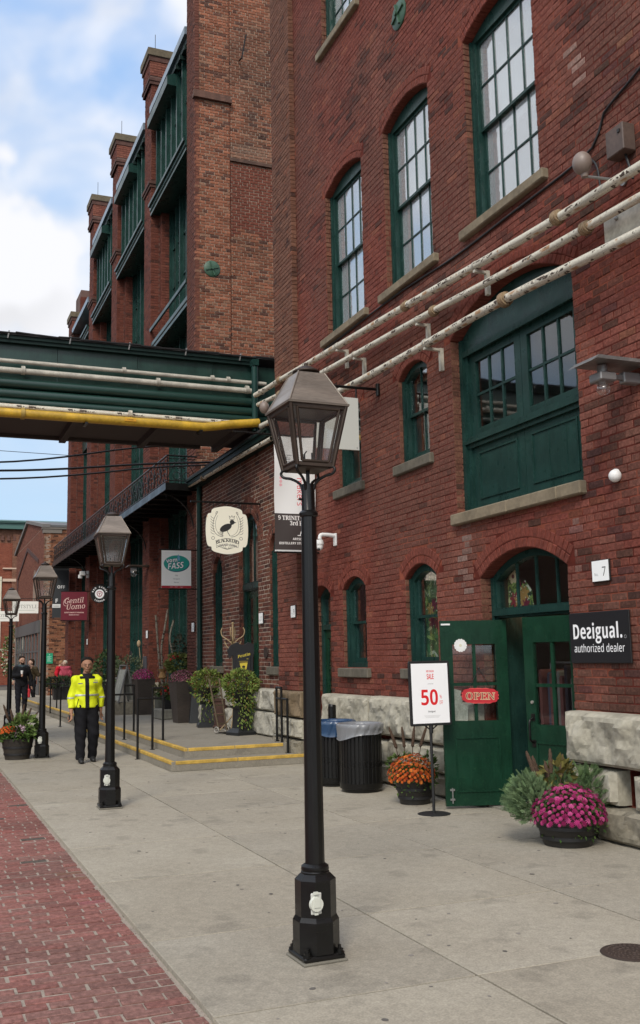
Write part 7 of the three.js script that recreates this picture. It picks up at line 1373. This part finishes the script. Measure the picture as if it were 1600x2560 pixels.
// coat rack with a printed T-shirt
{
  const t = thing('coat_rack', 'bentwood coat rack standing by the arched green door', 'coat rack', [5.64, 0.29, -18.2]), m = std([0.33, 0.235, 0.125], { roughness: 0.45 });
  part(t, 'post', join([rod([0, 0.02, 0], [0, 1.98, 0], 0.02, 10), ball(0.028, 0, 2.0, 0, 1, 1, 1, 10)]), m);
  for (let k = 0; k < 4; k++) { const a = k * 1.5708 + 0.5, c = Math.cos(a), s = Math.sin(a); part(t, 'hook', join([tube([[c * 0.015, 1.62, s * 0.015], [c * 0.11, 1.7, s * 0.11], [c * 0.2, 1.76, s * 0.2], [c * 0.225, 1.86, s * 0.225], [c * 0.2, 1.92, s * 0.2]], 0.011, 22, 7), tube([[c * 0.02, 1.5, s * 0.02], [c * 0.1, 1.55, s * 0.1], [c * 0.16, 1.66, s * 0.16]], 0.010, 14, 6)]), m); part(t, 'foot', tube([[0, 0.3, 0], [c * 0.12, 0.16, s * 0.12], [c * 0.26, 0.012, s * 0.26]], 0.013, 16, 7), m); }
  const s = thing('t_shirt', 'black T-shirt with yellow print on a hanger', 'T-shirt', [5.78, 0, -18.05], -0.12);
  const outline = [[-0.19, 1.10], [0.19, 1.10], [0.185, 1.62], [0.20, 1.70], [0.29, 1.63], [0.31, 1.76], [0.22, 1.88], [0.10, 1.925], [0.06, 1.89], [0, 1.875], [-0.06, 1.89], [-0.10, 1.925], [-0.22, 1.88], [-0.29, 1.78], [-0.25, 1.63], [-0.19, 1.70], [-0.185, 1.62]];
  const sg = flat(new THREE.ExtrudeGeometry(new THREE.Shape(outline.map((p) => new THREE.Vector2(...p))), { depth: 0.05, bevelEnabled: true, bevelThickness: 0.02, bevelSize: 0.004, bevelSegments: 3, steps: 1 })), sp = sg.attributes.position;
  for (let i = 0; i < sp.count; i++) sp.setZ(i, sp.getZ(i) + 0.012 * Math.sin(sp.getX(i) * 22 + sp.getY(i) * 3) * sstep(1.7 - sp.getY(i), 0, 0.5));
  sg.computeVertexNormals(); part(s, 'garment', sg, std([0.018, 0.018, 0.02], { roughness: 0.95 }));
  part(s, 'print', panelUV(box(0.26, 0.34, 0.002, 0.0, 1.56, 0.089), 'x'), print(256, 336, (c, W, H) => { c.fillStyle = '#1d1d1f'; c.fillRect(0, 0, W, H); c.fillStyle = '#c9b43c'; c.font = 'italic bold 74px serif'; c.save(); c.translate(20, 96); c.rotate(-0.22); c.fillText('Poutine', 0, 0); c.restore(); c.font = 'bold 26px sans-serif'; c.fillText('Co', 190, 120); c.beginPath(); c.moveTo(58, 190); c.lineTo(206, 180); c.lineTo(184, 300); c.quadraticCurveTo(132, 330, 82, 302); c.closePath(); c.fill(); c.fillStyle = '#8d7a2a'; for (let k = 0; k < 10; k++) { c.save(); c.translate(66 + k * 14, 178); c.rotate(-0.6 + k * 0.13); c.fillRect(-5, -34, 9, 40); c.restore(); } c.fillStyle = '#1d1d1f'; c.beginPath(); c.ellipse(132, 256, 30, 24, 0, 0, 7); c.fill(); }));
  part(s, 'hanger_hook', tube([[0, 1.88, 0.03], [0, 1.96, 0.03], [-0.03, 2.0, 0.03], [-0.06, 1.98, 0.03]], 0.005, 12, 5), MT.iron);
}
// ------------------------------------------------------------------ people
const V3 = (a) => new THREE.Vector3(...a);
function capDist(px, py, pz, b) {   // distance to a tapered capsule, optionally flattened in z
  const [ax, ay, az, r0, bx, by, bz, r1, fl] = b, dx = bx - ax, dy = by - ay, dz = (bz - az), wx = px - ax, wy = py - ay, wz = pz - az;
  const t = clamp((wx * dx + wy * dy + wz * dz) / Math.max(1e-9, dx * dx + dy * dy + dz * dz)), r = r0 + (r1 - r0) * t;
  const ex = wx - dx * t, ey = wy - dy * t, ez = (wz - dz * t) / (fl ?? 1);
  return (Math.sqrt(ex * ex + ey * ey + ez * ez) - r) * (fl && fl < 1 ? Math.max(fl, 0.6) : 1);
}
function field(bones, k = 0.03) { return (x, y, z) => { let d = 1e3; for (const b of bones) { const e = capDist(x, y, z, b), h = Math.max(k - Math.abs(d - e), 0) / k; d = Math.min(d, e) - h * h * k * 0.25; } return d; }; }
function meshField(f, lo, hi, N) {
  const mc = new MarchingCubes(N, new THREE.MeshBasicMaterial(), false, false, 70000), half = N / 2; mc.isolation = 0; mc.reset();
  const at = (i, a) => mix(lo[a], hi[a], 0.5 + 0.5 * (i - half) / half);
  for (let k = 0; k < N; k++) { const z = at(k, 2); for (let j = 0; j < N; j++) { const y = at(j, 1); for (let i = 0; i < N; i++) mc.field[k * N * N + j * N + i] = (i < 2 || j < 2 || k < 2 || i > N - 3 || j > N - 3 || k > N - 3) ? -1 : -f(at(i, 0), y, z); } }
  mc.update();
  const n = mc.count, P = new Float32Array(n * 3), Nn = new Float32Array(n * 3), e = 0.003, v = new THREE.Vector3();
  for (let i = 0; i < n; i++) {
    const p = [0, 1, 2].map((a) => mix(lo[a], hi[a], 0.5 + 0.5 * mc.positionArray[i * 3 + a])); P.set(p, i * 3);
    v.set(f(p[0] + e, p[1], p[2]) - f(p[0] - e, p[1], p[2]), f(p[0], p[1] + e, p[2]) - f(p[0], p[1] - e, p[2]), f(p[0], p[1], p[2] + e) - f(p[0], p[1], p[2] - e)).normalize(); Nn.set([v.x, v.y, v.z], i * 3);
  }
  // outward winding
  for (let i = 0; i < n; i += 3) {
    const a = i * 3, ab = [0, 1, 2].map((c) => P[a + 3 + c] - P[a + c]), ac = [0, 1, 2].map((c) => P[a + 6 + c] - P[a + c]);
    const cr = [ab[1] * ac[2] - ab[2] * ac[1], ab[2] * ac[0] - ab[0] * ac[2], ab[0] * ac[1] - ab[1] * ac[0]];
    if (cr[0] * Nn[a] + cr[1] * Nn[a + 1] + cr[2] * Nn[a + 2] < 0) for (let c = 0; c < 3; c++) { let q = P[a + 3 + c]; P[a + 3 + c] = P[a + 6 + c]; P[a + 6 + c] = q; q = Nn[a + 3 + c]; Nn[a + 3 + c] = Nn[a + 6 + c]; Nn[a + 6 + c] = q; }
  }
  const g = new THREE.BufferGeometry(); g.setAttribute('position', new THREE.BufferAttribute(P, 3)); g.setAttribute('normal', new THREE.BufferAttribute(Nn, 3)); return metreUV(flat(g), 2);
}
function handMesh(w, dir, side, curl = 0.35, spread = 1) {   // wrist position, pointing direction, palm facing inwards
  const s = side, bones = [[0, 0, 0, 0.024, 0, -0.035, 0, 0.030, 0.62], [0, -0.035, 0, 0.030, 0, -0.078, 0, 0.031, 0.55]];
  const out = [[-0.026, 0.060, 0.0078], [-0.009, 0.070, 0.0084], [0.009, 0.066, 0.0082], [0.026, 0.052, 0.0072]];
  // local: y down the hand, x across, z palm side
  for (const [x, L, r] of out) {
    const a1 = curl, a2 = curl * 2.2, y1 = -0.09 - Math.cos(a1) * L * 0.45, z1 = Math.sin(a1) * L * 0.45, y2 = y1 - Math.cos(a2) * L * 0.55, z2 = z1 + Math.sin(a2) * L * 0.55, x2 = x * (1 + 0.12 * spread);
    bones.push([x, -0.085, 0, r * 1.1, x2, y1, z1, r], [x2, y1, z1, r, x2, y2, z2, r * 0.85]);
  }
  bones.push([s * -0.022, -0.03, 0.004, 0.013, s * -0.045, -0.062, 0.016, 0.011], [s * -0.045, -0.062, 0.016, 0.011, s * -0.046, -0.094, 0.024, 0.0085]);
  const g = meshField(field(bones, 0.006), [-0.075, -0.2, -0.05], [0.075, 0.04, 0.09], 46);
  const q = new THREE.Quaternion().setFromUnitVectors(new THREE.Vector3(0, -1, 0), V3(dir).normalize());
  const turn = new THREE.Quaternion().setFromAxisAngle(new THREE.Vector3(0, 1, 0), s * -1.1);
  g.applyMatrix4(new THREE.Matrix4().makeRotationFromQuaternion(q.multiply(turn))); g.translate(...w); return g;
}
// pose: joints in metres for a figure facing +z, feet on y = 0
function person(o) {
  const t = thing('person', o.label, 'person', o.at, o.turn ?? 0), S = o.h / 1.72, N = o.detail ?? 60;
  const J = {}; for (const k of Object.keys(o.pose)) J[k] = o.pose[k].map((v) => v * S);
  const hw = o.wide ?? 1, B = (a, r0, b, r1, fl) => [...J[a], r0 * S, ...J[b], r1 * S, ...(fl ? [fl] : [])];
  const skin = matte(o.skin, { roughness: 0.6 });
  // head with brow, nose, jaw, ears
  const [hx, hy, hz] = J.head, yaw = o.look ?? 0, cy = Math.cos(yaw), sy = Math.sin(yaw), H = (x, y, z) => [hx + (x * cy + z * sy) * S, hy + y * S, hz + (-x * sy + z * cy) * S];
  const hb = (a, r0, b, r1) => [...H(...a), r0 * S, ...H(...b), r1 * S];
  const headBones = [hb([0, 0.035, -0.012], 0.088, [0, 0.02, 0.005], 0.085), hb([0, -0.045, 0.022], 0.066, [0, -0.075, 0.035], 0.044), hb([0, 0.015, 0.085], 0.010, [0, -0.02, 0.108], 0.013), hb([-0.032, 0.028, 0.075], 0.012, [0.032, 0.028, 0.075], 0.012), hb([-0.018, -0.055, 0.082], 0.010, [0.018, -0.055, 0.082], 0.010), hb([-0.084, 0.015, -0.01], 0.012, [-0.084, -0.025, -0.006], 0.009), hb([0.084, 0.015, -0.01], 0.012, [0.084, -0.025, -0.006], 0.009), hb([-0.04, -0.02, 0.055], 0.026, [0.04, -0.02, 0.055], 0.026)];
  const headG = meshField(field(headBones, 0.022), [hx - 0.13 * S, hy - 0.15 * S, hz - 0.13 * S], [hx + 0.13 * S, hy + 0.15 * S, hz + 0.15 * S], 54);
  const torso = [B('chest', 0.125 * hw, 'waist', 0.115 * hw, 0.75), B('waist', 0.115 * hw, 'hip', 0.13 * hw, 0.78), B('shL', 0.052, 'shR', 0.052), B('chest', 0.12 * hw, 'neck', 0.06), B('neck', 0.054, 'head', 0.05)];
  const arms = [B('shL', 0.052, 'elL', 0.042), B('elL', 0.042, 'wrL', 0.028), B('shR', 0.052, 'elR', 0.042), B('elR', 0.042, 'wrR', 0.028)];
  const legs = [B('hipL', 0.088, 'knL', 0.06), B('knL', 0.06, 'anL', 0.042), B('hipR', 0.088, 'knR', 0.06), B('knR', 0.06, 'anR', 0.042)];
  const lo = [-0.5 * S, -0.02, -0.42 * S], hi = [0.5 * S, 1.62 * S, 0.42 * S];
  const sub = (a, b) => [a[0] - b[0], a[1] - b[1], a[2] - b[2]];
  const handL = handMesh(J.wrL, sub(J.wrL, J.elL), -1, o.curlL ?? 0.35), handR = handMesh(J.wrR, sub(J.wrR, J.elR), 1, o.curlR ?? 0.35);
  const bodyG = meshField(field([...torso, ...arms, ...legs], 0.03), lo, hi, N);
  part(t, 'body', join([bodyG, headG, handL, handR]), skin);
  const grow = (list, g) => list.map((b) => { const c = b.slice(); c[3] += g; c[7] += g; return c; });
  // clothing
  const top = [...grow(torso.slice(0, 4), o.puff ?? 0.022), ...grow(arms, (o.puff ?? 0.022) * 0.75), ...(o.extraTop ?? []).map(([a, r0, b, r1, fl]) => B(a, r0, b, r1, fl))];
  const hem = J.hip[1] + (o.hem ?? -0.05) * S, rip = o.ripple ?? 0.006;
  const topField = field(top, 0.05), coat = (x, y, z) => Math.max(topField(x, y, z) + rip * Math.sin(y * 34 + 4 * Math.sin(x * 11 + z * 9) + 5 * fbm(x * 5, y * 5, z * 5, 2)) * 0.7 + rip * (fbm(x * 16, y * 10, z * 16, 2) - 0.5), Math.max(hem - y, y - J.neck[1] - (o.collarUp ?? 0) * S), 0.0 + (x * x + z * z < 0 ? 1 : -1));
  part(t, 'jacket', meshField(coat, lo, hi, N + 8), o.topMat);
  const tb = [...grow(legs, o.legPuff ?? 0.02), grow([B('waist', 0.115 * hw, 'hip', 0.13 * hw, 0.78)], 0.012)[0]], tf = field(tb, 0.035);
  const waistTop = J.waist[1], ank = Math.min(J.anL[1], J.anR[1]) - 0.03 * S;
  part(t, 'trousers', meshField((x, y, z) => Math.max(tf(x, y, z) + 0.005 * Math.sin(y * 42 + x * 30), y - waistTop, ank - y), lo, hi, N), o.legMat);
  for (const s of ['L', 'R']) { const a = J['an' + s], toe = o.toe ?? [0, 0, 0.15]; part(t, 'shoe', meshField(field([[a[0], a[1] - 0.015 * S, a[2] - 0.03 * S, 0.044 * S, a[0] + toe[0] * 0.5 * S, a[1] - 0.04 * S, a[2] + toe[2] * 0.55 * S, 0.042 * S], [a[0] + toe[0] * 0.5 * S, a[1] - 0.04 * S, a[2] + toe[2] * 0.5 * S, 0.042 * S, a[0] + toe[0] * S, a[1] - 0.055 * S, a[2] + toe[2] * S, 0.034 * S]], 0.02), [a[0] - 0.14, a[1] - 0.12, a[2] - 0.16], [a[0] + 0.14, a[1] + 0.08, a[2] + 0.26], 34), o.shoeMat ?? std([0.012, 0.012, 0.012], { roughness: 0.6 })); }
  // hair as a cap over the skull
  if (o.hair) {
    const hf = field([hb([0, 0.05, -0.018], 0.101, [0, 0.035, -0.012], 0.098), ...(o.longHair ? [hb([0, 0.03, -0.04], 0.09, [0, -0.12, -0.05], 0.075)] : [])], 0.02), front = o.hairline ?? 0.055;
    const cut = (x, y, z) => { const dx = (x - hx) / S, dz = (z - hz) / S, lz = dx * sy + dz * cy, ly = (y - hy) / S; return Math.max(hf(x, y, z) + 0.004 * Math.sin(x * 160) * Math.sin(z * 140 + y * 90), (Math.min(lz - 0.02, 1) + (front - ly) * 0.9) * 0.5 * (o.longHair ? 0.8 : 1), o.longHair ? -1 : (-0.055 - ly) * S); };
    part(t, 'hair', meshField(cut, [hx - 0.15 * S, hy - 0.24 * S, hz - 0.17 * S], [hx + 0.15 * S, hy + 0.17 * S, hz + 0.16 * S], 44), matte(o.hair, { roughness: 0.8 }));
  }
  const dot = (name, list, m) => part(t, name, join(list), m), dark = std([0.02, 0.015, 0.012], { roughness: 0.4 });
  for (const s of [-1, 1]) dot('eye', [ball(0.009 * S, ...H(s * 0.032, 0.006, 0.083), 1.3, 0.6, 0.7, 8)], dark);
  dot('eyebrow', [-1, 1].map((s) => rod(H(s * 0.018, 0.034, 0.09), H(s * 0.05, 0.034, 0.078), 0.004 * S, 5)), o.hair ? matte(o.hair) : dark);
  dot('mouth', [rod(H(-0.02, -0.058, 0.09), H(0.02, -0.058, 0.09), 0.0045 * S, 5)], std([0.20, 0.07, 0.055], { roughness: 0.6 }));
  if (o.glasses) dot('spectacles', [-1, 1].map((s) => tube(ngon(10, 0.022).map((p) => H(s * 0.032 + p[0], 0.006 + p[1] * 0.75, 0.098)), 0.0022 * S, 20, 5, true)).concat([rod(H(-0.01, 0.01, 0.1), H(0.01, 0.01, 0.1), 0.002 * S, 4), rod(H(0.054, 0.01, 0.095), H(0.088, 0.01, -0.005), 0.002 * S, 4), rod(H(-0.054, 0.01, 0.095), H(-0.088, 0.01, -0.005), 0.002 * S, 4)]), MT.iron);
  return { t, J, S, H, coat, topField, lo, hi, N, grow };
}
const walk = (o = {}) => ({
  head: [0, 1.585, 0.03], neck: [0, 1.44, 0.0], chest: [0, 1.25, 0], waist: [0, 1.06, 0], hip: [0, 0.92, 0],
  shL: [0.172, 1.342, 0], elL: [0.255, 1.11, -0.03], wrL: [0.275, 0.87, 0.04], shR: [-0.172, 1.342, 0], elR: [-0.255, 1.11, -0.03], wrR: [-0.275, 0.87, 0.04],
  hipL: [0.09, 0.88, 0], knL: [0.10, 0.48, 0.05], anL: [0.11, 0.085, -0.04], hipR: [-0.09, 0.88, 0], knR: [-0.10, 0.48, 0.06], anR: [-0.105, 0.085, 0.10], ...o });
const cloth = (c, o = {}) => matte(c, { roughness: 0.9, ...o });
// guard in the yellow jacket
{
  const p = person({
    label: 'man in a bright yellow reflective jacket and black trousers walking toward us', at: [2.70, 0, -16.87], turn: 0.02, h: 1.70, detail: 84, wide: 1.14, puff: 0.024, legPuff: 0.030, hem: -0.03, look: -0.12, ripple: 0.008,
    pose: walk({ wrR: [-0.262, 0.81, 0.10], elR: [-0.245, 1.07, -0.01], wrL: [0.25, 0.82, -0.06], elL: [0.245, 1.07, -0.06], anL: [0.125, 0.085, -0.10], knL: [0.12, 0.47, 0.02] }),
    skin: [0.31, 0.165, 0.105], hair: [0.012, 0.010, 0.009], hairline: 0.06, glasses: true, topMat: cloth([0.62, 0.69, 0.018], { roughness: 0.65 }), legMat: cloth([0.010, 0.010, 0.012]), extraTop: [['waist', 0.158, 'hip', 0.165, 0.85], ['chest', 0.15, 'waist', 0.158, 0.85]],
  });
  const { t, J, S, coat, lo, hi } = p, top = J.neck[1];
  const slice = (name, cut, m, g = 0.005) => part(t, name, meshField((x, y, z) => Math.max(coat(x, y, z) - g, cut(x, y, z)), lo, hi, 92), m);
  const black = cloth([0.012, 0.012, 0.014]), silver = std([0.42, 0.43, 0.40], { roughness: 0.35, metalness: 0.2 });
  slice('reflective_band', (x, y, z) => Math.max(Math.abs(y - 1.10 * S) - 0.017, Math.abs(x) - 0.195), silver); slice('sleeve_band', (x, y, z) => Math.max(Math.abs(y - 1.055 * S) - 0.014, 0.205 - Math.abs(x)), silver);
  slice('zip_placket', (x, y, z) => Math.max(Math.abs(x + 0.012 + (y - 1.1) * 0.02) - 0.033, -z), black, 0.008);
  slice('collar', (x, y, z) => Math.max(top - 0.075 - y, Math.abs(x) - 0.125, -z - 0.02, (Math.abs(y - top + 0.05) - 0.02)), black, 0.009);
  slice('shirt', (x, y, z) => Math.max(Math.hypot(x, (y - top - 0.02) * 0.9) - 0.085, -z), cloth([0.014, 0.013, 0.015]), 0.012);
  part(t, 'name_badge', join([bbox(0.075, 0.022, 0.006, 0.002, 0.115, 1.29, 0.172), bbox(0.075, 0.018, 0.006, 0.002, -0.13, 1.275, 0.17), bbox(0.06, 0.012, 0.006, 0.002, 0.12, 1.325, 0.165)]), cloth([0.2, 0.2, 0.19]));
  for (const s of [-1, 1]) part(t, 'pocket_zip', rod([s * 0.155, 1.03, 0.168], [s * 0.185, 0.90, 0.155], 0.006, 6), black);
  part(t, 'radio', bbox(0.035, 0.11, 0.025, 0.006, -0.285, 0.72, 0.12), MT.black);
}
// man in black with a cup
{
  const p = person({
    label: 'man in a black jacket and jeans holding a white paper cup', at: [3.25, 0, -33], turn: 0.1, h: 1.82, detail: 58, wide: 1.05, puff: 0.028, look: 0.15, hem: -0.12,
    pose: walk({ elR: [-0.27, 1.13, -0.04], wrR: [-0.08, 1.16, 0.24], elL: [0.28, 1.10, -0.05], wrL: [0.29, 0.86, 0.0] }), curlR: 0.9,
    skin: [0.42, 0.25, 0.18], hair: [0.02, 0.014, 0.010], hairline: 0.05, glasses: true, topMat: cloth([0.010, 0.010, 0.012]), legMat: cloth([0.012, 0.012, 0.016]), extraTop: [['chest', 0.165, 'hip', 0.16, 0.8]],
  });
  part(p.t, 'scarf', meshField(field([[-0.07, p.J.neck[1] - 0.01, 0.04, 0.05, 0.07, p.J.neck[1] - 0.01, 0.04, 0.05], [0, p.J.neck[1], -0.02, 0.075, 0, p.J.neck[1] - 0.04, 0.06, 0.06]], 0.03), [-0.2, p.J.neck[1] - 0.16, -0.16], [0.2, p.J.neck[1] + 0.14, 0.2], 36), cloth([0.05, 0.07, 0.08]));
  part(p.t, 'beard', meshField(field([[...p.H(-0.03, -0.075, 0.05), 0.03, ...p.H(0.03, -0.075, 0.05), 0.03], [...p.H(0, -0.085, 0.055), 0.03, ...p.H(0, -0.07, 0.07), 0.026]], 0.02), p.H(-0.1, -0.16, -0.06).map((v, i) => v - 0.02), p.H(0.1, 0.0, 0.14).map((v) => v + 0.02), 30), cloth([0.03, 0.02, 0.014]));
  const c = thing('paper_cup', 'white paper cup in the hand of the man in black', 'cup', [3.25 - 0.02, 1.26, -33 + 0.31]);
  part(c, 'cup', lathe([[0, 0], [0.03, 0], [0.042, 0.1], [0.038, 0.1], [0, 0.09]], 16), MT.white); part(c, 'lid', lathe([[0, 0.112], [0.036, 0.112], [0.044, 0.1]], 16), MT.white);
}
// two people behind him
{
  person({ label: 'bearded man in dark clothes behind the man with the cup', at: [4.05, 0, -41.2], turn: 0.05, h: 1.84, detail: 46, pose: walk(), skin: [0.42, 0.25, 0.18], hair: [0.04, 0.022, 0.014], hairline: 0.05, topMat: cloth([0.025, 0.03, 0.04]), legMat: cloth([0.015, 0.015, 0.02]), puff: 0.026 });
  person({ label: 'woman in a brown jacket walking with a red bag', at: [4.30, 0, -40], turn: -0.5, h: 1.74, detail: 46, look: -0.7, pose: walk({ elL: [0.27, 1.12, -0.02], wrL: [0.12, 1.36, 0.2], wrR: [-0.24, 0.84, 0.06] }), skin: [0.45, 0.29, 0.22], hair: [0.035, 0.02, 0.012], longHair: true, hairline: 0.05, topMat: cloth([0.06, 0.045, 0.025]), legMat: cloth([0.012, 0.012, 0.014]), puff: 0.032 });
  const b = thing('red_bag', 'red bag carried at knee height by the woman in brown', 'bag', [4.12, 0.28, -39.78]);
  part(b, 'sack', bbox(0.26, 0.34, 0.12, 0.03, 0, 0.17, 0), std([0.50, 0.02, 0.03], { roughness: 0.6 })); part(b, 'handle', tube([[-0.07, 0.33, 0], [-0.04, 0.5, 0], [0.04, 0.5, 0], [0.07, 0.33, 0]], 0.01, 14, 6), std([0.4, 0.02, 0.03]));
}
// couple by the rails
{
  person({ label: 'person in a red coat with a pale collar beside the far wall', at: [5.18, 0.29, -38.6], turn: 0.9, h: 1.36 / 0.98, detail: 46, look: 0.4, pose: walk({ head: [0.03, 1.56, 0.07] }), skin: [0.45, 0.3, 0.23], hair: [0.30, 0.17, 0.09], hairline: 0.045, topMat: cloth([0.48, 0.016, 0.03]), legMat: cloth([0.02, 0.02, 0.025]), hem: -0.3, puff: 0.035, extraTop: [['chest', 0.16, 'hip', 0.17, 0.85]] });
  person({ label: 'grey-haired person in a pink quilted jacket beside the red coat', at: [5.32, 0.29, -38.1], turn: -0.7, h: 1.39, detail: 46, look: -0.5, ripple: 0.016, pose: walk({ head: [0, 1.56, 0.07], wrR: [-0.12, 0.98, 0.22] }), skin: [0.45, 0.3, 0.23], hair: [0.52, 0.47, 0.38], hairline: 0.04, topMat: cloth([0.34, 0.055, 0.085]), legMat: cloth([0.02, 0.02, 0.025]), hem: -0.22, puff: 0.035, extraTop: [['chest', 0.16, 'hip', 0.17, 0.85]] });
}
renderer.render(scene, camera);
